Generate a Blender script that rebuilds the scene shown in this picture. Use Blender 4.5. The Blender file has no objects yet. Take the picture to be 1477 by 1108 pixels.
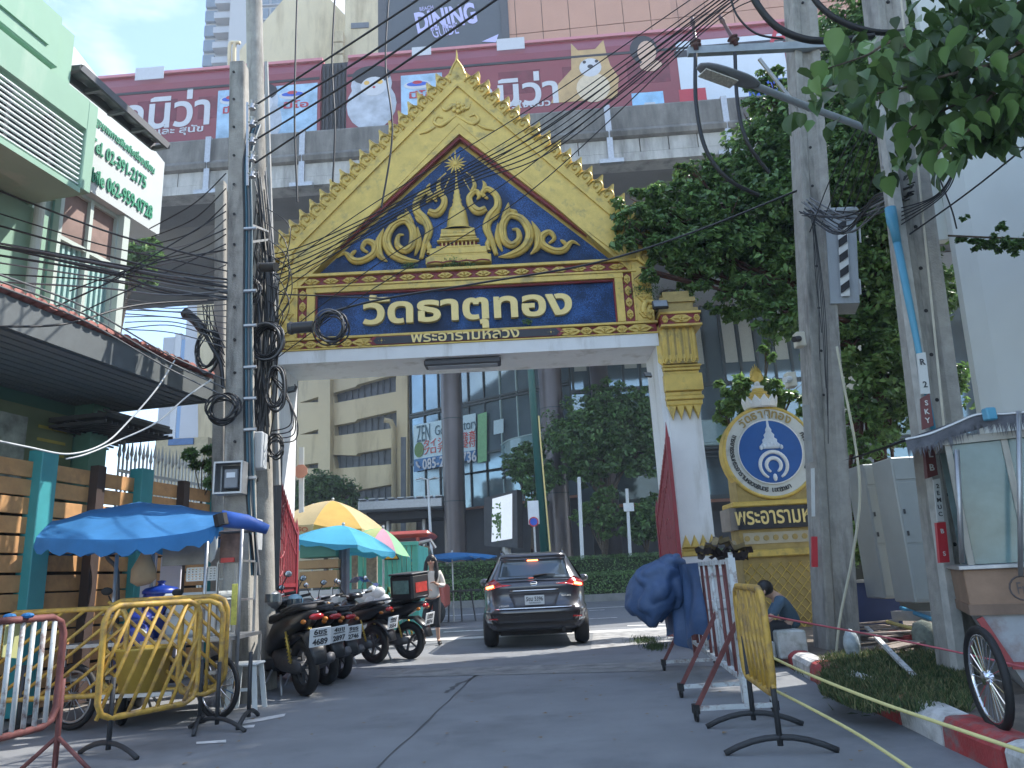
import bpy, math, random
import numpy as np
from mathutils import Vector as V, Matrix
random.seed(7); rng = np.random.default_rng(7)
SC = bpy.context.scene; COL = SC.collection
sin, cos, pi, rad = math.sin, math.cos, math.pi, math.radians
R_ = random.uniform
# ---------------------------------------------------------------- camera, light, exposure
PITCH, ROLL, FPX, CAMH = rad(14.5), rad(2.9), 1075.0, 1.2
cd = bpy.data.cameras.new('camera'); cam = bpy.data.objects.new('camera', cd); COL.objects.link(cam); SC.camera = cam
cd.sensor_width = 36; cd.lens = FPX/1477*36; cd.clip_end = 2000; cd.clip_start = .05
_F = V((0, cos(PITCH), sin(PITCH))); _R0 = V((1, 0, 0)); _U0 = V((0, -sin(PITCH), cos(PITCH)))
_R = cos(ROLL)*_R0 - sin(ROLL)*_U0; _U = sin(ROLL)*_R0 + cos(ROLL)*_U0
cam.matrix_world = Matrix(((_R.x, _U.x, -_F.x, 0), (_R.y, _U.y, -_F.y, 0), (_R.z, _U.z, -_F.z, CAMH), (0, 0, 0, 1)))
SUN_AZ, SUN_EL = rad(67), rad(50)          # azimuth from +Y towards +X
w = bpy.data.worlds.new('World'); SC.world = w; w.use_nodes = True
nt = w.node_tree; N = nt.nodes; L = nt.links; bg = N['Background']; bg.inputs[1].default_value = 0.15
sk = N.new('ShaderNodeTexSky'); sk.sky_type = 'NISHITA'; sk.sun_disc = False
sk.sun_elevation = SUN_EL; sk.sun_rotation = SUN_AZ; sk.air_density = 1.0; sk.dust_density = .7; sk.ozone_density = 2
tc = N.new('ShaderNodeTexCoord'); mp = N.new('ShaderNodeMapping'); mp.inputs['Scale'].default_value = (1, 1, 2.6); mp.inputs['Location'].default_value = (.35, .1, .25)
no = N.new('ShaderNodeTexNoise'); no.inputs['Scale'].default_value = 2.6; no.inputs['Detail'].default_value = 7; no.inputs['Roughness'].default_value = .56
cr = N.new('ShaderNodeValToRGB'); cr.color_ramp.elements[0].position = .49; cr.color_ramp.elements[1].position = .68
mx = N.new('ShaderNodeMix'); mx.data_type = 'RGBA'
sc_ = N.new('ShaderNodeMix'); sc_.data_type = 'RGBA'; sc_.blend_type = 'MIX'; sc_.inputs[0].default_value = .0
L.new(tc.outputs['Generated'], mp.inputs[0]); L.new(mp.outputs[0], no.inputs['Vector']); L.new(no.outputs['Fac'], cr.inputs[0])
L.new(cr.outputs[0], mx.inputs[0]); L.new(sk.outputs[0], mx.inputs[6]); mx.inputs[7].default_value = (3.3, 3.5, 3.7, 1)
L.new(mx.outputs[2], bg.inputs[0])
sd = bpy.data.lights.new('sun', 'SUN'); sd.energy = 2.6; sd.angle = rad(.53); sd.color = (1, .95, .88)
so = bpy.data.objects.new('sun', sd); COL.objects.link(so)
sdir = V((cos(SUN_EL)*sin(SUN_AZ), cos(SUN_EL)*cos(SUN_AZ), sin(SUN_EL)))
so.rotation_mode = 'QUATERNION'; so.rotation_quaternion = sdir.to_track_quat('Z', 'Y'); so.location = (20, 10, 40)
SC.view_settings.view_transform = 'Standard'; SC.view_settings.look = 'None'; SC.view_settings.gamma = 1
SC.view_settings.use_curve_mapping = False; SC.view_settings.exposure = 1.75
SC.cycles.use_denoising = True; SC.cycles.max_bounces = 6; SC.cycles.transparent_max_bounces = 12
# ---------------------------------------------------------------- survey helpers: where the photograph's points stand in the place
def ray(u, v): return _F + _R*((u-738.5)/FPX) + _U*((554-v)/FPX)
def P(u, v, Y):                                  # on the upright plane at distance Y
    d = ray(u, v); t = Y/d.y; return V((d.x*t, Y, CAMH+d.z*t))
def G(u, v, z=0):                                # on level ground at height z
    d = ray(u, v); t = (z-CAMH)/d.z; return V((d.x*t, d.y*t, z))
def PL(u, v, A, az):                             # on an upright plane through A running along azimuth az
    d = ray(u, v); n = V((cos(az), -sin(az), 0)); t = n.dot(V((A[0], A[1], 0)))/n.dot(d)
    return V((d.x*t, d.y*t, CAMH+d.z*t))
# ---------------------------------------------------------------- materials
MATS = {}
def M(name, col, rough=.6, metal=0., var=.12, scale=5., bump=0., bs=80., streak=0., dirt=None, spec=.5, emit=None, es=1., trans=0., alpha=1., clear=0., isl=0., tl=0., detail=4):
    if name in MATS: return MATS[name]
    m = bpy.data.materials.new(name); m.use_nodes = True; nt = m.node_tree; N = nt.nodes; L = nt.links
    b = N['Principled BSDF']; I = b.inputs
    I['Roughness'].default_value = rough; I['Metallic'].default_value = metal; I['Specular IOR Level'].default_value = spec
    I['Coat Weight'].default_value = clear; I['Coat Roughness'].default_value = .06
    I['Transmission Weight'].default_value = trans; I['Alpha'].default_value = alpha
    c = tuple(col)+(1,)
    tc = N.new('ShaderNodeTexCoord'); src = None
    if var > 0 or dirt:
        no = N.new('ShaderNodeTexNoise'); no.inputs['Scale'].default_value = scale; no.inputs['Detail'].default_value = detail; no.inputs['Roughness'].default_value = .6
        L.new(tc.outputs['Object'], no.inputs['Vector'])
        mr = N.new('ShaderNodeMapRange'); mr.inputs[1].default_value = .3; mr.inputs[2].default_value = .7
        L.new(no.outputs['Fac'], mr.inputs[0])
        mx = N.new('ShaderNodeMix'); mx.data_type = 'RGBA'; L.new(mr.outputs[0], mx.inputs[0])
        mx.inputs[6].default_value = tuple(max(0, x*(1-var)) for x in col)+(1,); mx.inputs[7].default_value = tuple(min(1, x*(1+var)) for x in col)+(1,)
        src = mx.outputs[2]
    if dirt:
        n2 = N.new('ShaderNodeTexNoise'); n2.inputs['Scale'].default_value = dirt[2]; n2.inputs['Detail'].default_value = 6; n2.inputs['Roughness'].default_value = .65
        mp = N.new('ShaderNodeMapping'); mp.inputs['Scale'].default_value = (1, 1, .18 if streak else 1); L.new(tc.outputs['Object'], mp.inputs[0]); L.new(mp.outputs[0], n2.inputs['Vector'])
        m2 = N.new('ShaderNodeMapRange'); m2.inputs[1].default_value = .62-dirt[1]*.5; m2.inputs[2].default_value = .68; L.new(n2.outputs['Fac'], m2.inputs[0])
        x2 = N.new('ShaderNodeMix'); x2.data_type = 'RGBA'; L.new(m2.outputs[0], x2.inputs[0]); L.new(src, x2.inputs[6]); x2.inputs[7].default_value = tuple(dirt[0])+(1,)
        src = x2.outputs[2]
    if isl:
        g = N.new('ShaderNodeNewGeometry'); h = N.new('ShaderNodeHueSaturation')
        a = N.new('ShaderNodeMapRange'); a.inputs[3].default_value = 1-isl; a.inputs[4].default_value = 1+isl; L.new(g.outputs['Random Per Island'], a.inputs[0]); L.new(a.outputs[0], h.inputs['Value'])
        if src: L.new(src, h.inputs['Color'])
        else: h.inputs['Color'].default_value = c
        src = h.outputs[0]
    if src: L.new(src, I['Base Color'])
    else: I['Base Color'].default_value = c
    if bump:
        n3 = N.new('ShaderNodeTexNoise'); n3.inputs['Scale'].default_value = bs; n3.inputs['Detail'].default_value = 5
        L.new(tc.outputs['Object'], n3.inputs['Vector']); bp = N.new('ShaderNodeBump'); bp.inputs['Strength'].default_value = bump; bp.inputs['Distance'].default_value = .02
        L.new(n3.outputs['Fac'], bp.inputs['Height']); L.new(bp.outputs[0], I['Normal'])
    if emit: I['Emission Color'].default_value = tuple(emit)+(1,); I['Emission Strength'].default_value = es
    if tl:
        t = N.new('ShaderNodeBsdfTranslucent'); ms = N.new('ShaderNodeMixShader'); ms.inputs[0].default_value = tl
        if src: L.new(src, t.inputs[0])
        else: t.inputs[0].default_value = c
        L.new(b.outputs[0], ms.inputs[1]); L.new(t.outputs[0], ms.inputs[2]); L.new(ms.outputs[0], N['Material Output'].inputs[0])
    MATS[name] = m; return m
# ---------------------------------------------------------------- mesh builder
WM = {}
def fr(o, x, y):                                  # frame matrix: origin, x axis, y axis, z = x cross y
    x = V(x).normalized(); y = V(y); y = (y-x*y.dot(x)).normalized(); z = x.cross(y)
    return Matrix(((x.x, y.x, z.x, o[0]), (x.y, y.y, z.y, o[1]), (x.z, y.z, z.z, o[2]), (0, 0, 0, 1)))
class MB:
    def __init__(s): s.v = []; s.f = []
    def add(s, vs, fs):
        n = len(s.v); s.v += [V(q) for q in vs]; s.f += [tuple(i+n for i in q) for q in fs]; return s
    def box(s, c, d, m=None, bev=0):
        x, y, z = d[0]/2, d[1]/2, d[2]/2
        if bev:
            b = min(bev, x*.9, y*.9, z*.9); vs = []
            for sx in (-1, 1):
                for sy in (-1, 1):
                    for sz in (-1, 1):
                        vs += [V((sx*x, sy*(y-b), sz*(z-b))), V((sx*(x-b), sy*y, sz*(z-b))), V((sx*(x-b), sy*(y-b), sz*z))]
            idx = {}; k = 0
            for sx in (-1, 1):
                for sy in (-1, 1):
                    for sz in (-1, 1): idx[(sx, sy, sz)] = k; k += 3
            F = []
            def q(a, b_, c_, d_, k): F.append(tuple(idx[t]+k for t in (a, b_, c_, d_)))
            for t in (-1, 1):
                q((t,-1,-1), (t,1,-1), (t,1,1), (t,-1,1), 0); q((-1,t,-1), (1,t,-1), (1,t,1), (-1,t,1), 1); q((-1,-1,t), (1,-1,t), (1,1,t), (-1,1,t), 2)
            for a in (-1, 1):
                for b2 in (-1, 1):
                    i, j = idx[(-1, a, b2)], idx[(1, a, b2)]; F.append((i+1, j+1, j+2, i+2))
                    i, j = idx[(a, -1, b2)], idx[(a, 1, b2)]; F.append((i, j, j+2, i+2))
                    i, j = idx[(a, b2, -1)], idx[(a, b2, 1)]; F.append((i, j, j+1, i+1))
            for i in idx.values(): F.append((i, i+1, i+2))
        else:
            vs = [V((i*x, j*y, k*z)) for k in (-1, 1) for j in (-1, 1) for i in (-1, 1)]
            F = [(0, 2, 3, 1), (4, 5, 7, 6), (0, 1, 5, 4), (2, 6, 7, 3), (0, 4, 6, 2), (1, 3, 7, 5)]
        c = V(c); vs = [(m@q+c if m is not None and len(m) == 3 else (m@(q+c) if m is not None else q+c)) for q in vs]
        return s.add(vs, F)
    def bx(s, a, b, bev=0):
        return s.box([(a[i]+b[i])/2 for i in range(3)], [abs(b[i]-a[i]) for i in range(3)], bev=bev)
    def bar(s, a, b, w, h, up=(0, 0, 1), bev=0):   # box from a to b; w across, h along up
        a, b = V(a), V(b); d = (b-a); l = d.length; d.normalize(); up = V(up)
        if abs(d.dot(up)) > .99: up = V((0, 1, 0))
        x = d.cross(up).normalized(); z = x.cross(d)
        return s.box((a+b)/2, (w, l, h), Matrix((x, d, z)).transposed(), bev)
    def tube(s, pts, r, n=8, closed=False, cap=True, flat=1., up=None):
        pts = [V(q) for q in pts]; m = len(pts); rs = r if isinstance(r, (list, tuple)) else [r]*m; k0 = len(s.v)
        t0 = (pts[1]-pts[0]).normalized(); nrm = V(up) if up else (V((0, 0, 1)) if abs(t0.z) < .9 else V((1, 0, 0)))
        for i, q in enumerate(pts):
            t = (pts[(i+1) % m]-pts[i-1]) if closed else (pts[min(i+1, m-1)]-pts[max(i-1, 0)])
            if t.length < 1e-9: t = t0
            t.normalize()
            if up: nrm = V(up)
            nrm = nrm-t*nrm.dot(t)
            if nrm.length < 1e-6: nrm = t.orthogonal()
            nrm.normalize(); bn = t.cross(nrm)
            for j in range(n):
                a = 2*pi*j/n; s.v.append(q+(nrm*cos(a)*flat+bn*sin(a))*rs[i])
        for i in range(m if closed else m-1):
            for j in range(n):
                a = k0+i*n+j; b = k0+i*n+(j+1) % n; c = k0+((i+1) % m)*n+(j+1) % n; d = k0+((i+1) % m)*n+j
                s.f.append((a, b, c, d))
        if cap and not closed:
            s.f.append(tuple(k0+j for j in range(n))[::-1]); s.f.append(tuple(k0+(m-1)*n+j for j in range(n)))
        return s
    def cyl(s, a, b, r, r2=None, n=12): return s.tube([a, b], [r, r if r2 is None else r2], n)
    def lathe(s, prof, m=None, n=20, a0=0, a1=2*pi, cap=False):   # prof (r,z) about local z
        k0 = len(s.v); full = abs(a1-a0-2*pi) < 1e-6; nn = n if full else n+1
        for r, z in prof:
            for j in range(nn):
                a = a0+(a1-a0)*j/n; q = V((r*cos(a), r*sin(a), z)); s.v.append(m@q if m is not None else q)
        for i in range(len(prof)-1):
            for j in range(n):
                a = k0+i*nn+j; b = k0+i*nn+(j+1) % nn; s.f.append((a, b, b+nn, a+nn))
        return s
    def prism(s, poly, d, m=None, taper=0):          # polygon in local XY, extruded from z=0 to z=d
        n = len(poly); k0 = len(s.v); cx = sum(p[0] for p in poly)/n; cy = sum(p[1] for p in poly)/n
        for z, sc in ((0, 1), (d, 1-taper)):
            for p in poly:
                q = V((cx+(p[0]-cx)*sc, cy+(p[1]-cy)*sc, z)); s.v.append(m@q if m is not None else q)
        s.f.append(tuple(range(k0, k0+n))[::-1]); s.f.append(tuple(range(k0+n, k0+2*n)))
        for i in range(n): j = (i+1) % n; s.f.append((k0+i, k0+j, k0+n+j, k0+n+i))
        return s
    def grid(s, fn, nu, nv):
        k0 = len(s.v)
        for j in range(nv+1):
            for i in range(nu+1): s.v.append(V(fn(i/nu, j/nv)))
        for j in range(nv):
            for i in range(nu):
                a = k0+j*(nu+1)+i; s.f.append((a, a+1, a+nu+2, a+nu+1))
        return s
    def quad(s, a, b, c, d): return s.add([a, b, c, d], [(0, 1, 2, 3)])
    def ball(s, c, r, n=12, m=None):
        c = V(c); r = (r, r, r) if isinstance(r, (int, float)) else r; k0 = len(s.v); h = n//2
        for i in range(h+1):
            t = pi*i/h
            for j in range(n):
                a = 2*pi*j/n; q = V((r[0]*sin(t)*cos(a), r[1]*sin(t)*sin(a), r[2]*cos(t))); s.v.append(c+(m@q if m is not None else q))
        for i in range(h):
            for j in range(n):
                a = k0+i*n+j; b = k0+i*n+(j+1) % n; s.f.append((a, a+n, b+n, b))
        return s
    def loft(s, secs, n=16, e=.75, m=None):          # secs: (x, zc, halfwidth, halfheight) along local x, superellipse
        k0 = len(s.v)
        for x, zc, w_, h_ in secs:
            for j in range(n):
                a = 2*pi*j/n; ca, sa = cos(a), sin(a)
                q = V((x, w_*math.copysign(abs(ca)**e, ca), zc+h_*math.copysign(abs(sa)**e, sa))); s.v.append(m@q if m is not None else q)
        k = len(secs)
        for i in range(k-1):
            for j in range(n):
                a = k0+i*n+j; b = k0+i*n+(j+1) % n; s.f.append((a, b, b+n, a+n))
        s.f.append(tuple(range(k0, k0+n))[::-1]); s.f.append(tuple(range(k0+(k-1)*n, k0+k*n))); return s
    def mesh(s, name, inv=None):
        me = bpy.data.meshes.new(name); vs = [inv@q for q in s.v] if inv is not None else s.v
        me.from_pydata([tuple(q) for q in vs], [], s.f); return me
    def build(s, name, mat, parent=None, smooth=False, **k):
        inv = WM[parent.name].inverted() if parent is not None else None
        me = s.mesh(name, inv); return link(name, me, mat, parent, smooth, **k)
def link(name, me, mat, parent=None, smooth=False, label=None, cat=None, group=None, kind=None, mtx=None):
    if mat is not None and not me.materials: me.materials.append(mat)
    if smooth: me.shade_smooth(); 
    if smooth == 'auto': me.set_sharp_from_angle(angle=rad(40))
    o = bpy.data.objects.new(name, me); COL.objects.link(o)
    if parent is not None:
        o.parent = parent; WM[o.name] = WM[parent.name]@(mtx if mtx is not None else Matrix())
    else: WM[o.name] = mtx if mtx is not None else Matrix()
    if mtx is not None: o.matrix_basis = mtx
    for a, b in (('label', label), ('category', cat), ('group', group), ('kind', kind)):
        if b: o[a] = b
    return o
def thing(name, label, cat, loc=(0, 0, 0), rz=0, group=None, kind=None, rot=None):
    o = bpy.data.objects.new(name, None); COL.objects.link(o); o.empty_display_size = .2
    mt = Matrix.Translation(V(loc))@(rot if rot is not None else Matrix.Rotation(rz, 4, 'Z')); o.matrix_basis = mt; WM[o.name] = mt
    o['label'] = label; o['category'] = cat
    if group: o['group'] = group
    if kind: o['kind'] = kind
    return o
def copy_tree(o, mt, label=None, parent=None):
    c = o.copy(); COL.objects.link(c); c.parent = parent
    if parent is None: c.matrix_basis = mt; WM[c.name] = mt
    else: WM[c.name] = WM[parent.name]
    if label: c['label'] = label
    for ch in o.children: copy_tree(ch, None, None, c)
    return c
def text(body, mtx, mat, parent, width=None, height=None, depth=.004, bold=0., name='lettering', align='CENTER', space=1., shear=0, **k):
    c = bpy.data.curves.new('txt', 'FONT'); c.body = body; c.size = 1; c.extrude = depth/2; c.offset = bold; c.resolution_u = 3
    c.align_x = 'LEFT'; c.space_character = space; c.shear = shear; c.space_line = .85
    o = bpy.data.objects.new('txt', c); COL.objects.link(o); bpy.context.view_layer.update()
    me = bpy.data.meshes.new_from_object(o.evaluated_get(bpy.context.evaluated_depsgraph_get())); bpy.data.objects.remove(o); bpy.data.curves.remove(c)
    n = len(me.vertices); a = np.empty(n*3); me.vertices.foreach_get('co', a); a = a.reshape(-1, 3)
    lo, hi = a.min(0), a.max(0); s = 1.
    sx = width/(hi[0]-lo[0]) if width else None; sy = height/(hi[1]-lo[1]) if height else None
    sx = sx or sy; sy = sy or sx
    a[:, 0] = (a[:, 0]-(lo[0]+hi[0])/2)*sx; a[:, 1] = (a[:, 1]-(lo[1]+hi[1])/2)*sy; a[:, 2] += depth/2
    if parent is not None: mtx = WM[parent.name].inverted()@mtx
    mm = np.array(mtx); a = a@mm[:3, :3].T+mm[:3, 3]; me.vertices.foreach_set('co', a.ravel()); me.update(); me.materials.clear()
    me.name = name; return link(name, me, mat, parent, **k)
def spline(pts, n=6):                               # Catmull-Rom through points (any dimension)
    out = []; pts = [V(q) for q in pts]
    for i in range(len(pts)-1):
        p0, p1, p2, p3 = pts[max(i-1, 0)], pts[i], pts[i+1], pts[min(i+2, len(pts)-1)]
        for k in range(n):
            t = k/n; out.append(.5*((2*p1)+(p2-p0)*t+(2*p0-5*p1+4*p2-p3)*t*t+(3*p1-p0-3*p2+p3)*t**3))
    out.append(pts[-1]); return out
def sag(a, b, d, n=14): 
    a, b = V(a), V(b); return [a.lerp(b, i/n)-V((0, 0, d*4*(i/n)*(1-i/n))) for i in range(n+1)]
# ---------------------------------------------------------------- palette
concrete = M('concrete_pole', (.32, .31, .28), .9, var=.16, scale=7, bump=.4, bs=60, dirt=((.12, .115, .105), .25, 4), streak=1)
white = M('white_paint', (.72, .74, .74), .6, var=.05, scale=3, dirt=((.5, .5, .47), .18, 2.2), streak=1)
gold = M('gold_paint', (.60, .435, .11), .42, metal=.25, var=.14, scale=5, bump=.15, bs=25, dirt=((.36, .28, .10), .16, 4))
gold2 = M('old_gold_paint', (.36, .27, .10), .5, metal=.3, var=.2, scale=6, bump=.2, bs=30)
maroon = M('maroon_paint', (.22, .03, .035), .55, var=.15)
black = M('black_rubber', (.012, .012, .013), .65, var=.1)
bplast = M('black_plastic', (.02, .021, .023), .38, var=.15, scale=12)
steel = M('galvanised_steel', (.42, .43, .44), .42, metal=.75, var=.12, scale=9)
chrome = M('chrome', (.75, .76, .78), .12, metal=1, var=0)
glassd = M('dark_glass', (.02, .028, .035), .05, var=0, spec=.8)
darkgrey = M('dark_grey_metal', (.07, .073, .08), .5, metal=.3, var=.12)
bark = M('bark', (.11, .085, .06), .95, var=.3, scale=14, bump=.8, bs=40)
leafd = M('leaf_dark', (.085, .16, .055), .4, var=0, isl=.5, tl=.2)
leafm = M('leaf_mid', (.13, .24, .07), .42, var=0, isl=.45, tl=.25)
leafl = M('leaf_light', (.18, .30, .09), .42, var=0, isl=.35, tl=.4)
cable_m = M('cable_sheath', (.014, .015, .017), .5, var=0)
cable_g = M('weathered_cable', (.12, .125, .13), .5, var=0)
GLD = {}
# ---------------------------------------------------------------- foliage
def leaf_mesh(name, P_, Nn, size, mats, fold=.25, asp=.5):
    n = len(P_); r = rng
    Nn = Nn/np.linalg.norm(Nn, axis=1, keepdims=True); t = r.normal(size=(n, 3)); t -= Nn*(t*Nn).sum(1, keepdims=True); t /= np.linalg.norm(t, axis=1, keepdims=True)
    b = np.cross(Nn, t); s = (size*r.uniform(.6, 1.25, n))[:, None]
    v = np.empty((n, 4, 3)); v[:, 0] = P_-t*s*.5; v[:, 1] = P_+b*s*asp*.5+Nn*s*fold*.3; v[:, 2] = P_+t*s*.5-Nn*s*fold*.35; v[:, 3] = P_-b*s*asp*.5+Nn*s*fold*.3
    me = bpy.data.meshes.new(name); me.vertices.add(n*4); me.vertices.foreach_set('co', v.reshape(-1)); me.loops.add(n*6); me.polygons.add(n*2)
    base = np.arange(n)*4; li = np.stack([base, base+1, base+2, base, base+2, base+3], 1)
    me.loops.foreach_set('vertex_index', li.reshape(-1).astype(np.int32)); me.polygons.foreach_set('loop_start', np.arange(0, n*6, 3, dtype=np.int32)); 
    for m in mats: me.materials.append(m)
    mi = r.integers(0, len(mats), n); me.polygons.foreach_set('material_index', np.repeat(mi, 2).astype(np.int32)); me.update(calc_edges=True); return me
def cloud(cl, n, flat=.75, droop=.0, inner=.35):
    """points and normals for leaves: many small twig clumps on the shells of the big clusters"""
    out = []; nn = []; W_ = np.array([c[3]**2 for c in cl]); W_ = W_/W_.sum()
    for c, wgt in zip(cl, W_):
        k = int(n*wgt); nc = max(4, k//38); cen = np.array(c[:3]); R = c[3]
        d = rng.normal(size=(nc, 3)); d /= np.linalg.norm(d, axis=1, keepdims=True)
        cc = cen+d*R*rng.uniform(inner, 1., (nc, 1))*np.array([1, 1, flat]); rr = R*rng.uniform(.13, .3, nc)
        i = rng.integers(0, nc, k); e = rng.normal(size=(k, 3)); e /= np.linalg.norm(e, axis=1, keepdims=True)
        p = cc[i]+e*(rr[i]*rng.uniform(.2, 1, k)**.6)[:, None]*np.array([1, 1, .55]); p[:, 2] -= droop*rng.uniform(0, 1, k)*rr[i]
        out.append(p); nn.append(d[i]*.35+e*.3+rng.normal(size=(k, 3))*.45+np.array([0, 0, .55]))
    return np.concatenate(out), np.concatenate(nn)
def tree(name, label, base, cl, n, leaf, mats, trunk_r=.12, group=None, cat='tree', droop=.2, flat=.75, lean=None, barkm=None, inner=.35, keep=None):
    base = V(base); t = thing(name, label, cat, base, 0, group)
    p_, n_ = cloud(cl, n, flat, droop, inner)
    if keep is not None: k = keep(p_); p_, n_ = p_[k], n_[k]
    me = leaf_mesh('crown', p_-np.array(base), n_, leaf, mats); link('crown', me, None, t, kind='stuff')
    cen = V((sum(c[0] for c in cl)/len(cl), sum(c[1] for c in cl)/len(cl), min(c[2]-c[3]*.3 for c in cl)))
    fork = base.lerp(cen, .75) if lean is None else V(lean); mb = MB()
    mid = base.lerp(fork, .5)+V((R_(-.1, .1), R_(-.1, .1), 0))
    mb.tube(spline([base-V((0, 0, .1)), mid, fork], 5), [trunk_r*(1.25-.55*i/10) for i in range(11)], 9)
    for c in cl:
        q = V(c[:3]); m = fork.lerp(q, .5)+V((R_(-.2, .2), R_(-.2, .2), R_(0, .3)))*c[3]
        mb.tube(spline([fork-V((0, 0, .1)), m, q], 4), [trunk_r*(.62-.055*i) for i in range(9)], 6)
        for _ in range(5):
            e = q+V((R_(-1, 1), R_(-1, 1), R_(-.5, .9)))*c[3]*.85; mb.tube([q.lerp(m, R_(0, .8)), q.lerp(e, .5)+V((0, 0, .05)), e], [trunk_r*.2, trunk_r*.13, trunk_r*.05], 4)
    mb.build('trunk', barkm or bark, t, True); return t
# ================================================================ SETTING
asph = M('lane_asphalt', (.215, .225, .235), .85, var=.13, scale=1.3, bump=.35, bs=140, dirt=((.145, .152, .16), .22, .55), detail=9)
asph2 = M('main_road_asphalt', (.165, .172, .18), .85, var=.12, scale=.6, bump=.3, bs=90, detail=8)
paintw = M('road_paint', (.68, .68, .66), .7, var=.1, scale=7, dirt=((.25, .25, .25), .25, 5))
pave = M('pavement', (.26, .245, .225), .9, var=.2, scale=3, bump=.5, bs=40, dirt=((.14, .13, .12), .3, 2))
soil = M('bare_soil', (.15, .125, .10), .95, var=.3, scale=4, bump=.8, bs=30, dirt=((.09, .08, .07), .3, 3))
def sheet(name, pts, z, mat, **k):
    mb = MB(); mb.add([(p[0], p[1], z) for p in pts], [tuple(range(len(pts)))]); return mb.build(name, mat, kind='structure', **k)
sheet('ground', [(-700, -40), (700, -40), (700, 1200), (-700, 1200)], -.03, pave)
LA = rad(5.2)
def KX(y): return 2.22 + .088*y if y < 8 else 2.924+.13*(y-8)    # kerb line
sheet('lane', [(-5.6, -6), (KX(-6), -6), (KX(8)+.02, 8), (KX(14)+.3, 14), (6.5, 17.4), (-6.6, 17.9), (-5.0, 13)], 0, asph)
sheet('main_road', [(-60, 17.9+53*.04), (-6.6, 17.9), (6.5, 17.4), (60, 15.3), (60, 33), (-60, 37)], -.004, asph2)
def strip(name, a, b, w, z, mat, wob=0):
    a, b = V(a), V(b); d = (b-a).normalized(); n = V((-d.y, d.x, 0))*w/2; mb = MB(); k = 24 if wob else 1; L1 = []; L2 = []
    for i in range(k+1):
        q = a.lerp(b, i/k)+n.normalized()*(R_(-wob, wob) if wob else 0); ww = R_(.5, 1.3) if wob else 1; L1.append(q+n*ww); L2.append(q-n*ww)
    for i in range(k): mb.quad(*[(q.x, q.y, z) for q in (L2[i], L2[i+1], L1[i+1], L1[i])])
    return mb.build(name, mat, kind='structure')
tar = M('tar_joint', (.085, .088, .09), .8)
a, b = G(545, 1108), G(692, 968); d = (b-a); strip('road_joint', a-d*.6, b, .022, .004, tar, .012)
strip('road_joint', G(360, 966), G(1060, 962), .03, .004, tar, .02)
strip('road_joint', G(640, 1000), G(700, 966), .06, .004, tar, .03)
patch = M('concrete_patch', (.26, .26, .25), .9, var=.2, scale=4, bump=.5, bs=60, dirt=((.15, .15, .15), .3, 3))
sheet('threshold_slab', [G(560, 966), G(958, 955), G(955, 968), G(540, 978)], .005, patch)
lightp = M('worn_sun_patch', (.36, .36, .35), .9, var=.25, scale=5, dirt=((.17, .17, .17), .35, 4))  # pale tone paints the sun patch lying on the ramp
sheet('pavement_ramp', [G(852, 937), G(968, 926), G(962, 905), G(856, 912)], .006, lightp)
sheet('stop_line', [G(560, 928), G(968, 908), G(968, 905), G(560, 925)], .009, paintw)
for u0, v0, u1, v1, wd in ((640, 912, 700, 909, .12), (625, 898, 665, 896, .10), (850, 893, 890, 891, .1), (905, 903, 960, 901, .12), (850, 881, 872, 880, .1)):
    strip('lane_marking', G(u0, v0), G(u1, v1), wd*2.2, .006, paintw)
strip('edge_line', G(560, 893), G(1000, 870), .3, .006, paintw)
for pts in (((352, 1040), (412, 1030), (410, 1034), (380, 1040), (350, 1045)), ((348, 1048), (368, 1046), (366, 1050), (346, 1051)), ((283, 1071), (326, 1068), (326, 1072), (283, 1074))):
    sheet('worn_marking', [G(*p) for p in pts], .005, paintw)
# right verge, kerb stones painted red and white
mb = MB(); ys = [-6, 0, 4, 8, 10, 12, 14.5]
L1 = [(KX(y)+.08, y, .15) for y in ys]; L2 = [(22, y, .15) for y in ys]
for i in range(len(ys)-1): mb.quad(L1[i], L2[i], L2[i+1], L1[i+1])
mb.quad((KX(14.5)+.08, 14.5, .15), (22, 14.5, .15), (22, 14.5, -.02), (KX(14.5)+.08, 14.5, -.02))
mb.build('verge', soil, kind='structure')
kr = M('kerb_red_paint', (.38, .05, .05), .7, var=.2, scale=9, dirt=((.20, .16, .15), .28, 6), bump=.3, bs=50)
kw = M('kerb_white_paint', (.6, .6, .58), .7, var=.12, scale=9, dirt=((.25, .24, .22), .32, 6), bump=.3, bs=50)
y = -1.4; k = 0; kerb = thing('kerb', 'red and white painted kerb along the right side of the lane', 'kerb', (KX(5), 5, 0), kind='structure')
ends = [-1.0, .3, 1.35, 2.55, 3.6, 4.55, 5.3, 6.0, 6.75, 7.6, 8.4, 9.2, 10.0, 10.9, 11.8]
for k in range(len(ends)-1):
    y0, y1 = ends[k]+.012, ends[k+1]-.012; sec = [(0, -.02), (0, .13), (.03, .175), (.08, .19), (.2, .19), (.2, -.02)]; mb = MB()
    for yy in (y0, (y0+y1)/2, y1): mb.v += [V((KX(yy)+p[0]+R_(-.008, .008), yy, p[1]+R_(-.006, .006))) for p in sec]
    for i in range(2):
        for j in range(5): q = i*6+j; mb.f.append((q, q+1, q+7, q+6))
    mb.f += [(5, 4, 3, 2, 1, 0), (12, 13, 14, 15, 16, 17)]
    mb.build('kerb_stone', kr if k % 2 else kw, kerb)
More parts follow.
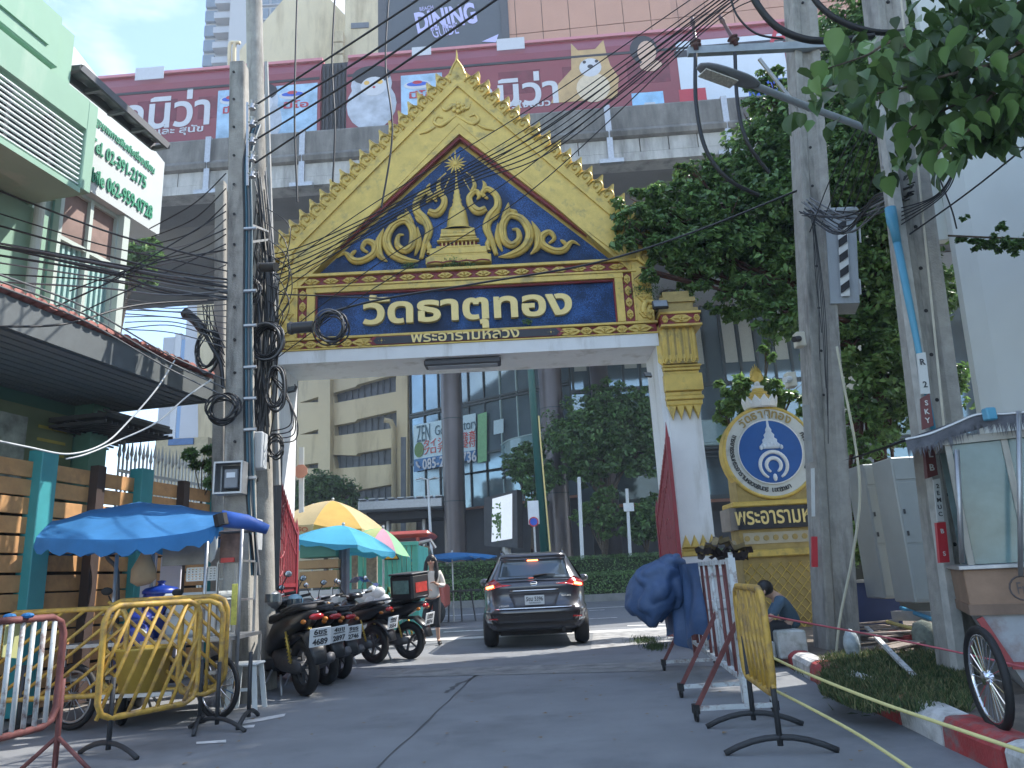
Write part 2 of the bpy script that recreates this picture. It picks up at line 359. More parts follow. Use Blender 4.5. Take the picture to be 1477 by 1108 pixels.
# far pavement + median with kerb
mb = MB(); mb.bx((-60, 0, 0), (60, .25, .32)); mk = Matrix.Translation((0, 33.6, -.02))@Matrix.Rotation(-rad(2.2), 4, 'Z'); mb.v = [mk@q for q in mb.v]; mb.build('median_kerb', M('median_concrete', (.2, .2, .19), .9, var=.2, scale=2), kind='structure')
mb = MB(); mb.bx((-60, .25, 0), (60, 4.2, .2)); mb.v = [mk@q for q in mb.v]; mb.build('median_bed', soil, kind='structure')
sheet('far_carriageway', [(-80, 38), (80, 36), (80, 46), (-80, 50)], .0, asph2)
# ================================================================ GATE
GY = 12.3; GC = -.75
def g(x, z, y=0): return V((GC+x, GY+y, z))
def GM(x, z, y=0): return fr(g(x, z, y), (1, 0, 0), (0, 0, 1))      # local x right, y up, z towards the street
gate = thing('temple_gate', 'gold and blue temple gateway with triangular gable spanning the lane', 'gate', (GC, GY, 0))
def gp(u, v): q = P(u, v, GY); return (q.x-GC, q.z)
blue = M('blue_mirror_tile', (.02, .045, .16), .3, var=.35, scale=9, spec=.35)
nt = blue.node_tree; N = nt.nodes; L = nt.links; bs = N['Principled BSDF']
tc = N.new('ShaderNodeTexCoord'); mp = N.new('ShaderNodeMapping'); mp.inputs['Rotation'].default_value = (0, rad(45), 0); mp.inputs['Scale'].default_value = (26, 26, 26)
vo = N.new('ShaderNodeTexVoronoi'); vo.inputs['Randomness'].default_value = 0; L.new(tc.outputs['Object'], mp.inputs[0]); L.new(mp.outputs[0], vo.inputs['Vector'])
n4 = N.new('ShaderNodeTexNoise'); n4.inputs['Scale'].default_value = 1.5; L.new(tc.outputs['Object'], n4.inputs['Vector'])
r1 = N.new('ShaderNodeValToRGB'); e = r1.color_ramp.elements; e[0].position = .35; e[0].color = (.003, .014, .04, 1); e[1].position = .8; e[1].color = (.007, .035, .11, 1); x = e.new(.92); x.color = (.04, .13, .38, 1)
mm_ = N.new('ShaderNodeMath'); mm_.operation = 'ADD'; m2 = N.new('ShaderNodeMath'); m2.operation = 'MULTIPLY'; m2.inputs[1].default_value = .45
L.new(vo.outputs['Color'], m2.inputs[0]); L.new(m2.outputs[0], mm_.inputs[0]); L.new(n4.outputs['Fac'], mm_.inputs[1]); L.new(mm_.outputs[0], r1.inputs[0]); L.new(r1.outputs[0], bs.inputs['Base Color'])
bp = N.new('ShaderNodeBump'); bp.inputs['Strength'].default_value = .35; bp.inputs['Distance'].default_value = .02; L.new(vo.outputs['Distance'], bp.inputs['Height']); L.new(bp.outputs[0], bs.inputs['Normal'])
D = 1.15
# pillars
for sx in (-1, 1):
    x0 = 3.36 if sx > 0 else -3.9
    W_ = .52; xi = sorted((3.27 if sx > 0 else -3.24, sx*3.365)); mb = MB(); mb.bx((GC+xi[0], GY+.06, 0), (GC+xi[1], GY+D-.06, 4.94)); mb.build('inner_pier', white, gate)
    mb = MB(); mb.bx((GC+x0+.0, GY+.03, .0), (GC+x0+.54, GY+D-.03, 4.95)); p = mb.build('pillar', white, gate)
    mb = MB()
    for z0, z1, e in ((0, .55, .1), (.55, .7, .13), (.7, 1.05, .07), (1.05, 1.2, .1), (1.2, 1.38, .06)): mb.bx((GC+x0+.0-e*.3, GY+.03-e, z0), (GC+x0+.54+e*.8, GY+D-.03+e, z1), .02)
    mb.build('pillar_base', white, p)
    mb = MB()
    for z0, z1, e in ((1.38, 1.46, .07), (1.46, 1.5, .04)): mb.bx((GC+x0+.0-e*.3, GY+.03-e, z0), (GC+x0+.54+e*.8, GY+D-.03+e, z1), .012)
    mb.build('base_moulding', gold, p); mb = MB()
    for z0, z1, e in ((3.86, 3.95, .06), (3.95, 4.02, .09), (4.02, 4.1, .06), (4.1, 4.4, .1), (4.4, 4.46, .05), (4.46, 4.52, .08), (4.52, 4.56, .11)): mb.bx((GC+x0+.0-e*.3, GY+.03-e, z0), (GC+x0+.54+e*.8, GY+D-.03+e, z1), .012)
    mb.build('capital_moulding', gold, p)
    mb = MB()
    for k in range(4):                                 # hanging and standing lotus petals
        xc = x0+.06+k*.14
        for (za, zb, w_) in ((3.86, 3.6, .1), (1.5, 1.72, .1)):
            q = [(-w_*.85, 0), (w_*.85, 0), (w_*.5, (zb-za)*.45), (0, (zb-za)), (-w_*.5, (zb-za)*.45)]
            mb = MB(); mb.prism(q if zb > za else q[::-1], .05, GM(xc, za, -.02), .3); mb.build('petal', gold, p)
    for k in range(5):                                  # fluted capital leaves
        xc = x0+.03+k*.12; mb = MB()
        for (yy, sgn) in ((-.03, 1),):
            out = [(-.06, 0), (.06, 0), (.05, .12), (.052, .5), (.062, .62), (.0, .78), (-.062, .62), (-.052, .5), (-.05, .12)]
            mb.prism(out, .09, GM(xc, 4.56, yy), .25); mb.tube([g(xc, 4.6, -.11), g(xc, 4.9, -.13), g(xc, 5.28, -.11)], [.022, .018, .008], 6)
            mb.tube(spline([g(xc-.05, 4.72, -.1), g(xc-.055, 4.6, -.12), g(xc-.02, 4.58, -.12), g(xc-.025, 4.64, -.12)], 3), .014, 5)
        mb.build('capital_leaf', gold, p)
    mb = MB()
    for k in range(7):
        out = [(-.075, 0), (.075, 0), (.062, .5), (.0, .78), (-.062, .5)]
        for xx, di in ((0, 1),):
            mb.prism(out, .08, fr((GC+x0+.54, GY+.1+k*.15, 4.56), (0, 1, 0), (0, 0, 1)), .25)
        mb.prism(out, .08, fr((GC+x0+.0, GY+.1+k*.15, 4.56), (0, -1, 0), (0, 0, 1)), .25)
    mb.build('capital_flutes', gold, p, kind='stuff')
    mb = MB(); mb.bx((GC+x0-.0, GY-.1, 4.57), (GC+x0+.56, GY+D+.05, 5.22)); mb.build('capital_core', gold2, p)
    mb = MB(); mb.bx((GC+x0-.06*(sx < 0), GY-.2, 5.22), (GC+x0+.66, GY+D+.1, 5.44), .01) if sx > 0 else mb.bx((GC+x0-.12, GY-.2, 5.22), (GC+x0+.54, GY+D+.1, 5.44), .01)
    mb.build('capital_slab', maroon, p)
    mb = MB(); xa, xb = (x0, x0+.66) if sx > 0 else (x0-.12, x0+.54)
    mb.bx((GC+xa-.02, GY-.23, 5.2), (GC+xb+.02, GY+D+.13, 5.235)); mb.bx((GC+xa-.02, GY-.23, 5.42), (GC+xb+.02, GY+D+.13, 5.46)); mb.build('slab_edge', gold, p)
    mb = MB()                                            # stepped wing roof above pillar
    for z0, z1, e in ((5.46, 5.56, .0), (5.56, 5.68, .06), (5.68, 5.76, .02), (5.76, 5.9, .1)): mb.bx((GC+xa+e, GY-.12+e, z0), (GC+xb-e, GY+D-e, z1))
    mb.build('wing_step', gold2, p)
# gable body
apex, zl = 10.62, 7.1
mb = MB(); mb.prism([(-3.3, 5.17), (3.3, 5.17), (3.3, zl), (0, apex), (-3.3, zl)], D-.26, fr(g(0, 0, D), (1, 0, 0), (0, 0, 1))); mb.build('gable_body', gold, gate)
mb = MB(); mb.bx((GC-3.32, GY+.02, 4.94), (GC+3.32, GY+D-.02, 5.165)); mb.build('beam_soffit', white, gate)
# blue panels
mb = MB(); mb.prism([(-2.72, 6.58), (2.72, 6.58), (.0, 9.12)], .04, GM(0, 0, .24)); mb.build('tympanum', blue, gate)
mb = MB(); mb.bx((GC-2.64, GY+.16, 5.39), (GC+2.64, GY+.2, 6.21)); mb.build('name_panel', blue, gate)
def band(pa, pb, w0, w1, y0, y1, name, mat):           # raking band along line pa->pb, offsets w0..w1 to the left normal
    a, b = V(pa), V(pb); d = (b-a).normalized(); n = V((-d.y, d.x)); mb = MB()
    mb.prism([tuple(a+n*w0), tuple(b+n*w0), tuple(b+n*w1), tuple(a+n*w1)], y1-y0, GM(0, 0, y1)); return mb
SL = (apex-zl)/3.3; import_ang = math.atan(SL)
def rk(sx, off, x):                                     # point on the raking line, off measured inwards at right angles
    z = apex-off/cos(import_ang)-SL*abs(x); return (sx*abs(x), z)
for sx in (-1, 1):
    def seg(o0, o1, yb, yf, name, mat, xa=0., xb=3.3, zcut=None):
        pts = [rk(sx, o0, xa), rk(sx, o0, xb), rk(sx, o1, xb), rk(sx, o1, xa)]
        if sx > 0: pts = pts[::-1]
        mb = MB(); mb.prism(pts, yb-yf, GM(0, 0, yb)); return mb.build(name, mat, gate)
    seg(-.2, .0, .4, .2, 'crest_band', gold); seg(.0, .16, .4, .1, 'rake_fillet', gold); seg(.16, .2, .4, .04, 'rake_bead', gold)
    seg(.2, .72, .4, .08, 'rake_band', gold); seg(.72, .76, .4, .05, 'rake_bead', gold)
    # side verticals
    mb = MB(); xs = sorted((sx*3.3, sx*2.98)); mb.bx((GC+xs[0], GY+.06, 5.42), (GC+xs[1], GY+.3, 7.02)); mb.build('side_panel', gold, gate)
    # inner steep mouldings bounding the tympanum
    a, b = V((0, 9.42)), V((sx*2.98, 6.62)); dd = (b-a).normalized(); nn_ = V((-dd.y, dd.x))*(-sx)
    for o0, o1, yf, mt, nm in ((.0, .05, .12, maroon, 'red_border'), (-.3, .0, .06, gold, 'inner_moulding'), (-.33, -.3, .1, maroon, 'red_border')):
        A, B = V((0, 9.3)), V((sx*2.80, 6.66)); pts = [A+nn_*o0*0, B]
        d2 = (B-A).normalized(); n2 = V((-d2.y, d2.x))*(sx)                    # outward normal
        if n2.y < 0: n2 = -n2
        def up(q, o): return q+n2*(-o)
        vtop0 = V((0, A.y+(-o0)/n2.y)); vtop1 = V((0, A.y+(-o1)/n2.y))
        pts = [vtop0, up(B, o0), up(B, o1), vtop1]
        if sx > 0: pts = pts[::-1]
        mb = MB(); mb.prism([tuple(q) for q in pts], .22-yf, GM(0, 0, .22)); mb.build(nm, mt, gate)
# horizontal mouldings
def hb(x0, x1, z0, z1, yf, name, mat, yb=.22): mb = MB(); mb.bx((GC+x0, GY+yf, z0), (GC+x1, GY+yb, z1), .006); return mb.build(name, mat, gate)
hb(-3.1, 3.1, 6.545, 6.60, .02, 'string_course', gold); hb(-3.05, 3.05, 6.38, 6.545, .09, 'pattern_ground', maroon); hb(-3.05, 3.05, 6.34, 6.38, .03, 'string_course', gold)
hb(-2.82, 2.82, 6.24, 6.34, .05, 'panel_frame', gold); hb(-2.72, 2.72, 6.205, 6.24, .1, 'red_border', maroon)
hb(-2.66, -2.635, 5.38, 6.205, .1, 'red_border', maroon); hb(2.635, 2.66, 5.38, 6.205, .1, 'red_border', maroon)
for sx in (-1, 1):
    for a0, a1, yf, mt, nm in ((2.66, 2.8, .05, gold, 'panel_frame'), (2.8, 2.98, .1, maroon, 'pattern_ground'), (2.965, 3.0, .04, gold, 'panel_frame')):
        xs = sorted((sx*a0, sx*a1)); hb(xs[0], xs[1], 5.42, 6.24 if a0 < 2.7 else 6.34, yf, nm, mt)
hb(-3.34, 3.34, 5.355, 5.40, .0, 'string_course', gold); hb(-3.32, 3.32, 5.195, 5.355, .06, 'pattern_ground', maroon); hb(-3.34, 3.34, 5.165, 5.195, .0, 'string_course', gold)
# lozenges
def loz(w_, h_, name='lozenge'):
    mb = MB(); I = Matrix()
    mb.prism([(-w_, 0), (-w_*.4, -h_), (w_*.4, -h_), (w_, 0), (w_*.4, h_), (-w_*.4, h_)], .03, I, .12)
    mb.prism([(-w_*.62, 0), (0, -h_*.62), (w_*.62, 0), (0, h_*.62)], .05, I, .3)
    mb.ball((0, 0, .05), (h_*.3, h_*.3, .025), 8); 
    for a in range(4): mb.ball((w_*.42*cos(a*pi/2), h_*.5*sin(a*pi/2), .045), (w_*.2, h_*.2, .018), 6)
    return mb.mesh(name)
l1 = loz(.155, .055, 'small_lozenge'); l2 = loz(.25, .075, 'big_lozenge'); l3 = loz(.12, .07, 'cross_flower')
def put(me, x, z, y, name, rot=0, s=(1, 1, 1), mat=gold):
    mt = WM[gate.name].inverted()@GM(x, z, y)@Matrix.Rotation(rot, 4, 'Z')@Matrix.Diagonal((*s, 1)); return link(name, me, mat, gate, mtx=mt)
for k in range(17): put(l1, -2.72+k*.34, 6.462, .088, 'lozenge', s=(.98, 1, 1))
for sx in (-1, 1):
    for k in range(4): put(l1, sx*2.885, 5.56+k*.22, .098, 'lozenge', rot=pi/2, s=(.66, 1.1, 1))
    for k in range(3): put(l2, sx*(3.02-k*.62), 5.275, .05, 'flower_lozenge'); put(l3, sx*(2.71-k*.62), 5.275, .05, 'cross_flower')
    q = P(975, 464, GY-.2)
    put(l2, sx*3.69, 5.33, -.2, 'flower_lozenge', s=(.85, 1, 1)); put(l3, sx*3.42, 5.33, -.2, 'cross_flower', s=(.5, 1, 1)); put(l3, sx*3.96, 5.33, -.2, 'cross_flower', s=(.5, 1, 1))
    for k in range(3): put(l1, sx*3.15, 5.56+k*.3, .06, 'side_scroll', s=(.8, 1.8, 1))
# plaque
mb = MB(); mb.prism([(-1.72, 5.275), (-1.62, 5.2), (1.62, 5.2), (1.72, 5.275), (1.62, 5.35), (-1.62, 5.35)], .05, GM(0, 0, .05)); mb.build('plaque', maroon, gate)
mb = MB(); mb.prism([(-1.62, 5.275), (-1.56, 5.21), (1.56, 5.21), (1.62, 5.275), (1.56, 5.34), (-1.56, 5.34)], .01, GM(0, 0, .0)); mb.build('plaque_face', M('plaque_black', (.02, .022, .03), .4), gate)
goldl = M('gold_letter', (.78, .62, .25), .45, metal=.15, var=.06)
x0, z0 = gp(593, 490); x1, z1 = gp(749, 482)
text('พระอารามหลวง', GM((x0+x1)/2, 5.28, -.01), goldl, gate, width=x1-x0, height=.15, depth=.015, bold=.012)
x0, z0 = gp(521, 445); x1, z1 = gp(825, 440)
text('วัดธาตุทอง', GM((x0+x1)/2+.01, 5.80, .16), goldl, gate, width=x1-x0, height=.72, depth=.09, bold=.03)
# chedi relief
ch = MB(); zz = lambda v: gp(656, 190+v/3.6925)[1]; cxr = gp(658.5, 300)[0]
prof = [(188, 695), (188, 655), (176, 650), (165, 640), (165, 605), (130, 598), (122, 588), (122, 572), (108, 566), (112, 556), (100, 548), (108, 532), (96, 520), (98, 500), (84, 492), (66, 484), (60, 440), (50, 395), (42, 378), (30, 368), (30, 355), (24, 350), (27, 335), (20, 325), (22, 308), (15, 300), (17, 285), (10, 275), (7, 240), (5, 200), (4, 160), (1.5, 75)]
pr_ = [(w_/3.6925/86.5, zz(v)) for w_, v in prof]
base = MB()
for (w0, va, vb, yd) in ((188, 695, 652, .16), (170, 652, 640, .13), (165, 640, 604, .12), (128, 604, 592, .1), (122, 570, 560, .12), (108, 558, 545, .1), (102, 545, 528, .12), (98, 528, 500, .1)):
    ww = w0/3.6925/86.5; base.bx((GC+cxr-ww, GY+.2-yd, zz(va)), (GC+cxr+ww, GY+.22, zz(vb)), .012)
base.build('chedi_base', gold, gate)
mb = MB(); mb.lathe([p for p in pr_ if p[1] > zz(505)], Matrix.Translation(g(cxr, 0, .2))@Matrix.Diagonal((1, .55, 1, 1)), 20, pi, 2*pi); mb.build('chedi_spire', gold, gate, True)
mb = MB()
for k in range(9): xx = -.29+k*.0725; mb.bx((GC+cxr+xx-.012, GY+.12, zz(592)), (GC+cxr+xx+.012, GY+.2, zz(570)))
mb.build('chedi_colonnette', gold, gate); mb = MB(); mb.bx((GC+cxr-.34, GY+.17, zz(592)), (GC+cxr+.34, GY+.2, zz(570))); mb.build('red_border', maroon, gate)
mb = MB(); pts = [(cxr-.56+i*.07, zz(690)+.025*abs(sin(i*pi/4))) for i in range(17)]; mb.tube([g(a, b, .03) for a, b in pts], .014, 5); mb.build('base_swag', maroon, gate)
for sx in (-1, 1):
    mb = MB(); mb.lathe([(.05, 0), (.045, .04), (.03, .06), (.05, .1), (.055, .15), (.03, .2), (0, .27)], Matrix.Translation(g(cxr+sx*.535, zz(625), .15)), 10); mb.build('corner_urn', gold, gate, True)
for k in range(14):
    a = k*2*pi/14; mb = MB(); c = g(cxr, zz(157), .1); d = V((sin(a), 0, cos(a))); l_ = .21 if k else .29
    mb.tube([c+d*.05, c+d*l_*.6, c+d*l_], [.016, .02, .004], 5); mb.build('star_ray', gold, gate)
mb = MB(); mb.ball(g(cxr, zz(157), .1), (.055, .04, .055), 10); mb.build('star_boss', gold, gate, True)
for a, l0, l1_ in ((130, .24, .46), (-130, .24, .46), (155, .3, .62), (-155, .3, .62)):
    c = g(cxr, zz(157), .14); d = V((sin(rad(a)), 0, cos(rad(a)))); mb = MB(); mb.tube([c+d*l0, c+d*l1_], [.014, .006], 5); mb.build('light_ray', gold, gate)
strokes = [
 [(1440, 620, 2), (1395, 598, 9), (1345, 640, 15), (1285, 640, 15), (1225, 605, 16), (1225, 560, 15), (1270, 540, 12), (1295, 575, 9), (1262, 600, 5)],
 [(1380, 635, 3), (1350, 600, 9), (1330, 585, 4)],
 [(1150, 655, 3), (1195, 615, 15), (1200, 545, 15), (1170, 475, 2)],
 [(965, 660, 3), (1050, 650, 16), (1125, 610, 19), (1155, 540, 19), (1115, 465, 16), (1045, 440, 15), (1000, 490, 17), (1003, 565, 17), (1045, 600, 16), (1090, 570, 13), (1085, 520, 9), (1052, 515, 4)],
 [(1000, 455, 8), (1028, 415, 13), (1040, 370, 2)], [(1050, 440, 5), (1075, 425, 12), (1045, 410, 7)], [(1125, 470, 8), (1118, 440, 2)],
 [(955, 650, 9), (930, 570, 13), (905, 500, 17), (930, 440, 19), (975, 390, 17), (970, 330, 14), (920, 290, 13), (890, 315, 11), (920, 345, 5)],
 [(990, 630, 4), (965, 560, 12), (972, 475, 2)], [(925, 470, 5), (960, 440, 12), (985, 420, 3)],
 [(905, 395, 14), (860, 410, 19), (820, 375, 15), (812, 330, 13), (850, 300, 12), (870, 325, 9), (855, 345, 4)],
 [(830, 300, 10), (845, 265, 9), (830, 222, 2)], [(900, 290, 9), (905, 265, 8), (893, 245, 2)]]
for sx in (-1, 1):
    for st in strokes:
        pts = spline([(q[0], q[1], q[2]) for q in st], 5); mb = MB(); c3 = []; rr = []
        for q in pts:
            xx = (q[0]-737)/3.6925/86.5; c3.append(g(cxr+sx*xx, zz(q[1]), .16)); rr.append(max(q[2], 2)*.92/3.6925/86.5*1.6)
        mb.tube(c3, rr, 8, up=(0, 1, 0), flat=.7); 
        if sx < 0: mb.f = [f[::-1] for f in mb.f]
        mb.tube([q+V((0, -.7*r__-.001, 0)) for q, r__ in zip(c3, rr)], [r__*.28 for r__ in rr], 4)
        mb.build('scroll_ornament', gold, gate, True)
    # top scrolls on the band under the peak
    for st in ([(0, 9.72, .03), (.14, 9.62, .05), (.3, 9.52, .05), (.42, 9.6, .035), (.36, 9.72, .03), (.26, 9.68, .015)], [(.4, 9.5, .02), (.55, 9.42, .045), (.7, 9.36, .01)], [(.05, 9.95, .05), (.2, 9.85, .04), (.28, 9.95, .01)]):
        pts = spline(st, 5); mb = MB(); mb.tube([g(cxr*.5+sx*q[0], q[1]-.02, .07) for q in pts], [q[2]*.9 for q in pts], 7, up=(0, 1, 0), flat=.7); mb.build('scroll_ornament', gold, gate, True)
for k in range(6):
    a = k*pi/3; mb = MB(); mb.ball(g(.0+.085*sin(a), 9.86+.085*cos(a), .06), (.055, .04, .055), 8); mb.build('rosette_petal', gold, gate, True)
mb = MB(); mb.ball(g(0, 9.86, .04), (.045, .04, .045), 8); mb.build('rosette_boss', gold, gate, True)
# flame finials up the raking edge
fl = MB(); out = spline([(-.17, 0), (-.16, .12), (-.14, .24), (-.02, .34), (.1, .47), (.1, .32), (.17, .2), (.2, .08), (.18, 0)], 3)
fl.prism([tuple(q[:2]) for q in [V((p.x, p.y)) for p in out]], .12, Matrix.Translation((0, 0, -.04)), .12)
for st in ([(-.12, .03, .014), (-.11, .2, .02), (.0, .27, .02), (.09, .2, .02), (.06, .1, .018), (-.02, .1, .016), (-.02, .17, .01)], [(.14, .02, .02), (.15, .12, .02), (.1, .26, .01), (.1, .42, .004)]):
    pts = spline(st, 4); fl.tube([V((q[0], q[1], .09)) for q in pts], [q[2] for q in pts], 5)
flm = fl.mesh('flame_finial')
n = 18
for sx in (-1, 1):
    for k in range(n):
        x = .2+k*(3.32-.2)/(n-1); pt = rk(sx, .04, x); a = -sx*import_ang
        mt = GM(pt[0], pt[1], .2)@Matrix.Rotation(a, 4, 'Z')@Matrix.Diagonal((-sx*.84, .86, 1.3, 1)); link('flame_finial', flm, gold, gate, mtx=WM[gate.name].inverted()@mt)
mb = MB(); out = spline([(-.2, -.1), (-.19, .1), (-.1, .3), (-.03, .45), (0, .72), (.03, .45), (.1, .3), (.19, .1), (.2, -.1)], 4)
mb.prism([(q.x, q.y) for q in [V((p[0], p[1])) for p in out]], .16, GM(0, apex-.08, .26), .15)
for sx in (-1, 1): mb.tube([g(sx*q[0], apex+q[1], .09) for q in spline([(.14, 0, 0), (.1, .14, 0), (.0, .32, 0)], 4)], .018, 5)
mb.build('peak_finial', gold, gate)
# lower edge scroll wings at the gable's foot
for sx in (-1, 1):
    for zc, s in ((7.0, 1), (6.7, .8), (5.7, .9)):
        mb = MB(); pts = spline([(sx*3.25, zc-.25, .04), (sx*3.12, zc-.1, .07), (sx*3.2, zc+.08, .06), (sx*3.32, zc, .05), (sx*3.24, zc-.06, .02)], 5)
        mb.tube([g(q[0], q[1], .04) for q in pts], [q[2]*s for q in pts], 7, up=(0, 1, 0), flat=.6); mb.build('scroll_ornament', gold, gate, True)
# plants growing out of the ledges
for (u, v, s) in ((655, 384, .22), (680, 386, .12), (590, 386, .12), (760, 466, .09), (930, 425, .3), (965, 440, .3), (985, 436, .25)):
    q = P(u, v, GY+.05); pp = rng.normal(size=(int(220*s/.2), 3))*np.array([s, .05, s*.5])*.5+np.array([0, 0, s*.3])
    me = leaf_mesh('weed', pp, rng.normal(size=pp.shape)+np.array([0, -.5, .6]), .045, [leafm, leafd]); o = link('ledge_weed', me, None, mtx=Matrix.Translation(q), label='small green weed tuft rooted on a ledge of the gold gateway', cat='weed', kind='stuff', group='weeds on the gateway ledges')
# gate leaves (red iron), folded back against the reveals
red = M('red_iron', (.26, .03, .04), .42, var=.12, scale=8, bump=.08)
for sx in (-1, 1):
    lf = thing('iron_gate', 'red iron gate leaf folded back along the inner face of the %s white pillar' % ('left' if sx < 0 else 'right'), 'gate', (GC+sx*3.2, GY+.05, 0))
    X = 2.45 if sx > 0 else -3.93; L_ = 1.5
    def lp(t, z): return V((X, GY+1.05-t*L_, z))
    mb = MB(); mb.bar(lp(0, .1), lp(0, 2.2), .06, .09, up=(0, 1, 0)); mb.tube([lp(0, 2.2), lp(0, 2.4)], [.035, .003], 6); mb.build('gate_stile', red, lf)
    mb = MB(); mb.bar(lp(1, .1), lp(1, 3.25), .06, .08, up=(0, 1, 0)); mb.tube([lp(1, 3.25), lp(1, 3.5)], [.03, .003], 6); mb.build('gate_stile', red, lf)
    def top(t): return 2.1+1.1*(t**1.35)+.1*sin(t*pi)
    mb = MB(); mb.tube([lp(i/14, top(i/14)) for i in range(15)], .035, 6); mb.tube([lp(i/14, top(i/14)-.35) for i in range(15)], .02, 6); mb.build('top_rail', red, lf)
    mb = MB()
    for z in (.15, .75, 1.25): mb.bar(lp(0, z), lp(1, z), .04, .06)
    mb.build('cross_rail', red, lf, kind='stuff')
    mb = MB(); mb.quad(lp(0, .15), lp(1, .15), lp(1, 1.25), lp(0, 1.25)); mb.quad(lp(1, .15), lp(0, .15), lp(0, 1.25), lp(1, 1.25)); mb.v = [q+V((sx*.01*(1 if i_ < 4 else 1.6), 0, 0)) for i_, q in enumerate(mb.v)]; mb.build('sheet_panel', red, lf, kind='stuff')
    for k in range(1, 16):
        t = k/16; mb = MB(); mb.tube([lp(t, 1.2), lp(t, top(t)), lp(t, top(t)+.06), lp(t, top(t)+.2)], [.014, .014, .024, .002], 5); mb.build('gate_bar', red, lf)
    for zc, r_ in ((2.1, .3), (1.7, .22)):
        mb = MB(); mb.tube([lp(.6+r_*cos(a)/L_, zc+r_*1.4*sin(a)) for a in [i*pi/8 for i in range(14)]], .016, 5); mb.build('scroll_bar', red, lf)
# lamp under the beam, floodlights
lt = thing('strip_light', 'dark strip light fixed under the gateway beam', 'light', g(-.45, 4.9, .5))
x0 = P(612, 516, GY+.2); x1 = P(722, 512, GY+.2)
mb = MB(); mb.bx((x0.x, GY+.12, 4.82), (x1.x, GY+.42, 4.93), .02); mb.build('housing', darkgrey, lt)
mb = MB(); mb.bx((x0.x+.06, GY+.16, 4.805), (x1.x-.06, GY+.38, 4.819)); mb.build('diffuser', M('lamp_diffuser', (.3, .32, .34), .3), lt)
def flood(u, v, Y, s, label, yaw=0):
    q = P(u, v, Y); t = thing('floodlight', label, 'floodlight', q, yaw)
    mb = MB(); m = WM[t.name]@Matrix.Rotation(rad(-25), 4, 'X')
    mb.box((0, 0, 0), (s, s*.28, s*.62), None, .015); mb.v = [m@x for x in mb.v]; mb.build('housing', bplast, t)
    mb = MB(); mb.box((0, -s*.15, 0), (s*.86, .008, s*.5)); mb.v = [m@x for x in mb.v]; mb.build('lens', M('flood_glass', (.18, .2, .21), .1), t)
    mb = MB(); mb.box((0, s*.2, s*.2), (s*.08, s*.25, s*.12)); mb.box((0, s*.35, s*.3), (s*.08, s*.08, s*.5)); mb.v = [WM[t.name]@x for x in mb.v]; mb.build('bracket', darkgrey, t)
flood(952, 440, GY-.35, .27, 'black floodlight on the capital slab at the right end of the gateway')
flood(934, 541, GY+.1, .16, 'small black floodlight on the inner side of the right pillar', .5)
flood(421, 562, GY+.5, .2, 'small black floodlight on the inner side of the left pillar', -.5)
# ================================================================ VIADUCT AND TRAIN
VY, VA = 28.0, rad(2.7)
VM = Matrix.Translation((0, VY, 0))@Matrix.Rotation(-VA, 4, 'Z')          # local x along the line, y away from the lane
cdark = M('stained_concrete', (.20, .195, .18), .9, var=.25, scale=1.2, bump=.4, bs=20, dirt=((.06, .06, .057), .5, 1.1), streak=1)
clite = M('pale_concrete', (.42, .42, .40), .9, var=.12, scale=1.5, bump=.3, bs=25, dirt=((.2, .2, .19), .35, 1.6), streak=1)
csof = M('soffit_concrete', (.16, .16, .155), .95, var=.15, scale=.5)
via = thing('viaduct', 'grey stained concrete railway viaduct crossing above the main road', 'viaduct', (0, VY, 0), rot=Matrix.Rotation(-VA, 4, 'Z'))
def vput(mb, name, mat, parent=via, **k): mb.v = [VM@q for q in mb.v]; return mb.build(name, mat, parent, **k)
vx = lambda u, v=200: PL(u, v, (0, VY), pi/2+VA)
def vl(u, v, dy=0):                                                          # photo point on the viaduct face -> local x, z
    q = VM.inverted()@PL(u, v, VM@V((0, dy, 0)), pi/2+VA); return q.x, q.z
joints = [vl(u, 190)[0] for u in (-260, -80, 100, 302, 440-3, 655, 876, 1070, 1260, 1450, 1650)]
joints = [vl(-110, 220)[0], vl(97, 215)[0], vl(302, 205)[0], vl(437, 200)[0]+.0, vl(657, 190)[0], vl(877, 180)[0], vl(1045, 160)[0], vl(1260, 150)[0], vl(1500, 140)[0], vl(1750, 130)[0]]
for a, b in zip(joints[:-1], joints[1:]):
    mb = MB(); prof = [(.0, 18.75), (-.14, 18.8), (-.2, 19.0), (-.05, 19.2), (0, 20.25), (.05, 20.33), (.3, 20.33), (.3, 18.75)]
    k0 = len(mb.v)
    for xx in (a+.03, b-.03): mb.v += [V((xx, y, z)) for y, z in prof]
    n = len(prof); mb.f += [(i, (i+1) % n, n+(i+1) % n, n+i) for i in range(n)]+[tuple(range(n))[::-1], tuple(range(n, 2*n))]
    vput(mb, 'parapet_panel', cdark)
    m = max(3, int((b-a)/1.15)); w_ = (b-a-.1)/m
    for i in range(m): mb = MB(); mb.bx((a+.05+i*w_+.02, .04, 18.12), (a+.05+(i+1)*w_-.02, .5, 18.74)); vput(mb, 'precast_block', clite)
    mb = MB(); mb.bx((b-.12, -.12, 17.75), (b+.12, .1, 20.34)); mb.bx((b-.5, -.16, 17.6), (b+.5, .05, 17.78)); vput(mb, 'downpipe', steel)
mb = MB(); mb.bx((-60, .02, 17.7), (60, .9, 18.1)); vput(mb, 'ledge', clite)
mb = MB(); mb.bx((-60, .9, 17.75), (60, 12.6, 18.6)); mb.add([(-60, 3, 17.75), (60, 3, 17.75), (60, 4, 16.6), (-60, 4, 16.6), (60, 9, 16.6), (-60, 9, 16.6), (60, 10, 17.75), (-60, 10, 17.75)], [(0, 1, 2, 3), (3, 2, 4, 5), (5, 4, 6, 7)]); vput(mb, 'deck', csof)
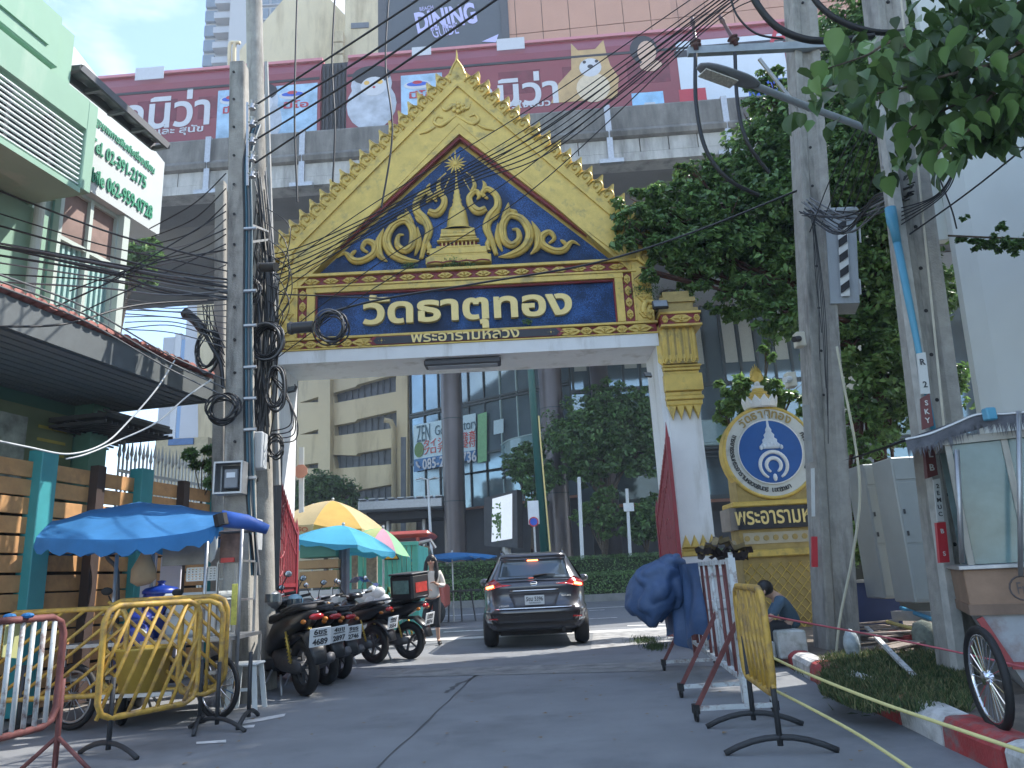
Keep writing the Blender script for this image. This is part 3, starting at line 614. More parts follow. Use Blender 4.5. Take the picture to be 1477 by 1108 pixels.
mb = MB(); mb.bx((-60, 12.3, 18.6), (60, 12.6, 20.3)); vput(mb, 'far_parapet', cdark)
for xx in (P(372, 700, 34).x, P(1222, 700, 34).x, 36): mb = MB(); mb.bx((xx-.9, 5.3, 0), (xx+.9, 7.3, 16.6), .15); vput(mb, 'pier', csof)
TD = 1.3
maroonT = M('train_maroon', (.21, .03, .04), .3, var=.05, scale=.6, clear=.3); whiteT = M('train_print_white', (.52, .54, .58), .4, var=.04)
redT = M('train_red', (.42, .03, .05), .35, var=.04); roofT = M('train_roof_pink', (.55, .22, .25), .5, var=.05)
blueT = M('print_blue', (.03, .10, .5), .4, var=.1); cyanT = M('print_sky', (.25, .48, .72), .4, var=.25, scale=1.5); yelT = M('print_amber', (.62, .38, .08), .4, var=.3, scale=2); greyfur = M('print_cat_fur', (.40, .44, .50), .5, var=.3, scale=1.5)
furT = M('print_dog_fur', (.46, .31, .14), .5, var=.2, scale=1.5); darkT = M('print_black', (.02, .02, .025), .4, var=0); skinT = M('print_skin', (.55, .38, .28), .5, var=.05)
def tl(u, v): return vl(u, v, TD)
def tz(x0, z, y=0): return VM@V((x0, TD+y, z))
def TM(x, z, y): q = VM@V((x, TD+y, z)); return fr(q, (cos(VA), -sin(VA), 0), (0, 0, 1))
Z0, Z1 = 19.3, tl(716, 57)[1]
cars = [(tl(-330, 110)[0], tl(463, 80)[0]), (tl(500, 78)[0], tl(1290, 10)[0])]
for ci, (xa, xb) in enumerate(cars):
    t = thing('train_carriage', ['maroon train carriage with cat food advertisement, left of the gangway on the viaduct', 'maroon and white train carriage with dog picture, right of the gangway on the viaduct'][ci], 'train', VM@V(((xa+xb)/2, TD, Z0)), rot=Matrix.Rotation(-VA, 4, 'Z'), group='carriages of the train on the viaduct')
    H_ = Z1-Z0
    prof = [(.15, 0), (.0, .3), (0, H_*.8), (.06, H_*.86), (.3, H_*.97), (.8, H_), (2.4, H_), (2.9, H_*.97), (3.15, H_*.86), (3.2, H_*.8), (3.2, .3), (3.05, 0)]
    mb = MB(); n = len(prof)
    for xx in (xa, xb): mb.v += [VM@V((xx, TD+y, Z0+z)) for y, z in prof]
    mb.f += [(i, (i+1) % n, n+(i+1) % n, n+i) for i in range(n)]+[tuple(range(n))[::-1], tuple(range(n, 2*n))]
    mb.build('body', maroonT, t)
    def pan(u0, v0, u1, v1, mat, name, d=.012, zz=None):
        a0, c0 = tl(u0, v0); a1, c1 = tl(u1, v1); 
        if zz: c0, c1 = zz
        mb = MB(); mb.bx((a0, TD-d-.004, min(c0, c1)), (a1, TD-.004, max(c0, c1))); return vput(mb, name, mat, t)
    mb = MB(); mb.bx((xa, TD+.2, Z1-.16), (xb, TD+.62, Z1-.02)); vput(mb, 'roof_edge', roofT, t)
    mb = MB(); mb.bx((xa+.05, TD-.03, Z0+H_*.77), (xb-.05, TD+.06, Z0+H_*.79)); vput(mb, 'gutter', darkT, t)
    for k in range(int((xb-xa)/2.9)):
        x_ = xa+1.2+k*2.9
        if tl(1150, 60)[0] > x_: mb = MB(); mb.bx((x_, TD-.006, Z0+H_*.5), (x_+1.9, TD+.02, Z0+H_*.7)); w_ = vput(mb, 'window', M('train_window_film', (.15, .022, .035), .15, var=.3, scale=2), t)
    def ell(cx_, cz_, rx, rz_, mat, name, d, a0=0): mb = MB(); mb.prism([(cx_+rx*cos(i*pi/10), cz_+rz_*sin(i*pi/10)) for i in range(20)], .004, Matrix()); mb.v = [VM@V((q.x, TD-d-q.z, q.y)) for q in mb.v]; return mb.build(name, mat, t)
    def advert(u, v, w__):
        c_ = tl(u, v)[0]; z0_, z1_ = Z0+.35, Z0+H_*.74; mb = MB(); mb.bx((c_-w__/2, TD-.016, z0_), (c_+w__/2, TD-.004, z1_)); vput(mb, 'picture_panel', M('advert_sky', (.30, .46, .62), .45, var=.35, scale=1.3), t)
        ell(c_-.1*w__, z1_-.55, .33*w__, .22, whiteT, 'picture_shape', .02); ell(c_-.1*w__, z1_-.5, .26*w__, .12, blueT, 'picture_shape', .026); ell(c_-.1*w__, z1_-.42, .12*w__, .09, redT, 'picture_shape', .03)
        text('มีโอ', TM(c_, z1_-1.05, -.03), redT, t, width=.6*w__, height=.4, depth=.006, bold=.02)
        for dx, dz, rx, rz_ in ((-.22, .75, .26, .5), (.2, .6, .3, .42), (.0, .35, .42, .28)): ell(c_+dx*w__, z0_+dz*.8+.12, rx*w__, rz_*.75, M('advert_food', (.50, .36, .16), .5, var=.5, scale=4), 'picture_shape', .022+dz*.01)
        ell(c_+.05*w__, z0_+.6, .2*w__, .28, whiteT, 'picture_shape', .034)
    if ci == 0:
        for x_, s in ((240, 1),):
            a, b = tl(240, 158); text('กนิว่า', TM(a, b+.0, -.02), whiteT, t, width=tl(302, 158)[0]-tl(176, 158)[0], height=tl(0, 120)[1]-tl(0, 178)[1]-.2, depth=.01, bold=.02)
        a, b = tl(258, 189); text('และ สุนัข', TM(a, b, -.02), whiteT, t, width=2.3, height=.5, depth=.01, bold=.02)
        pan(196, 99, 236, 113, whiteT, 'number_plate')
        advert(428, 132, tl(458, 150)[0]-tl(398, 150)[0]); advert(336, 138, 1.4)
        cats = [(372, 160, 1.6)]
    else:
        a, b = tl(742, 130); text('กนิว่า', TM(a, b, -.02), whiteT, t, width=tl(803, 140)[0]-tl(678, 150)[0], height=tl(740, 97)[1]-tl(740, 148)[1]-.1, depth=.01, bold=.02)
        a, b = tl(766, 151); text('รู้ใจแมว', TM(a, b, -.02), whiteT, t, width=tl(792, 150)[0]-tl(736, 152)[0], height=.5, depth=.01, bold=.02)
        pan(594, 69, 622, 79, whiteT, 'number_plate'); pan(716, 57, 757, 70, whiteT, 'number_plate')
        advert(608, 120, tl(638, 150)[0]-tl(578, 150)[0])
        pan(970, 30, 1140, 128, M('print_pale', (.55, .62, .70), .4, var=.06, scale=.7), 'pale_wrap', zz=(Z0+.3, Z0+H_*.84)); pan(975, 100, 1018, 132, redT, 'red_wrap', .02, (Z0+.4, Z0+H_*.42)); pan(1072, 80, 1140, 128, blueT, 'blue_wrap', .02, (Z0+.4, Z0+H_*.45)); pan(975, 100, 1075, 132, darkT, 'window_band', .02, (Z0+H_*.70, Z0+H_*.76))
        pan(907, 100, 957, 140, cyanT, 'picture_panel', .02, (Z0+.45, Z0+H_*.42)); pan(909, 100, 955, 140, yelT, 'picture_stripe', .026, (Z0+.6, Z0+H_*.3)); pan(924, 100, 944, 140, whiteT, 'picture_label', .03, (Z0+.5, Z0+H_*.33))
        a, b = tl(1125, 50); text('A', TM(a, b, -.03), redT, t, height=1.3, depth=.01)
        # woman portrait and dog as flat print
        a, b = tl(930, 75)
        for c, r, m_, d in (((a-.05, b+.1), (.62, .75), darkT, .02), ((a+.08, b-.05), (.42, .6), skinT, .03), ((a+.2, b-.75), (.5, .3), skinT, .028)): mb = MB(); mb.prism([(c[0]+r[0]*cos(i*pi/9), c[1]+r[1]*sin(i*pi/9)) for i in range(18)], .006, Matrix()); mb.v = [VM@V((q.x, TD-d-q.z, q.y)) for q in mb.v]; mb.build('portrait_print', m_, t)
        a, b = tl(852, 105)
        out = [(-2.3, -1.9), (-1.8, -.6), (-1.05, .3), (-1.0, 1.2), (-.95, 2.15), (-.6, 1.6), (.35, 1.6), (.85, 2.2), (.95, 1.2), (1.1, .4), (1.5, -.5), (1.3, -1.9)]
        mb = MB(); mb.prism([(a+x*.82, b+z*.75) for x, z in out], .006, Matrix()); mb.v = [VM@V((q.x, TD-.022-q.z, q.y)) for q in mb.v]; mb.build('dog_print', furT, t)
        for c, r, m_, d in (((a, b+.25), (.5, .48), whiteT, .034), ((a-.25, b+.55), (.08, .08), darkT, .04), ((a+.3, b+.55), (.08, .08), darkT, .04), ((a, b+.3), (.13, .1), darkT, .042), ((a+.05, b-.8), (.75, .75), M('print_cream', (.6, .5, .36), .5, var=.1), .032)):
            mb = MB(); mb.prism([(c[0]+r[0]*cos(i*pi/9), c[1]+r[1]*sin(i*pi/9)) for i in range(18)], .005, Matrix()); mb.v = [VM@V((q.x, TD-d-q.z, q.y)) for q in mb.v]; mb.build('dog_print_detail', m_, t)
        cats = [(536, 135, 1.75)]
    for u, v, s in cats:
        a, b = tl(u, v)
        for c, r, m_, d in (((a, b-.6), (1.15, 1.3), greyfur, .02), ((a, b+.45), (.95, .95), greyfur, .026), ((a, b+.95), (.9, .5), darkT, .031), ((a+.1, b+.35), (.6, .5), whiteT, .035), ((a-.22, b+.55), (.13, .11), yelT, .04), ((a+.4, b+.55), (.13, .11), yelT, .04), ((a+.12, b+.3), (.07, .06), redT, .042)):
            mb = MB(); mb.prism([(c[0]+r[0]*cos(i*pi/9), max(c[1]+r[1]*sin(i*pi/9), Z0+.3)) for i in range(18)], .005, Matrix()); mb.v = [VM@V((q.x, TD-d-q.z, q.y)) for q in mb.v]; mb.build('cat_print', m_, t)
mb = MB(); a, b = cars[0][1], cars[1][0]
t = thing('train_gangway', 'black bellows gangway joining the two train carriages', 'train gangway', VM@V(((a+b)/2, TD, Z0)), rot=Matrix.Rotation(-VA, 4, 'Z'))
mb.bx((a, TD+.25, Z0+.1), (b, TD+2.9, Z1-.35)); vput(mb, 'bellows_core', darkT, t)
for k in range(6): mb = MB(); mb.bx((a+.1+k*(b-a-.1)/6, TD+.14, Z0+.15), (a+.16+k*(b-a-.1)/6, TD+.3, Z1-.45)); vput(mb, 'bellows_fold', bplast, t)
# ================================================================ MALL
mallpan = M('terracotta_panel', (.50, .27, .18), .55, var=.07, scale=.4, dirt=((.38, .2, .14), .12, .4), streak=1)
yellow = M('garage_yellow', (.66, .56, .36), .85, var=.06, scale=.4, dirt=((.38, .3, .17), .25, .5), streak=1)
nglass = M('curtain_glass', (.20, .28, .33), .06, var=.3, scale=.25, spec=1., metal=.6); mull = M('mullion_dark', (.03, .045, .05), .4); tealf = M('pale_mullion', (.34, .46, .46), .4)
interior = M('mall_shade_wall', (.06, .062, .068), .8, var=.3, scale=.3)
mall = thing('shopping_mall', 'shopping mall with terracotta panel upper wall and curved glass front behind the gate', 'building', (5, 50, 0))
B = V((P(822, 560, 46).x, 46, 0)); azg = rad(-55.6)
A_ = PL(592, 600, B, azg); A_.z = 0; C_ = V((40, 45, 0))
def wall(a, b, z0, z1, off, name, mat, parent=mall, th=.15):
    a, b = V(a), V(b); a.z = b.z = 0; d = (b-a).normalized(); n = V((d.y, -d.x, 0))
    if n.y > 0: n = -n
    mb = MB(); a2, b2 = a+n*off, b+n*off; c = a2-n*th; e = b2-n*th
    mb.add([(*a2.xy, z0), (*b2.xy, z0), (*b2.xy, z1), (*a2.xy, z1), (*c.xy, z0), (*e.xy, z0), (*e.xy, z1), (*c.xy, z1)], [(0, 1, 2, 3), (5, 4, 7, 6), (3, 2, 6, 7), (0, 4, 5, 1), (0, 3, 7, 4), (1, 5, 6, 2)])
    return mb.build(name, mat, parent)
zt = 60
zg1 = PL(700, 530, B, azg).z+2.2
# glass floors: left angled run, right run
wall(A_, B, 5.9, zg1, 0, 'glass_wall', nglass); wall(B, C_, 5.2, 17.6, 0, 'glass_wall', nglass)
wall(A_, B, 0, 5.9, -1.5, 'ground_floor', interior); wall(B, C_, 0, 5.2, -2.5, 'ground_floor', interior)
sof = M('mall_white_soffit', (.6, .62, .62), .6, var=.03)
mb = MB(); o = V((0, -7, 0)); zs = 17.7
for a, b in ((A_+V((-.3, .2, 0)), B+V((-6, -7.5, 0))),): pass
mb.add([(A_.x+3.5, A_.y-2.0, zs), (B.x-4, B.y-5, zs), (40, 38, zs), (40, 48, zs), (B.x, B.y+.1, zs), (A_.x, A_.y+.1, zs),
        (A_.x+3.5, A_.y-2.0, zt), (B.x-4, B.y-5, zt), (40, 38, zt)], [(5, 4, 3, 2, 1, 0)]); mb.v = mb.v[:6]; mb.build('soffit', sof, mall)
mb = MB(); 
rowsz = [17.72, 21, 24.5, 28, 31.5, 35, 38.5, 42, 45.5, 49]
def pans(a, b, w_, zs_, off=0, name='cladding_panel', mat=mallpan):
    a, b = V((a[0], a[1], 0)), V((b[0], b[1], 0)); l = (b-a).length; n = int(l/w_)
    for i in range(n):
        for z0, z1 in zip(zs_[:-1], zs_[1:]): wall(a.lerp(b, (i+.012)/n), a.lerp(b, (i+.988)/n), z0+.03, z1-.03, R_(0, .02)+off, name, mat, th=.3)
fa, fb = (A_.x+1.0, A_.y-.6), (B.x-4, B.y-5)
backm = M('panel_joint', (.10, .06, .045), .8)
wall((fa[0]-.0, fa[1], 0), (fb[0], fb[1], 0), 17.72, 50, -.12, 'backing_wall', backm); wall((fb[0], fb[1], 0), (34, 38.4, 0), 17.72, 50, -.12, 'backing_wall', backm)
# only the storeys that can be seen get single panels
pans(fa, fb, 1.6, [17.72, 20.5]); pans((fb[0]+.05, fb[1]), (34, 38.4), 1.65, [17.72, 21, 35, 38.2, 41.4, 44.6])
# dining billboard on the corner
dp = P(640, 40, 43); bbm = M('billboard_slate', (.06, .075, .09), .5, var=.05)
t = thing('billboard', 'dark slate billboard reading DINING GUIDE on the mall wall above the train', 'billboard', (dp.x, 42, 30), 0)
a, b = P(557, 66, 40.9), P(722, 20, 40.9); mb = MB(); mb.bx((a.x, 40.9, 27), (b.x, 41.3, 48)); mb.build('board', bbm, t)
mb = MB(); mb.bx((b.x, 40.8, 27), (b.x+.5, 41.4, 48)); mb.bx((a.x-.5, 40.8, 27), (a.x, 41.4, 48)); mb.build('side_frame', darkgrey, t)
def BM(u, v, y=40.88): q = P(u, v, y); return fr(q, (cos(rad(9)), 0, sin(rad(9))), (0, 0, 1))
lav = M('lavender_print', (.50, .50, .82), .5, var=0)
q0, q1 = P(596, 30, 40.8), P(690, 20, 40.8); text('DINING', BM(643, 26, 40.88), lav, t, width=3.95, height=1.65, depth=.02, bold=.035)
text('GUIDE', BM(642, 44, 40.88), lav, t, width=1.7, height=.85, depth=.02); text('BEACH', BM(615, 12, 40.88), lav, t, width=.9, height=.28, depth=.02)
q = P(708, 54, 40.87); mb = MB(); mb.prism([(-.6, -.3), (.5, .2), (.3, -.4)], .02, fr(q, (1, 0, 0), (0, 0, 1))); mb.build('arrow_print', lav, t)
# mullions and floor bands
for i in range(11): q = A_.lerp(B, i/10); q2 = A_.lerp(B, i/10+.006); wall(q, q2, 5.9, zg1, .12, 'mullion', tealf if i in (6, 7) else mull, th=.14)
for z in (9.4, 12.9, 13.1): wall(A_, B, z-.07, z+.07, .16, 'transom', mull, th=.18)
for i in range(17): q = B.lerp(C_, i/34+.004); q2 = B.lerp(C_, i/34+.008); wall(q, q2, 12.3, 17.6, .12, 'mullion', mull, th=.14)
for z in (12.35, 8.2, 5.3): wall(B, C_, z-.12, z+.12, .16, 'transom', mull, th=.18)
blindm = M('roller_blind', (.42, .45, .43), .6, var=.05)
for i in (0, 1, 3, 4, 6, 7, 9, 10, 12): q = B.lerp(C_, i/34+.01); q2 = B.lerp(C_, (i+1)/34+.002); wall(q, q2, 13.7, 17.55, .05, 'blind', blindm, th=.04)
# curved balcony
mb = MB(); pts = [A_.lerp(B, .62)+V((-.3, -.6, 0)), A_.lerp(B, .78)+V((-1.2, -1.6, 0)), B+V((-.5, -2.2, 0)), B+V((4, -2.4, 0)), B+V((20, -2.8, 0))]; pts = spline(pts, 6)
for i in range(len(pts)-1): mb.quad(pts[i]+V((0, 0, 8.3)), pts[i+1]+V((0, 0, 8.3)), pts[i+1]+V((0, 0, 9.6)), pts[i]+V((0, 0, 9.6)))
mb.build('balcony_glass', M('balustrade_glass', (.22, .36, .37), .08, var=.1, alpha=.75, spec=.9), mall)
for z, r_ in ((8.2, .12), (7.95, .08), (7.7, .08), (7.45, .08), (9.62, .04)): mb = MB(); mb.tube([p+V((0, 0, z)) for p in pts], r_, 6); mb.build('balcony_rail', tealf if z > 8 else mull, mall)
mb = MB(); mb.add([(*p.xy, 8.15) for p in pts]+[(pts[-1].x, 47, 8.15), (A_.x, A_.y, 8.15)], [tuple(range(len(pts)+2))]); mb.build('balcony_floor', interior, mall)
# golf banner
t = thing('window_banner', 'golf shop banner with a phone number pasted across the mall glass', 'banner', A_.lerp(B, .3)+V((0, 0, 9)))
bdir = (B-A_).normalized(); bn = V((bdir.y, -bdir.x, 0)); bn = -bn if bn.y > 0 else bn
def bpt(u, v): return PL(u, v, A_+bn*.2, azg)
bw = M('banner_pale', (.50, .66, .72), .5, var=.05); bb = M('banner_blue', (.04, .16, .36), .5)
def bquad(p, mat, name, o): mb = MB(); q = [bpt(*x)+bn*o for x in p]; r_ = [x-bn*.03 for x in q]; mb.add(q+r_, [(0, 1, 2, 3), (7, 6, 5, 4), (0, 4, 5, 1), (1, 5, 6, 2), (2, 6, 7, 3), (3, 7, 4, 0)]); return mb.build(name, mat, t)
bquad([(597, 663), (686, 649), (686, 596), (596, 614)], bw, 'banner_sheet', 0); bquad([(597, 681), (687, 662), (687, 649), (597, 663)], bb, 'banner_strip', .0)
def bt(s, u, v, w_, h_, mat, **k): text(s, fr(bpt(u, v)+bn*.04, bdir, (0, 0, 1)), mat, t, width=w_, height=h_, depth=.015, **k)
dkp = M('print_slate', (.05, .12, .16), .5, var=0); redp = M('print_red', (.55, .06, .05), .5, var=0)
sc1 = (bpt(686, 640)-bpt(596, 640)).length/90
bt('ZEN', 611, 625, 20*sc1, 1.2, dkp); bt('GolF Factory', 658, 618, 60*sc1, .95, dkp); bt('タイシニア 発音', 648, 634, 74*sc1, .62, redp, bold=.01); bt('プロテスト 受付', 648, 645, 74*sc1, .55, redp, bold=.01)
bt('085-222-3736', 648, 664, 76*sc1, .78, whiteT, bold=.02)
mb = MB(); mb.prism([(.45*cos(i*pi/8), .55*sin(i*pi/8)) for i in range(16)], .02, fr(bpt(605, 649)+bn*.04, bdir, (0, 0, 1))); mb.build('logo_disc', M('logo_green', (.10, .2, .05), .5), t)
mb = MB(); mb.tube(spline([bpt(602, 666)+bn*.05, bpt(603, 671)+bn*.05, bpt(607, 675)+bn*.05], 4), .09, 6); mb.build('phone_mark', whiteT, t)
t2 = thing('hanging_banner', 'green and white banner strips inside the mall glass right of the golf banner', 'banner', A_.lerp(B, .6)+V((0, 0, 9))); t = t2
bquad([(689, 668), (702, 665), (702, 594), (689, 598)], M('banner_green', (.18, .42, .2), .5), 'banner_sheet', 0); bquad([(712, 627), (726, 624), (726, 604), (712, 607)], bw, 'banner_sheet', 0)
# columns
colm = M('column_cladding', (.13, .115, .12), .35, metal=.5, var=.12, scale=.6)
for u, u2, v, Y, h in ((655, 655, 700, 43, 17.6), (803, 803, 700, 41.5, 17.6)):
    q = P(u, v, Y); wpx = 15.5 if u < 700 else 17; r_ = wpx*Y*1.02/FPX; mb = MB(); mb.cyl((q.x, Y, 0), (q.x, Y, h), r_, n=24); c = mb.build('column', colm, mall, 'auto')
    mb = MB(); 
    for z in (5.5, 10.3, 14.5): mb.cyl((q.x, Y, z), (q.x, Y, z+.06), r_*1.012, n=24)
    mb.build('column_joint', mull, c)
for u in (880, 1000): q = P(u, 700, 42); mb = MB(); mb.cyl((q.x, 43, 0), (q.x, 43, 17.6), .55, n=18); mb.build('column', colm, mall, True)
mb = MB(); mb.bx((A_.x, 56, 0), (40, 57, 60)); mb.build('rear_wall', mallpan, mall)
# ================================================================ GARAGE
GA = V((P(592, 600, 54).x, 54, 0)); azq = rad(-69); gdir = V((sin(azq), cos(azq), 0)); gn = V((-gdir.y, gdir.x, 0)); gn = -gn if gn.y > 0 else gn
gar = thing('parking_garage', 'yellow multi-storey parking garage with wedge shaped louvred openings', 'building', GA+gdir*8)
def ga(u, v): return PL(u, v, GA, azq)
slat_g = M('louvre_grey', (.13, .145, .165), .6, var=.15, scale=3)
# back body and facade built as floor bands with wedge openings between them
def gq(pts, o0, o1, name, mat, par=gar):
    mb = MB(); q = [p+gn*o1 for p in pts]; r_ = [p+gn*o0 for p in pts]; n = len(pts); mb.add(q+r_, [tuple(range(n)), tuple(range(2*n-1, n-1, -1))]+[(i, n+i, n+(i+1) % n, (i+1) % n) for i in range(n)]); return mb.build(name, mat, par)
xe = ga(288, 600); xe.z = 0
gq([V((*GA.xy, 0)), V((*xe.xy, 0)), V((*xe.xy, 45)), V((*GA.xy, 45))], -14, -.8, 'body', M('garage_inner', (.09, .09, .095), .8))
rows = [  # wedge openings of the wide bay: left x, right x, bottom-left v, bottom-right v, top-left v, step x, top step, top right v
 [(483, 581.5), (571, 565), (571, 539.5), (515, 555), (513, 558), (480, 567)],
 [(483, 629), (572, 617), (572, 592), (515, 605), (513, 608), (482, 614)],
 [(484, 676), (573, 669), (573, 644), (516, 654), (514, 657), (480, 656)],
 [(484, 733), (574, 720), (574, 697), (516, 707), (480, 720)],
 [(548, 766), (575, 763), (575, 748), (548, 751)],
 [(483, 534), (535, 525), (571, 513), (571, 490), (483, 508)]]
small = [[(432, 535), (462, 534), (462, 529), (436, 531)], [(432, 581), (463, 580), (463, 571)], [(432, 627), (463, 626), (463, 618)], [(440, 676), (464, 675), (464, 667), (440, 670)]]
# yellow facade sheet with real openings: tessellate with bmesh boolean-free scan bands
import bmesh
from mathutils.geometry import tessellate_polygon
outer = [(602, 820), (288, 850), (284, 436), (592, 455)]
def l2(p): q = ga(*p); return V(((q-GA).dot(gdir), q.z, 0))
polys = [[l2(p) for p in outer]]+[[l2(p) for p in r] for r in rows[:4]+rows[5:]+[rows[4]]]+[[l2(p) for p in r] for r in small]
def area(p): return sum(p[i].x*p[(i+1) % len(p)].y-p[(i+1) % len(p)].x*p[i].y for i in range(len(p)))
polys = [p if (area(p) > 0) == (i == 0) else p[::-1] for i, p in enumerate(polys)]
tri = tessellate_polygon(polys); flat = [p for pl in polys for p in pl]
mb = MB(); W3 = [GA+gdir*p.x+V((0, 0, p.y)) for p in flat]; mb.add(W3, [tuple(t_) for t_ in tri])
k = 0
for pl in polys[1:]: pass
off = len(polys[0]); nb = len(mb.v); mb.v += [p-gn*.6 for p in W3]
for pl in polys[1:]:
    n = len(pl)
    for i in range(n): a, b = off+i, off+(i+1) % n; mb.f.append((a, b, nb+b, nb+a))
    off += n
mb.build('facade', yellow, gar)
for r in rows+small:
    q = [ga(*p)-gn*.45 for p in r]; lo = min(p.z for p in q); hi = max(p.z for p in q); xs = [(p-GA).dot(gdir) for p in q]; x0_, x1_ = min(xs), max(xs)
    pn = MB(); pn.add([p-gn*.1 for p in q], [tuple(range(len(q)))]); w_ = pn.build('louvre', slat_g, gar)
    m = max(2, int((x1_-x0_)/.55)); fb_ = MB()
    for i in range(m): x_ = x0_+(x1_-x0_)*(i+.5)/m; c = GA+gdir*x_-gn*.5; fb_.box((c.x, c.y, (lo+hi)/2), (.07, .12, hi-lo+.2), Matrix.Rotation(0, 3, 'Z'))
    fb_.build('louvre_fin', slat_g, w_, kind='stuff')
for u0, u1 in ((464, 481), (577, 592)): gq([ga(u0, 800), ga(u1, 800), ga(u1, 500), ga(u0, 500)], 0, .45, 'pilaster', yellow)
gq([ga(583, 800), ga(590, 800), ga(590, 632), ga(583, 632)], .45, .5, 'vent_grille', slat_g)
mb = MB(); pts = [ga(575, 795)+gn*.6, ga(574, 620)+gn*.6, ga(573, 611)+gn*.9, ga(566, 610)+gn*1.2]; mb.tube(pts, .2, 8); mb.build('downpipe', yellow, gar, True)
# upper yellow block seen above the train
ub = thing('mall_tower_block', 'plain yellow rendered wall block rising above the train', 'building', (-14, 60, 0))
q0, q1 = P(372, 100, 60), P(485, 0, 58); 
mb = MB(); a, b, c = P(375, 90, 60).x, P(484, 90, 57).x, P(556, 90, 57).x
mb.prism([(a, 20), (P(497, 60, 60).x, 20), (P(497, 60, 60).x, 54), (P(440, 0, 60).x, P(470, -40, 60).z), (a-2, P(368, 72, 60).z)], 12, fr((0, 72, 0), (1, 0, 0), (0, 0, 1)))
mb.build('wall', yellow, ub)
mb = MB(); mb.bx((P(497, 60, 57).x, 57, 20), (c+.2, 70, 60)); mb.build('wall', yellow, ub)
for k in range(9): z = 38+k*1.25; mb = MB(); mb.bx((P(482, 60, 57).x, 56.4, z+.04), (P(497, 60, 57).x, 57.4, z+1.2), .05); mb.build('quoin', yellow, ub)
q = P(519, 36, 56.9); mb = MB(); mb.bx((q.x-.8, 56.9, q.z-.3), (q.x+.8, 57, q.z+.25)); mb.build('vent', slat_g, ub)
# tower
tw = M('tower_concrete', (.34, .37, .41), .8, var=.05, scale=.1); tg = M('tower_glass', (.10, .16, .22), .1, var=.3, scale=.08, spec=.9)
tower = thing('apartment_tower', 'tall grey blue apartment tower with balconies at the top left', 'building', (P(385, 60, 150).x, 150, 0))
def tx(u): return P(u, 40, 150).x
mb = MB(); mb.bx((tx(296), 150, 0), (tx(338), 172, 190)); mb.build('wing', tw, tower); mb = MB(); mb.bx((tx(338), 147, 0), (tx(368), 172, 190)); mb.build('core', M('tower_core', (.40, .42, .44), .8, var=.04), tower); mb = MB(); mb.bx((tx(368), 149.5, 0), (tx(470), 172, 190)); mb.build('wing', tw, tower)
for k in range(14):
    z = 108+k*4.1
    for (ua, ub_) in ((297, 313), (372, 388), (392, 408), (412, 428), (434, 446)):
        mb = MB(); mb.bx((tx(ua), 149.2, z), (tx(ub_), 150.2, z+2.9)); w_ = mb.build('window', tg, tower)
    mb = MB(); mb.bx((tx(314), 147.6, z-.6), (tx(337), 150.2, z-.1)); mb.bx((tx(314), 147.6, z-.1), (tx(337), 147.8, z+1)); mb.build('balcony', tw, tower)
    mb = MB(); mb.bx((tx(315), 149.7, z), (tx(336), 150.2, z+2.6)); mb.build('balcony_door', M('tower_dark', (.08, .09, .1), .5), tower)
    mb = MB(); mb.bx((tx(369), 149, z-.5), (tx(470), 149.6, z-.2)); mb.build('floor_band', tw, tower)
# yellow pipes beside the tower
t = thing('roof_pipe', 'pale yellow bent pipe beside the tower above the train roof', 'pipe', P(336, 78, 45)); mb = MB()
for u in (331, 338): mb.tube(spline([P(u, 100, 45), P(u, 70, 45), P(u+2, 62, 45), P(u+8, 62, 45)], 4), .14, 6)
mb.build('pipe', yellow, t, True)
# low canopy, ad box
can = thing('shelter_canopy', 'grey metal shelter canopy on posts in front of the garage', 'canopy', (-8, 44, 0))
a, b = P(521, 733, 44), P(642, 728, 44); mb = MB(); mb.bx((a.x, 43, a.z-.3), (b.x, 47, a.z+.35), .1); mb.build('roof', steel, can)
for k in range(9): mb = MB(); x_ = a.x+(b.x-a.x)*(k+.5)/9; mb.bx((x_-.2, 42.95, a.z+.36), (x_+.2, 47, a.z+.42)); mb.build('roof_rib', steel, can)
mb = MB(); mb.bx((a.x+.3, 44, a.z-.75), (b.x, 47, a.z-.31)); mb.build('fascia', interior, can)
for u in (560, 612): q = P(u, 760, 45); mb = MB(); mb.cyl((q.x, 45, 0), (q.x, 45, a.z), .12, n=10); mb.build('post', steel, can)
ad = thing('advert_screen', 'white advertising lightbox showing a tree, on a post before the mall', 'advert screen', P(720, 750, 40)-V((0, 0, 3)))
a, b, c, d = P(702, 783, 40.5), P(739, 777, 39.5), P(739, 712, 39.5), P(702, 722, 40.5)
def q4(a, b, c, d, th, mat, name, par, o=0):
    n = (b-a).cross(d-a).normalized(); n = -n if n.y > 0 else n; mb = MB(); f_ = [p+n*o for p in (a, b, c, d)]; r_ = [p-n*th for p in f_]; mb.add(f_+r_, [(0, 1, 2, 3), (7, 6, 5, 4), (0, 4, 5, 1), (1, 5, 6, 2), (2, 6, 7, 3), (3, 7, 4, 0)]); return mb.build(name, mat, par)
e = V((.15, 0, .15)); q4(a-e, b+V((.25, 0, -.5)), c+V((.25, 0, .2)), d+V((-.15, 0, .15)), .6, darkgrey, 'casing', ad, 0)
q4(a, b, c, d, .02, M('advert_print', (.5, .52, .56), .3, var=.12, scale=1.2, emit=(.5, .55, .62), es=.35), 'screen', ad, .03)
mid = (a+b+c+d)/4+V((.1, -.1, -.2)); me = leaf_mesh('tree_print', rng.normal(size=(160, 3))*np.array([.22, .01, .45]), np.tile([0, -1., 0], (160, 1)), .2, [leafm]); o = link('tree_print', me, None, ad); o.location = mid-V(ad.location)
mb = MB(); mb.cyl((mid.x+.2, 40.4, 0), (mid.x+.2, 40.4, a.z), .25, n=10); mb.build('post', steel, ad)
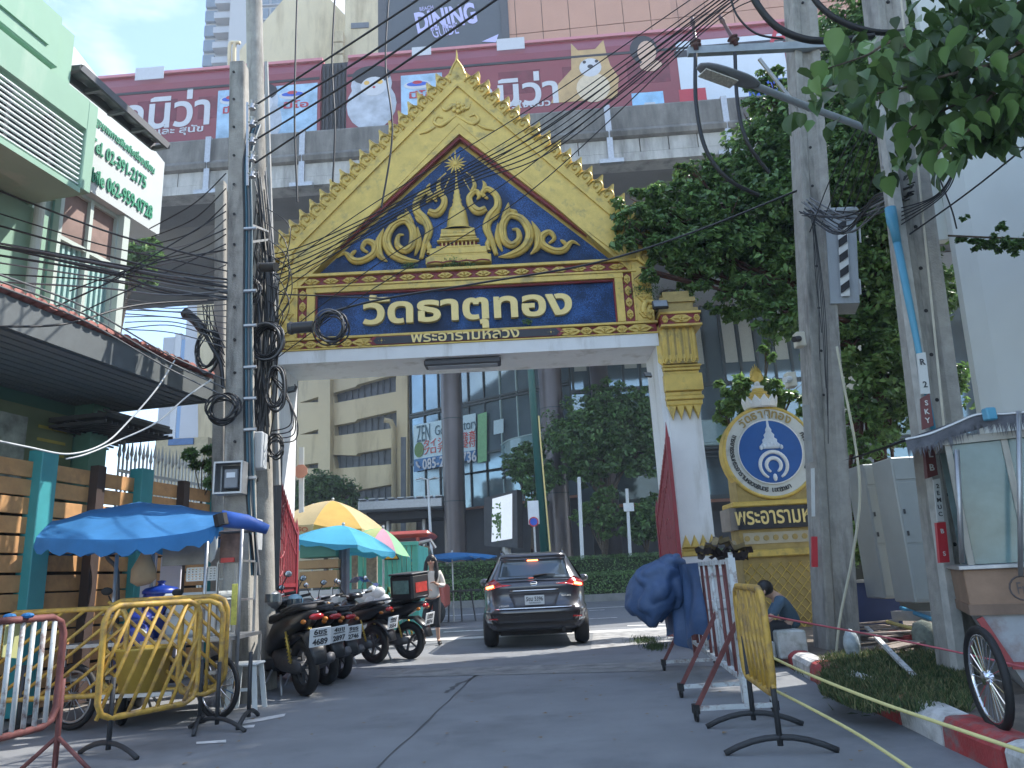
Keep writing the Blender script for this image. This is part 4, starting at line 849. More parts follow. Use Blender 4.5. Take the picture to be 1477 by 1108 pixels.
# far left gap under the viaduct
t = thing('distant_building', 'grey and blue pair of small high-rises seen under the viaduct at left', 'building', P(258, 520, 160)-V((0, 0, 40)))
for u0, u1, v0, mt, nm in ((236, 253, 487, tw, 'grey_block'), (253, 262, 481, M('far_white', (.5, .52, .54), .8), 'white_block'), (262, 284, 490, M('far_blue', (.10, .26, .50), .8), 'blue_block')):
    a, b = P(u0, v0, 160), P(u1, v0, 160); mb = MB(); mb.bx((a.x, 160, 0), (b.x, 175, a.z)); mb.build(nm, mt, t)
t = thing('cream_house', 'low cream building with blue window behind the spiked fence', 'building', P(260, 640, 42))
mb = MB(); q = P(255, 630, 40); mb.bx((P(225, 632, 42).x, 42, 0), (P(300, 632, 42).x, 44, P(260, 632, 42).z)); mb.build('wall', M('cream_wall', (.6, .52, .36), .8), t); 
mb = MB(); mb.bx((P(244, 632, 42).x, 41.9, P(244, 643, 42).z), (P(280, 632, 42).x, 42, P(260, 633, 42).z)); mb.build('window', M('blue_window', (.06, .16, .4), .2), t)
# hedges
hm = [leafd, leafm, leafm]
for k, (z0, z1, y0, y1, x0_, x1_, lb) in enumerate(((.25, 1.18, 34.0, 35.2, -9, 13, 'lower clipped hedge along the median kerb of the main road'), (.3, 1.95, 35.6, 37.0, -9, 13, 'taller back row of clipped hedge on the median'))):
    t = thing('hedge', lb, 'hedge', (2, y0, .2), 0, 'clipped hedges on the median')
    mb = MB(); mb.bx((x0_, y0+.12, .2), (x1_, y1-.12, z1-.12)); mb.v = [q+V((0, -q.x*.038, 0)) for q in mb.v]; mb.build('stems', M('hedge_core', (.02, .035, .012), .9), t)
    n = 16000; p = rng.uniform(size=(n, 3))*np.array([x1_-x0_, y1-y0, z1-z0])+np.array([x0_, y0, z0]); f_ = rng.integers(0, 3, n)
    p[f_ == 0, 1] = y0+rng.uniform(-.03, .12, (f_ == 0).sum()); p[f_ == 1, 2] = z1+rng.uniform(-.12, .06, (f_ == 1).sum()); nn = rng.normal(size=(n, 3))*.6; nn[f_ == 0, 1] -= 1; nn[f_ == 1, 2] += 1; nn[:, 2] += .4
    p[:, 1] -= p[:, 0]*.038; me = leaf_mesh('foliage', p-np.array([2, y0, .2]), nn, .12, hm); link('foliage', me, None, t, kind='stuff')
# background trees
def pc(u, v, Y, r): q = P(u, v, Y); return (q.x, q.y, q.z, r)
tree('street_tree', 'broad dark green tree with two lobes standing right of the teal lamp post', (P(858, 800, 39).x, 39, 0), [pc(850, 615, 39, 2.3), pc(905, 610, 39.5, 2.3), pc(820, 640, 38.5, 1.7), pc(920, 655, 39, 1.8), pc(880, 575, 40, 1.6), pc(862, 660, 39, 1.8), pc(935, 590, 40, 1.5), pc(840, 680, 38.5, 1.1)], 26000, .26, [leafd, leafm], .16)
tree('street_tree', 'small drooping tree left of the teal lamp post', (P(763, 790, 38).x, 38, 0), [pc(757, 660, 38, 1.1), pc(770, 690, 38, 1.2), pc(745, 680, 38, .8), pc(790, 685, 38, .9), pc(772, 720, 38, .7)], 8000, .22, [leafd, leafm], .1)
tree('street_tree', 'small bright green tree in front of the larger dark tree', (P(868, 790, 37.5).x, 37.6, 0), [pc(862, 735, 37.5, 1.1), pc(885, 745, 37.5, .9), pc(842, 745, 37.5, .7), pc(873, 710, 37.5, .7), pc(870, 765, 37.5, .7)], 7000, .2, [leafm, leafl, leafd], .09)
tree('street_tree', 'leafy palm-like tree beside the right iron gate leaf', (P(930, 795, 37.5).x, 37.8, 0), [pc(930, 750, 37.5, 1.2), pc(945, 730, 38, .9), pc(915, 765, 37.5, .8)], 6000, .3, [leafm, leafd], .09, droop=.6)
tree('round_tree', 'round dark tree in front of the yellow garage', (P(470, 740, 46).x, 46, 0), [pc(465, 708, 46, 1.9), pc(495, 720, 46, 1.5), pc(445, 715, 46, 1.6), pc(478, 700, 46, 1.3), pc(430, 735, 46, 1.2), pc(505, 740, 46, 1.0), pc(470, 740, 46, 1.6)], 16000, .24, [leafd, leafm], .16)
tree('street_tree', 'pale green leafy branches under the viaduct beside the green house', (P(110, 640, 20).x, 20, 0), [pc(200, 370, 20, .75), pc(222, 362, 20, .5), pc(185, 395, 20, .7), pc(205, 395, 20, .5)], 2600, .24, [leafm, leafl], .06, barkm=bark, lean=P(184, 425, 20))
# street furniture across the road
tg_ = M('teal_lamp_paint', (.015, .10, .085), .4, var=.08)
t = thing('lamp_post', 'tall dark teal lamp post with thin yellow pipe beside it', 'lamp post', (P(787, 800, 33).x, 33, 0)); q0, q1 = P(787, 805, 33), P(763, 500, 33)
mb = MB(); mb.tube([q0-V((0, 0, 1)), q1, q1+(q1-q0)*.3], [.2, .15, .13], 12); mb.build('post', tg_, t, True); mb = MB(); mb.tube([P(794, 800, 32.8), P(780, 640, 32.8), P(777, 600, 32.9)], .035, 6); mb.build('conduit', goldl, t)
t = thing('parking_sign', 'blue and red no parking sign with an arrow plate on a post', 'sign', (P(770, 800, 31).x, 31, 0))
q = P(770, 750, 31); mb = MB(); mb.bx((q.x-.2, 30.97, q.z-.15), (q.x+.2, 31, q.z+.75), .01); mb.bx((q.x-.23, 31, q.z-.18), (q.x+.23, 31.02, q.z+.78)); mb.build('plate', white, t)
q2 = P(770, 757, 30.96); mb = MB(); mb.prism([(.2*cos(i*pi/10), .2*sin(i*pi/10)) for i in range(20)], .01, fr(q2+V((0, 0, .12)), (1, 0, 0), (0, 0, 1))); mb.build('red_ring', redp, t)
mb = MB(); mb.prism([(.15*cos(i*pi/10), .15*sin(i*pi/10)) for i in range(20)], .01, fr(q2+V((0, -.01, .12)), (1, 0, 0), (0, 0, 1))); mb.build('blue_disc', blueT, t)
mb = MB(); mb.bx((q.x-.14, 30.95, q.z+.02), (q.x+.14, 30.96, q.z+.04)); mb.prism([(-.17, .03), (-.1, -.02), (-.1, .08)][::-1], .01, fr((q.x, 30.96, q.z), (1, 0, 0), (0, 0, 1))); mb.build('arrow', darkT, t)
mb = MB(); mb.cyl((q.x, 31.05, 0), (q.x, 31.05, q.z+.7), .04); mb.build('post', steel, t)
t = thing('lamp_post', 'white double-headed street lamp in front of the shelter canopy', 'lamp post', (P(620, 800, 38).x, 38, 0)); q = P(617, 692, 38)
mb = MB(); mb.tube([(q.x+.2, 38, 0), q], [.09, .06], 8); mb.build('post', white, t); mb = MB()
for s in (-1, 1): mb.tube([q, q+V((s*.35, 0, .1)), q+V((s*.62, 0, .02))], [.05, .12, .05], 7, flat=.5)
mb.build('lamp_head', white, t)
for u, v0, v1, Y, w_ in ((838, 800, 690, 36, .09), (907, 800, 705, 36.5, .08)):
    a, b = P(u, v0, Y), P(u-3, v1, Y); t = thing('sign_post', 'thin white post %s the small bright tree' % ('left of' if u < 850 else 'right of'), 'post', (a.x, Y, .2)); mb = MB(); mb.tube([(a.x, Y, .2), b], w_, 8); mb.build('post', white, t); mb = MB(); mb.box(b-V((0, .1, .9 if u > 850 else 0)), (.5 if u > 850 else .14, .04, .4 if u > 850 else .1)); mb.build('plate', white, t)
# ================================================================ LEFT SIDE: green shop house
AZL = rad(11.5); LD = V((sin(AZL), cos(AZL), 0)); LN = V((cos(AZL), -sin(AZL), 0))      # along the row, and out towards the lane
mint = M('mint_render', (.23, .38, .285), .8, var=.05, scale=1.5, dirt=((.3, .42, .33), .12, 1.5), streak=1)
mintw = M('mint_white', (.45, .52, .48), .7, var=.04)
FA = P(58, 660, 8.6); EA = P(310, 545, 10.2); SA = P(228, 340, 11); FA.z = EA.z = SA.z = 0; LA_ = SA+LN*.9
def lb(A, t0, t1, o0, o1, z0, z1, mb, bev=0):           # box along the row: t along, o out from plane A
    c = A+LD*((t0+t1)/2)+LN*((o0+o1)/2); c.z = (z0+z1)/2
    return mb.box(c, (abs(o1-o0), abs(t1-t0), abs(z1-z0)), Matrix((LN, LD, V((0, 0, 1)))).transposed(), bev)
def tt(A, u, v): q = PL(u, v, A, AZL); return (q-A).dot(LD), q.z
shop = thing('shop_house', 'mint green shop house with a slatted louvre box and tall windows on the left', 'building', SA-LD*2)
t_end, _ = tt(SA, 181, 400); zt_, z78 = tt(LA_, 80, 45)[1], 0
mb = MB(); lb(SA, -9, t_end-.32, -4, -.25, 4.35, 4.6, mb); mb.build('lower_wall', mintw, shop)
# upper projecting volume with louvre
tL, zL0 = tt(LA_, 130, 280); _, zL1 = tt(LA_, 130, 172)
zb_, zt1 = tt(LA_, 115, 276)[1], tt(LA_, 118, 190)[1]
mb = MB(); lb(LA_, -9, tL, -5, -.5, zL0, 8.6, mb); mb.build('upper_wall', mint, shop)
mb = MB(); lb(LA_, tL-.16, tL, -.5, 0, zL0, zL1+.25, mb, .01); mb.build('louvre_jamb', mint, shop)
mb = MB(); lb(LA_, -9, tL-.16, -.5, 0, zL0, zb_-.02, mb); mb.build('louvre_sill', mint, shop)
mb = MB(); lb(LA_, -9, tL-.16, -.5, 0, zt1+.08, zL1+.25, mb); mb.build('louvre_head', mint, shop)
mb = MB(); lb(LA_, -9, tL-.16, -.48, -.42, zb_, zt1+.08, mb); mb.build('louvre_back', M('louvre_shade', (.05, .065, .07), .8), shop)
for k in range(12): z = zb_+.03+k*(zt1-zb_)/11.6; mb = MB(); lb(LA_, -9, tL-.17, -.06, -.03, z, z+.016, mb); mb.build('louvre_slat', M('louvre_white', (.62, .68, .68), .5), shop)
for k in range(8): mb = MB(); lb(LA_, tL-.55-k*.62, tL-.5-k*.62, -.3, -.14, zb_-.01, zt1+.07, mb); mb.build('louvre_stud', darkgrey, shop)
tP, zP = tt(LA_-LN*.5, 79, 60); z2 = tt(LA_-LN*.5, 79, 95)[1]
mb = MB(); lb(LA_-LN*.5, -9, tP, -.3, .1, z2-.1, zP+.35, mb, .02); mb.build('parapet', mint, shop)
mb = MB(); lb(LA_-LN*.5, -9, tP-.2, .1, .13, z2+.1, zP+.05, mb); mb.build('parapet_panel', mint, shop)
# fill wall beneath the louvre box back to the sign
mb = MB(); lb(SA, -9, tt(SA, 60, 400)[0], -4, .0, 4.6, zL0-.02, mb); mb.build('near_wall', mint, shop)
t0, _ = tt(SA, 88, 400); t1, _ = tt(SA, 172, 400)
mb = MB(); lb(SA, tt(SA, 60, 400)[0], t_end, -4, -.28, 4.3, 8.2, mb); mb.build('bay_wall', mintw, shop)
mb = MB(); lb(SA, t1, t_end, -.28, 0, 4.3, tt(SA, 176, 300)[1]+.5, mb); mb.build('corner_post', mintw, shop)
mb = MB(); mb.cyl(SA+LD*tt(SA, 42, 350)[0]+V((0, 0, 4.7))+LN*.1, SA+LD*tt(SA, 42, 350)[0]+LN*.1+V((0, 0, 6.6)), .06); mb.build('downpipe', mintw, shop)
win = M('aqua_window', (.22, .38, .37), .12, var=.1, scale=2, spec=.9); curt = M('brown_blind', (.20, .13, .11), .6, var=.5, scale=1.2)
ta, tb = t0, t1; zw0, zw1 = 4.3, tt(SA, 130, 300)[1]+.2
mb = MB(); lb(SA, ta, tb, -.27, -.2, zw0, zw1, mb); w_ = mb.build('window', win, shop)
mb = MB(); tm = (ta+tb)/2
for a in (ta, tm, tb): lb(SA, a-.03, a+.03, -.2, -.1, zw0, zw1, mb)
for z in (zw0, 6.0, zw1): lb(SA, ta, tb, -.2, -.11, z-.03, z+.03, mb)
mb.build('window_frame', mintw, w_)
mb = MB(); lb(SA, ta+.03, tb-.03, -.2, -.16, 6.03, zw1-.03, mb); mb.build('blind', curt, w_)
for k in range(11): mb = MB(); lb(SA, ta+.05+k*(tb-ta)/11, ta+.09+k*(tb-ta)/11, -.2, -.17, zw0+.03, 5.97, mb); mb.build('curtain_fold', M('curtain_aqua', (.32, .5, .47), .6), w_)
# signboard
sgn = thing('shop_sign', 'white signboard with green telephone numbers on the mint shop house', 'sign', SA)
tS, zS0 = tt(SA, 228, 340); tN = tL-1.0; zS1 = tt(SA, 228, 227)[1]
whs = M('signboard_white', (.5, .54, .54), .4, var=.03)
mb = MB(); pts = [(tN, zS0), (tS, zS0), (tS, zS1-.02), (tN, zS1+1.1)]; mb.prism(pts, .35, fr(SA+LN*.0, LD*-1, (0, 0, 1)))
mb = MB(); v3 = [SA+LD*a+V((0, 0, b))+LN*o for o in (0.02, -.45) for a, b in pts]; mb.add(v3, [(0, 1, 2, 3), (7, 6, 5, 4), (0, 4, 5, 1), (1, 5, 6, 2), (2, 6, 7, 3), (3, 7, 4, 0)]); mb.build('board', whs, sgn)
grn = M('sign_green', (.01, .22, .12), .5, var=0)
def st(s, u0, v0, u1, v1, h):
    a0, z0 = tt(SA, u0, v0); a1, z1 = tt(SA, u1, v1); text(s, fr(SA+LD*(a0+a1)/2+LN*.03+V((0, 0, (z0+z1)/2)), LD+V((0, 0, (z1-z0)/(a1-a0))), (0, 0, 1)), grn, sgn, width=a1-a0, height=h, depth=.012, bold=.025)
st('กรุงเทพการพิมพ์เครื่องเขียน', 130, 170, 220, 248, .2); st('Tel. 02-391-2175', 128, 205, 208, 265, .22); st('Mobile 062-959-0728', 112, 240, 217, 308, .24)
# corrugated roof above sign
rf = thing('lean_to_roof', 'grey corrugated lean-to roof sheet projecting above the white signboard', 'roof', SA)
cor = M('roof_sheet', (.20, .22, .23), .5, metal=.5, var=.15, scale=2)
a0, a1, a2, a3 = PL(88, 96, SA+LN*.1, AZL), PL(222, 207, SA+LN*.6, AZL), PL(243, 207, SA+LN*1.0, AZL), PL(118, 93, SA+LN*.5, AZL)
def rs(i, j): return (a0.lerp(a1, j)).lerp(a3.lerp(a2, j), i)+V((0, 0, .02*sin(j*34)))
mb = MB(); mb.grid(rs, 1, 64); mb.add([a0-V((0, 0, .12)), a1-V((0, 0, .12)), a1, a0], [(0, 1, 2, 3)]); mb.build('roof_sheet', cor, rf)
mb = MB(); mb.bar(a3-V((0, 0, .05)), a2-V((0, 0, .05)), .04, .1); mb.bar(a0-V((0, 0, .06)), a1-V((0, 0, .06)), .04, .12); mb.build('fascia', darkgrey, rf)
for k in range(5): j = k/4; mb = MB(); mb.bar(rs(0, j)-V((0, 0, .1)), rs(1, j)-V((0, 0, .06)), .05, .06); mb.build('rafter', darkgrey, rf)
# ---- tiled canopy
can = thing('tiled_canopy', 'red tiled canopy roof with grey slatted soffit above the orange fence', 'canopy', EA)
te0, te1 = -7.5, tt(EA, 312, 547)[0]; ZE = 4.18
sofm = M('soffit_board', (.17, .19, .19), .7, var=.08); tile = M('clay_tile', (.27, .09, .07), .7, var=.25, scale=14, bump=.3)
mb = MB(); lb(EA, te0, te1, -4.5, -.02, ZE-.32, ZE-.1, mb); mb.build('soffit', sofm, can)
for k in range(16): mb = MB(); lb(EA, te0, te1, -.3-k*.16, -.18-k*.16, ZE-.345, ZE-.321, mb); mb.build('soffit_board', sofm, can)
mb = MB(); lb(EA, te0, te1, -.03, .0, ZE-.38, ZE-.06, mb); lb(EA, te1-.03, te1, -4.5, 0, ZE-.38, ZE-.06, mb); mb.build('fascia', M('fascia_grey', (.10, .115, .12), .6), can)
tm_ = MB(); tm_.tube([(-.02, 0, 0), (.3, 0, .08)], .07, 8, flat=.5); tme = tm_.mesh('edge_tile')
n = int((te1-te0)/.14)
for k in range(n): c = EA+LD*(te0+.07+k*.14)+LN*.03+V((0, 0, ZE+R_(-.008, .008))); link('edge_tile', tme, tile, can, mtx=WM[can.name].inverted()@fr(c, -LN, LD))
mb = MB(); lb(EA, te0, te1, -4.4, -.05, ZE-.08, ZE, mb); mb.v = [q+V((0, 0, max(0, -(q-EA).dot(LN))*.24)) for q in mb.v]; mb.build('tile_field', tile, can)
# dark shop front under canopy + banner
sf = thing('shade_shop_wall', 'shaded shop front wall under the tiled canopy', 'wall', EA-LN*1.6)
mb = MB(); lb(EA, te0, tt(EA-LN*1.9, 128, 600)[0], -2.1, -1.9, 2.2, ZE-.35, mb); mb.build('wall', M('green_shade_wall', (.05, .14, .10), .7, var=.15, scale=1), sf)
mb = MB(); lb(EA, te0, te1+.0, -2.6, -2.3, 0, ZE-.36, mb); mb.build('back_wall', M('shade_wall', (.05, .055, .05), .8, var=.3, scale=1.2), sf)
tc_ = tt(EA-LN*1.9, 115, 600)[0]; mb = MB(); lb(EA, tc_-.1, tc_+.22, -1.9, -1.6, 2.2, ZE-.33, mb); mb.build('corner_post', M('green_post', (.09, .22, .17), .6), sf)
bn_ = thing('shop_banner', 'faded green banner with bird pictures hanging above the orange fence', 'banner', EA-LN*1.88)
mb = MB(); lb(EA, te0, tc_-.15, -1.87, -1.84, 2.5, 3.65, mb); mb.build('banner_sheet', M('banner_olive', (.13, .17, .09), .6, var=.3, scale=1), bn_)
for t_, z, w_, h, m_ in ((tc_-1.35, 3.05, .42, .9, 'a'), (tc_-2.0, 3.0, .3, .8, 'b')): mb = MB(); lb(EA, t_, t_+w_, -1.835, -1.825, z-h/2, z+h/2, mb); mb.build('picture_print', M('banner_white', (.30, .34, .30), .6, var=.5, scale=4), bn_)
for k in range(4): mb = MB(); lb(EA, tc_-.75, tc_-.28, -1.835, -1.828, 3.4-k*.17, 3.44-k*.17, mb); mb.build('print_line', M('print_yellow', (.35, .30, .06), .6), bn_)
# iron trellis + spikes fence behind pole
tr = thing('steel_trellis', 'dark steel lattice canopy frame hanging behind the left concrete pole', 'trellis', EA+LD*.5)
mb = MB(); x0 = tt(EA-LN*1.2, 130, 600)[0]
for k in range(15): o = -2.2+k*.085; lb(EA, x0, te1+.4, o, o+.015, 3.3+k*.02, 3.33+k*.02, mb)
for k in range(14): t_ = x0+k*(te1+.4-x0)/13; lb(EA, t_, t_+.02, -2.2, -.95, 3.42, 3.46, mb)
mb.build('lattice', darkgrey, tr, kind='stuff')
mb = MB(); lb(EA, x0, te1+.4, -2.2, -.95, 3.5, 3.56, mb); mb.build('panel', M('trellis_top', (.05, .055, .055), .8), tr)
sp = thing('spiked_fence', 'silver spiked steel fence behind the orange slats', 'fence', FA+LD*2.4-LN*.6); ms = M('fence_silver', (.45, .46, .46), .4, metal=.6, var=.15)
ta, tb = tt(FA-LN*.6, 172, 660)[0], tt(FA-LN*.6, 300, 660)[0]; m = 26
for k in range(m):
    c = FA-LN*.6+LD*(ta+(tb-ta)*k/(m-1)); h = R_(-.03, .03)+.06*(k % 2); mb = MB(); mb.tube([c+V((0, 0, .5)), c+V((0, 0, 3.16+h)), c+V((0, 0, 3.2+h)), c+V((0, 0, 3.42+h))], [.016, .016, .03, .002], 5); mb.build('spike_bar', ms, sp)
mb = MB()
for z in (2.95, 2.6): lb(FA-LN*.6, ta, tb, -.02, .02, z, z+.04, mb)
mb.build('rail', ms, sp, kind='stuff')
# orange slat fence
wd = M('orange_slat', (.54, .29, .12), .6, var=.16, scale=5, dirt=((.38, .2, .09), .2, 3))
teal = M('teal_post', (.05, .30, .32), .45, var=.06); brn = M('brown_post', (.06, .04, .035), .6, var=.15)
fn = thing('slat_fence', 'orange horizontal slat fence with teal and dark brown posts', 'fence', FA)
posts = [(-.9, 0), (tt(FA, 57, 700)[0], 0), (tt(FA, 137, 700)[0], 1), (tt(FA, 202, 700)[0], 0), (tt(FA, 262, 700)[0], 1), (tt(FA, 300, 700)[0]+.2, 0)]
for t_, k in posts[1:]:
    mb = MB(); w_ = .24 if k == 0 else .14; 
    if k: lb(FA, t_-.1, t_-.01, .0, .12, 0, 2.83, mb); lb(FA, t_+.01, t_+.06, .0, .1, 0, 2.83, mb)
    else: lb(FA, t_-w_/2, t_+w_/2, -.08, .12, 0, 2.9, mb, .008)
    mb.build('post', brn if k else teal, fn, kind='stuff' if k else None)
for i in range(len(posts)-1):
    a = posts[i][0] if i else -3.2; b = posts[i+1][0]
    for k in range(13):
        z = 2.58-k*.212+R_(-.006, .006); mb = MB(); lb(FA, a+.06, b-.06, -.03+R_(-.004, .004), .0, z, z+.185, mb, .004); mb.build('slat', wd, fn)
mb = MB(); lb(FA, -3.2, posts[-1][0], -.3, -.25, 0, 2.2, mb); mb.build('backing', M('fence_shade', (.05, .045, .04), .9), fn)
# plants left behind fence
tree('potted_palm', 'spiky green plant behind the meter box on the left pole', PL(285, 760, FA-LN*.3, AZL)*1, [pc(292, 665, 11.6, .22), pc(305, 690, 11.6, .2), pc(275, 655, 11.8, .15), pc(310, 650, 11.6, .2)], 700, .2, [leafm, leafd], .02, cat='plant', droop=.9)
# ================================================================ LEFT POLES
def holes(par, a, b, n, off, r=.018):
    mb = MB()
    for k in range(n): c = V(a).lerp(V(b), (k+.5)/n)+V(off); mb.cyl(c+V((0, -.004, 0)), c+V((0, .01, 0)), r, n=8)
    mb.build('bolt_hole', black, par, kind='stuff')
def tpole(name, label, a, b, w0, w1, d0=None, d1=None, round_=False, mat=concrete):
    t = thing(name, label, 'utility pole', a); a, b = V(a), V(b); mb = MB()
    if round_: mb.tube([a, b], [w0/2, w1/2], 16)
    else:
        d0 = d0 or w0; d1 = d1 or w1; k = 0
        for c, w_, d_ in ((a, w0, d0), (b, w1, d1)): 
            e = .015; mb.v += [c+V((x, y, 0)) for x, y in ((-w_/2+e, -d_/2), (w_/2-e, -d_/2), (w_/2, -d_/2+e), (w_/2, d_/2-e), (w_/2-e, d_/2), (-w_/2+e, d_/2), (-w_/2, d_/2-e), (-w_/2, -d_/2+e))]
        mb.f += [(i, (i+1) % 8, 8+(i+1) % 8, 8+i) for i in range(8)]+[tuple(range(8))[::-1], tuple(range(8, 16))]
    mb.build('shaft', mat, t, 'auto' if round_ else False); return t
PA, PB = V((-3.2, 8.9, 0)), V(P(345, 95, 8.9))
p1 = tpole('concrete_pole', 'square concrete pole with bolt holes, cut off below the train at left', PA, PB, .33, .2)
holes(p1, PA+V((-.05, 0, 1)), PB+V((-.02, 0, 0)), 17, (-.0, -.155, 0)); 
QA, QB = V(P(388, 860, 9.9)), V(P(366, -30, 9.6)); QA.z = 0
p2 = tpole('round_pole', 'tall round grey pole wrapped in cables beside the left of the gateway', QA, QB, .27, .24, round_=True)
mb = MB(); mb.tube([P(400, 700, 9.75), P(384, 90, 9.45)], [.05, .03], 8); mb.build('side_batten', M('batten_grey', (.36,.36,.34), .8), p2)
RA, RB = V(P(330, 700, 10.3)), V(P(319, 264, 10.3)); RA.z = 0
p3 = tpole('short_pole', 'short grey concrete pole just behind the cut off pole', RA, RB, .2, .14)
# conduit on the pole
t = thing('cable_conduit', 'bundle of blue and grey conduits strapped to the right of the cut off pole', 'conduit', P(360, 800, 8.8)-V((0, 0, 1)))
for k, (du, m_) in enumerate(((0, M('conduit_blue', (.03, .10, .14), .5)), (4, cable_g), (7, M('conduit_blue2', (.02, .07, .10), .5)), (-3, cable_m))):
    mb = MB(); mb.tube(spline([P(360+du+(10 if k % 2 else 4), 830, 8.75), P(358+du, 690, 8.75), P(355+du, 500, 8.75), P(356+du, 330, 8.75), P(352+du+3, 230, 8.75), P(368+du, 180, 8.9)], 5), .018, 6); mb.build('conduit', m_, t)
for v in (330, 420, 470, 530, 575, 620, 690): mb = MB(); mb.tube([P(352, v, 8.72), P(370, v-1, 8.72)], .022, 6); mb.build('clamp', steel, t)
# insulator rack
t = thing('insulator_rack', 'five spool insulator rack bolted to the cut off pole near its top', 'insulator', P(357, 200, 8.7))
mb = MB(); mb.bar(P(357, 148, 8.7), P(357, 268, 8.7), .03, .02, up=(0, 1, 0)); mb.build('rack', steel, t)
for v in (152, 176, 201, 226, 250): mb = MB(); q = P(364, v, 8.65); mb.lathe([(.0, -.06), (.045, -.06), (.03, -.02), (.03, .02), (.045, .06), (0, .06)], Matrix.Translation(q), 10); mb.tube([P(357, v, 8.7), q, P(372, v-1, 8.65)], .01, 5); mb.build('spool', steel, t, kind='stuff')
# boxes
t = thing('meter_box', 'open steel meter box with an electricity meter on the left concrete pole', 'meter box', P(327, 690, 8.55))
a, b = P(306, 713, 8.5), P(350, 664, 8.5); mb = MB(); e = .02
mb.bx((a.x, 8.5, a.z), (b.x, 8.7, a.z+e)); mb.bx((a.x, 8.5, b.z-e), (b.x, 8.7, b.z)); mb.bx((a.x, 8.5, a.z+e), (a.x+e, 8.7, b.z-e)); mb.bx((b.x-e, 8.5, a.z+e), (b.x, 8.7, b.z-e)); mb.bx((a.x, 8.68, a.z), (b.x, 8.7, b.z)); mb.build('case', steel, t)
mb = MB(); mb.bx((a.x+.04, 8.66, a.z+.03), (b.x-.04, 8.68, b.z-.03)); mb.build('back_plate', M('box_dark', (.04, .045, .05), .6), t)
mb = MB(); c = (a+b)/2; mb.bx((c.x-.06, 8.55, c.z-.12), (c.x+.1, 8.65, c.z+.1), .01); m_ = mb.build('meter', M('meter_grey', (.22, .23, .24), .5), t); mb = MB(); mb.bx((c.x-.03, 8.54, c.z), (c.x+.07, 8.549, c.z+.06)); mb.build('dial', white, m_)
t = thing('junction_box', 'white steel junction box on the round pole above the red gate leaf', 'box', P(368, 650, 9.0))
a, b = P(359, 676, 9.0), P(379, 622, 9.0); mb = MB(); mb.bx((a.x, 9.0, a.z), (b.x, 9.2, b.z), .012); mb.build('case', M('box_white', (.5, .53, .55), .45, var=.06), t); mb = MB(); mb.bx((b.x-.05, 8.99, c.z), (b.x-.03, 9.0, c.z+.05)); mb.build('lock', black, t)
t = thing('junction_box', 'small pale box low on the round pole beside the blue awning', 'box', P(360, 780, 9.2)); a, b = P(348, 795, 9.2), P(372, 748, 9.2); mb = MB(); mb.bx((a.x, 9.2, a.z), (b.x, 9.4, b.z), .012); mb.build('case', M('box_grey', (.42, .44, .45), .45), t)
# column behind (dark pillar)
t = thing('dark_pillar', 'dark square post between the round pole and the red gate leaf', 'post', (P(385, 760, 11.0).x, 11.0, 0)); mb = MB(); a, b = P(374, 760, 11), P(397, 760, 11); mb.bx((a.x, 11, 0), (b.x, 11.25, 3.4)); mb.build('post', darkgrey, t)
# ================================================================ CART 1 (blue awning)
cart = thing('food_cart', 'street food cart with steel shelves under the blue scalloped awning', 'food cart', (-3.7, 8, 0))
def cb(u0, v0, u1, v1, Y0, dy, mb): a, b = P(u0, v0, Y0), P(u1, v1, Y0); return mb.bx((a.x, Y0, a.z), (b.x, Y0+dy, b.z), .004)
for (u, v0, v1, Y, ub) in ((300, 985, 760, 7.75, 300), (350, 1000, 745, 7.85, 350), (226, 960, 790, 8.5, 222), (345, 960, 745, 8.8, 345), (170, 990, 800, 7.9, 169)):
    a, b = P(u, v0, Y), P(ub, v1, Y); a.z = .35; a.x = b.x; mb = MB(); mb.tube([a, b], .02, 8); mb.build('upright', steel, cart, True)
zsh = P(300, 922, 7.8).z
mb = MB(); mb.bx((-4.6, 7.7, zsh-.02), (P(338, 915, 7.8).x, 8.6, zsh+.015)); mb.build('counter', steel, cart)
mb = MB(); mb.bx((-4.6, 7.75, .42), (P(338, 915, 7.8).x-.15, 8.6, .45)); mb.build('lower_shelf', steel, cart)
for x_ in (-4.55, -3.75, P(338, 915, 7.8).x-.02):
    for y_ in (7.74, 8.6): mb = MB(); mb.bx((x_-.015, y_, .3), (x_+.015, y_+.03, zsh-.02)); mb.build('leg', steel, cart)
def wheel(cx, cy, r, tw, mat_r, par, ang=0, spokes=10, name='wheel'):
    m = Matrix.Translation((cx, cy, r))@Matrix.Rotation(ang, 4, 'Z'); w0 = MB(); n = 28          # axle along local x
    w0.tube([m@V((0, (r-tw/2)*cos(a), (r-tw/2)*sin(a))) for a in [i*2*pi/n for i in range(n)]], tw/2, 8, closed=True); w_ = w0.build('tyre', black, par, True)
    mb = MB(); mb.tube([m@V((0, (r-tw*1.15)*cos(a), (r-tw*1.15)*sin(a))) for a in [i*2*pi/n for i in range(n)]], tw*.25, 6, closed=True); mb.build('rim', mat_r, w_, True)
    mb = MB(); mb.cyl(m@V((-tw*.5, 0, 0)), m@V((tw*.5, 0, 0)), r*.13, n=10)
    for k in range(spokes): a = k*2*pi/spokes; mb.tube([m@V((0, r*.1*cos(a), r*.1*sin(a))), m@V((0, (r-tw)*cos(a+.25), (r-tw)*sin(a+.25)))], max(.004, r*.014), 4)
    mb.build('spokes', mat_r, w_); return w_
wheel(P(312, 1005, 7.75).x, 7.78, .3, .05, chrome, cart, pi/2-.5, 18)
wheel(-4.35, 7.6, .3, .06, steel, cart, pi/2-.3, 12)
mb = MB(); cb(322, 915, 350, 745, 8.0, .02, mb); 
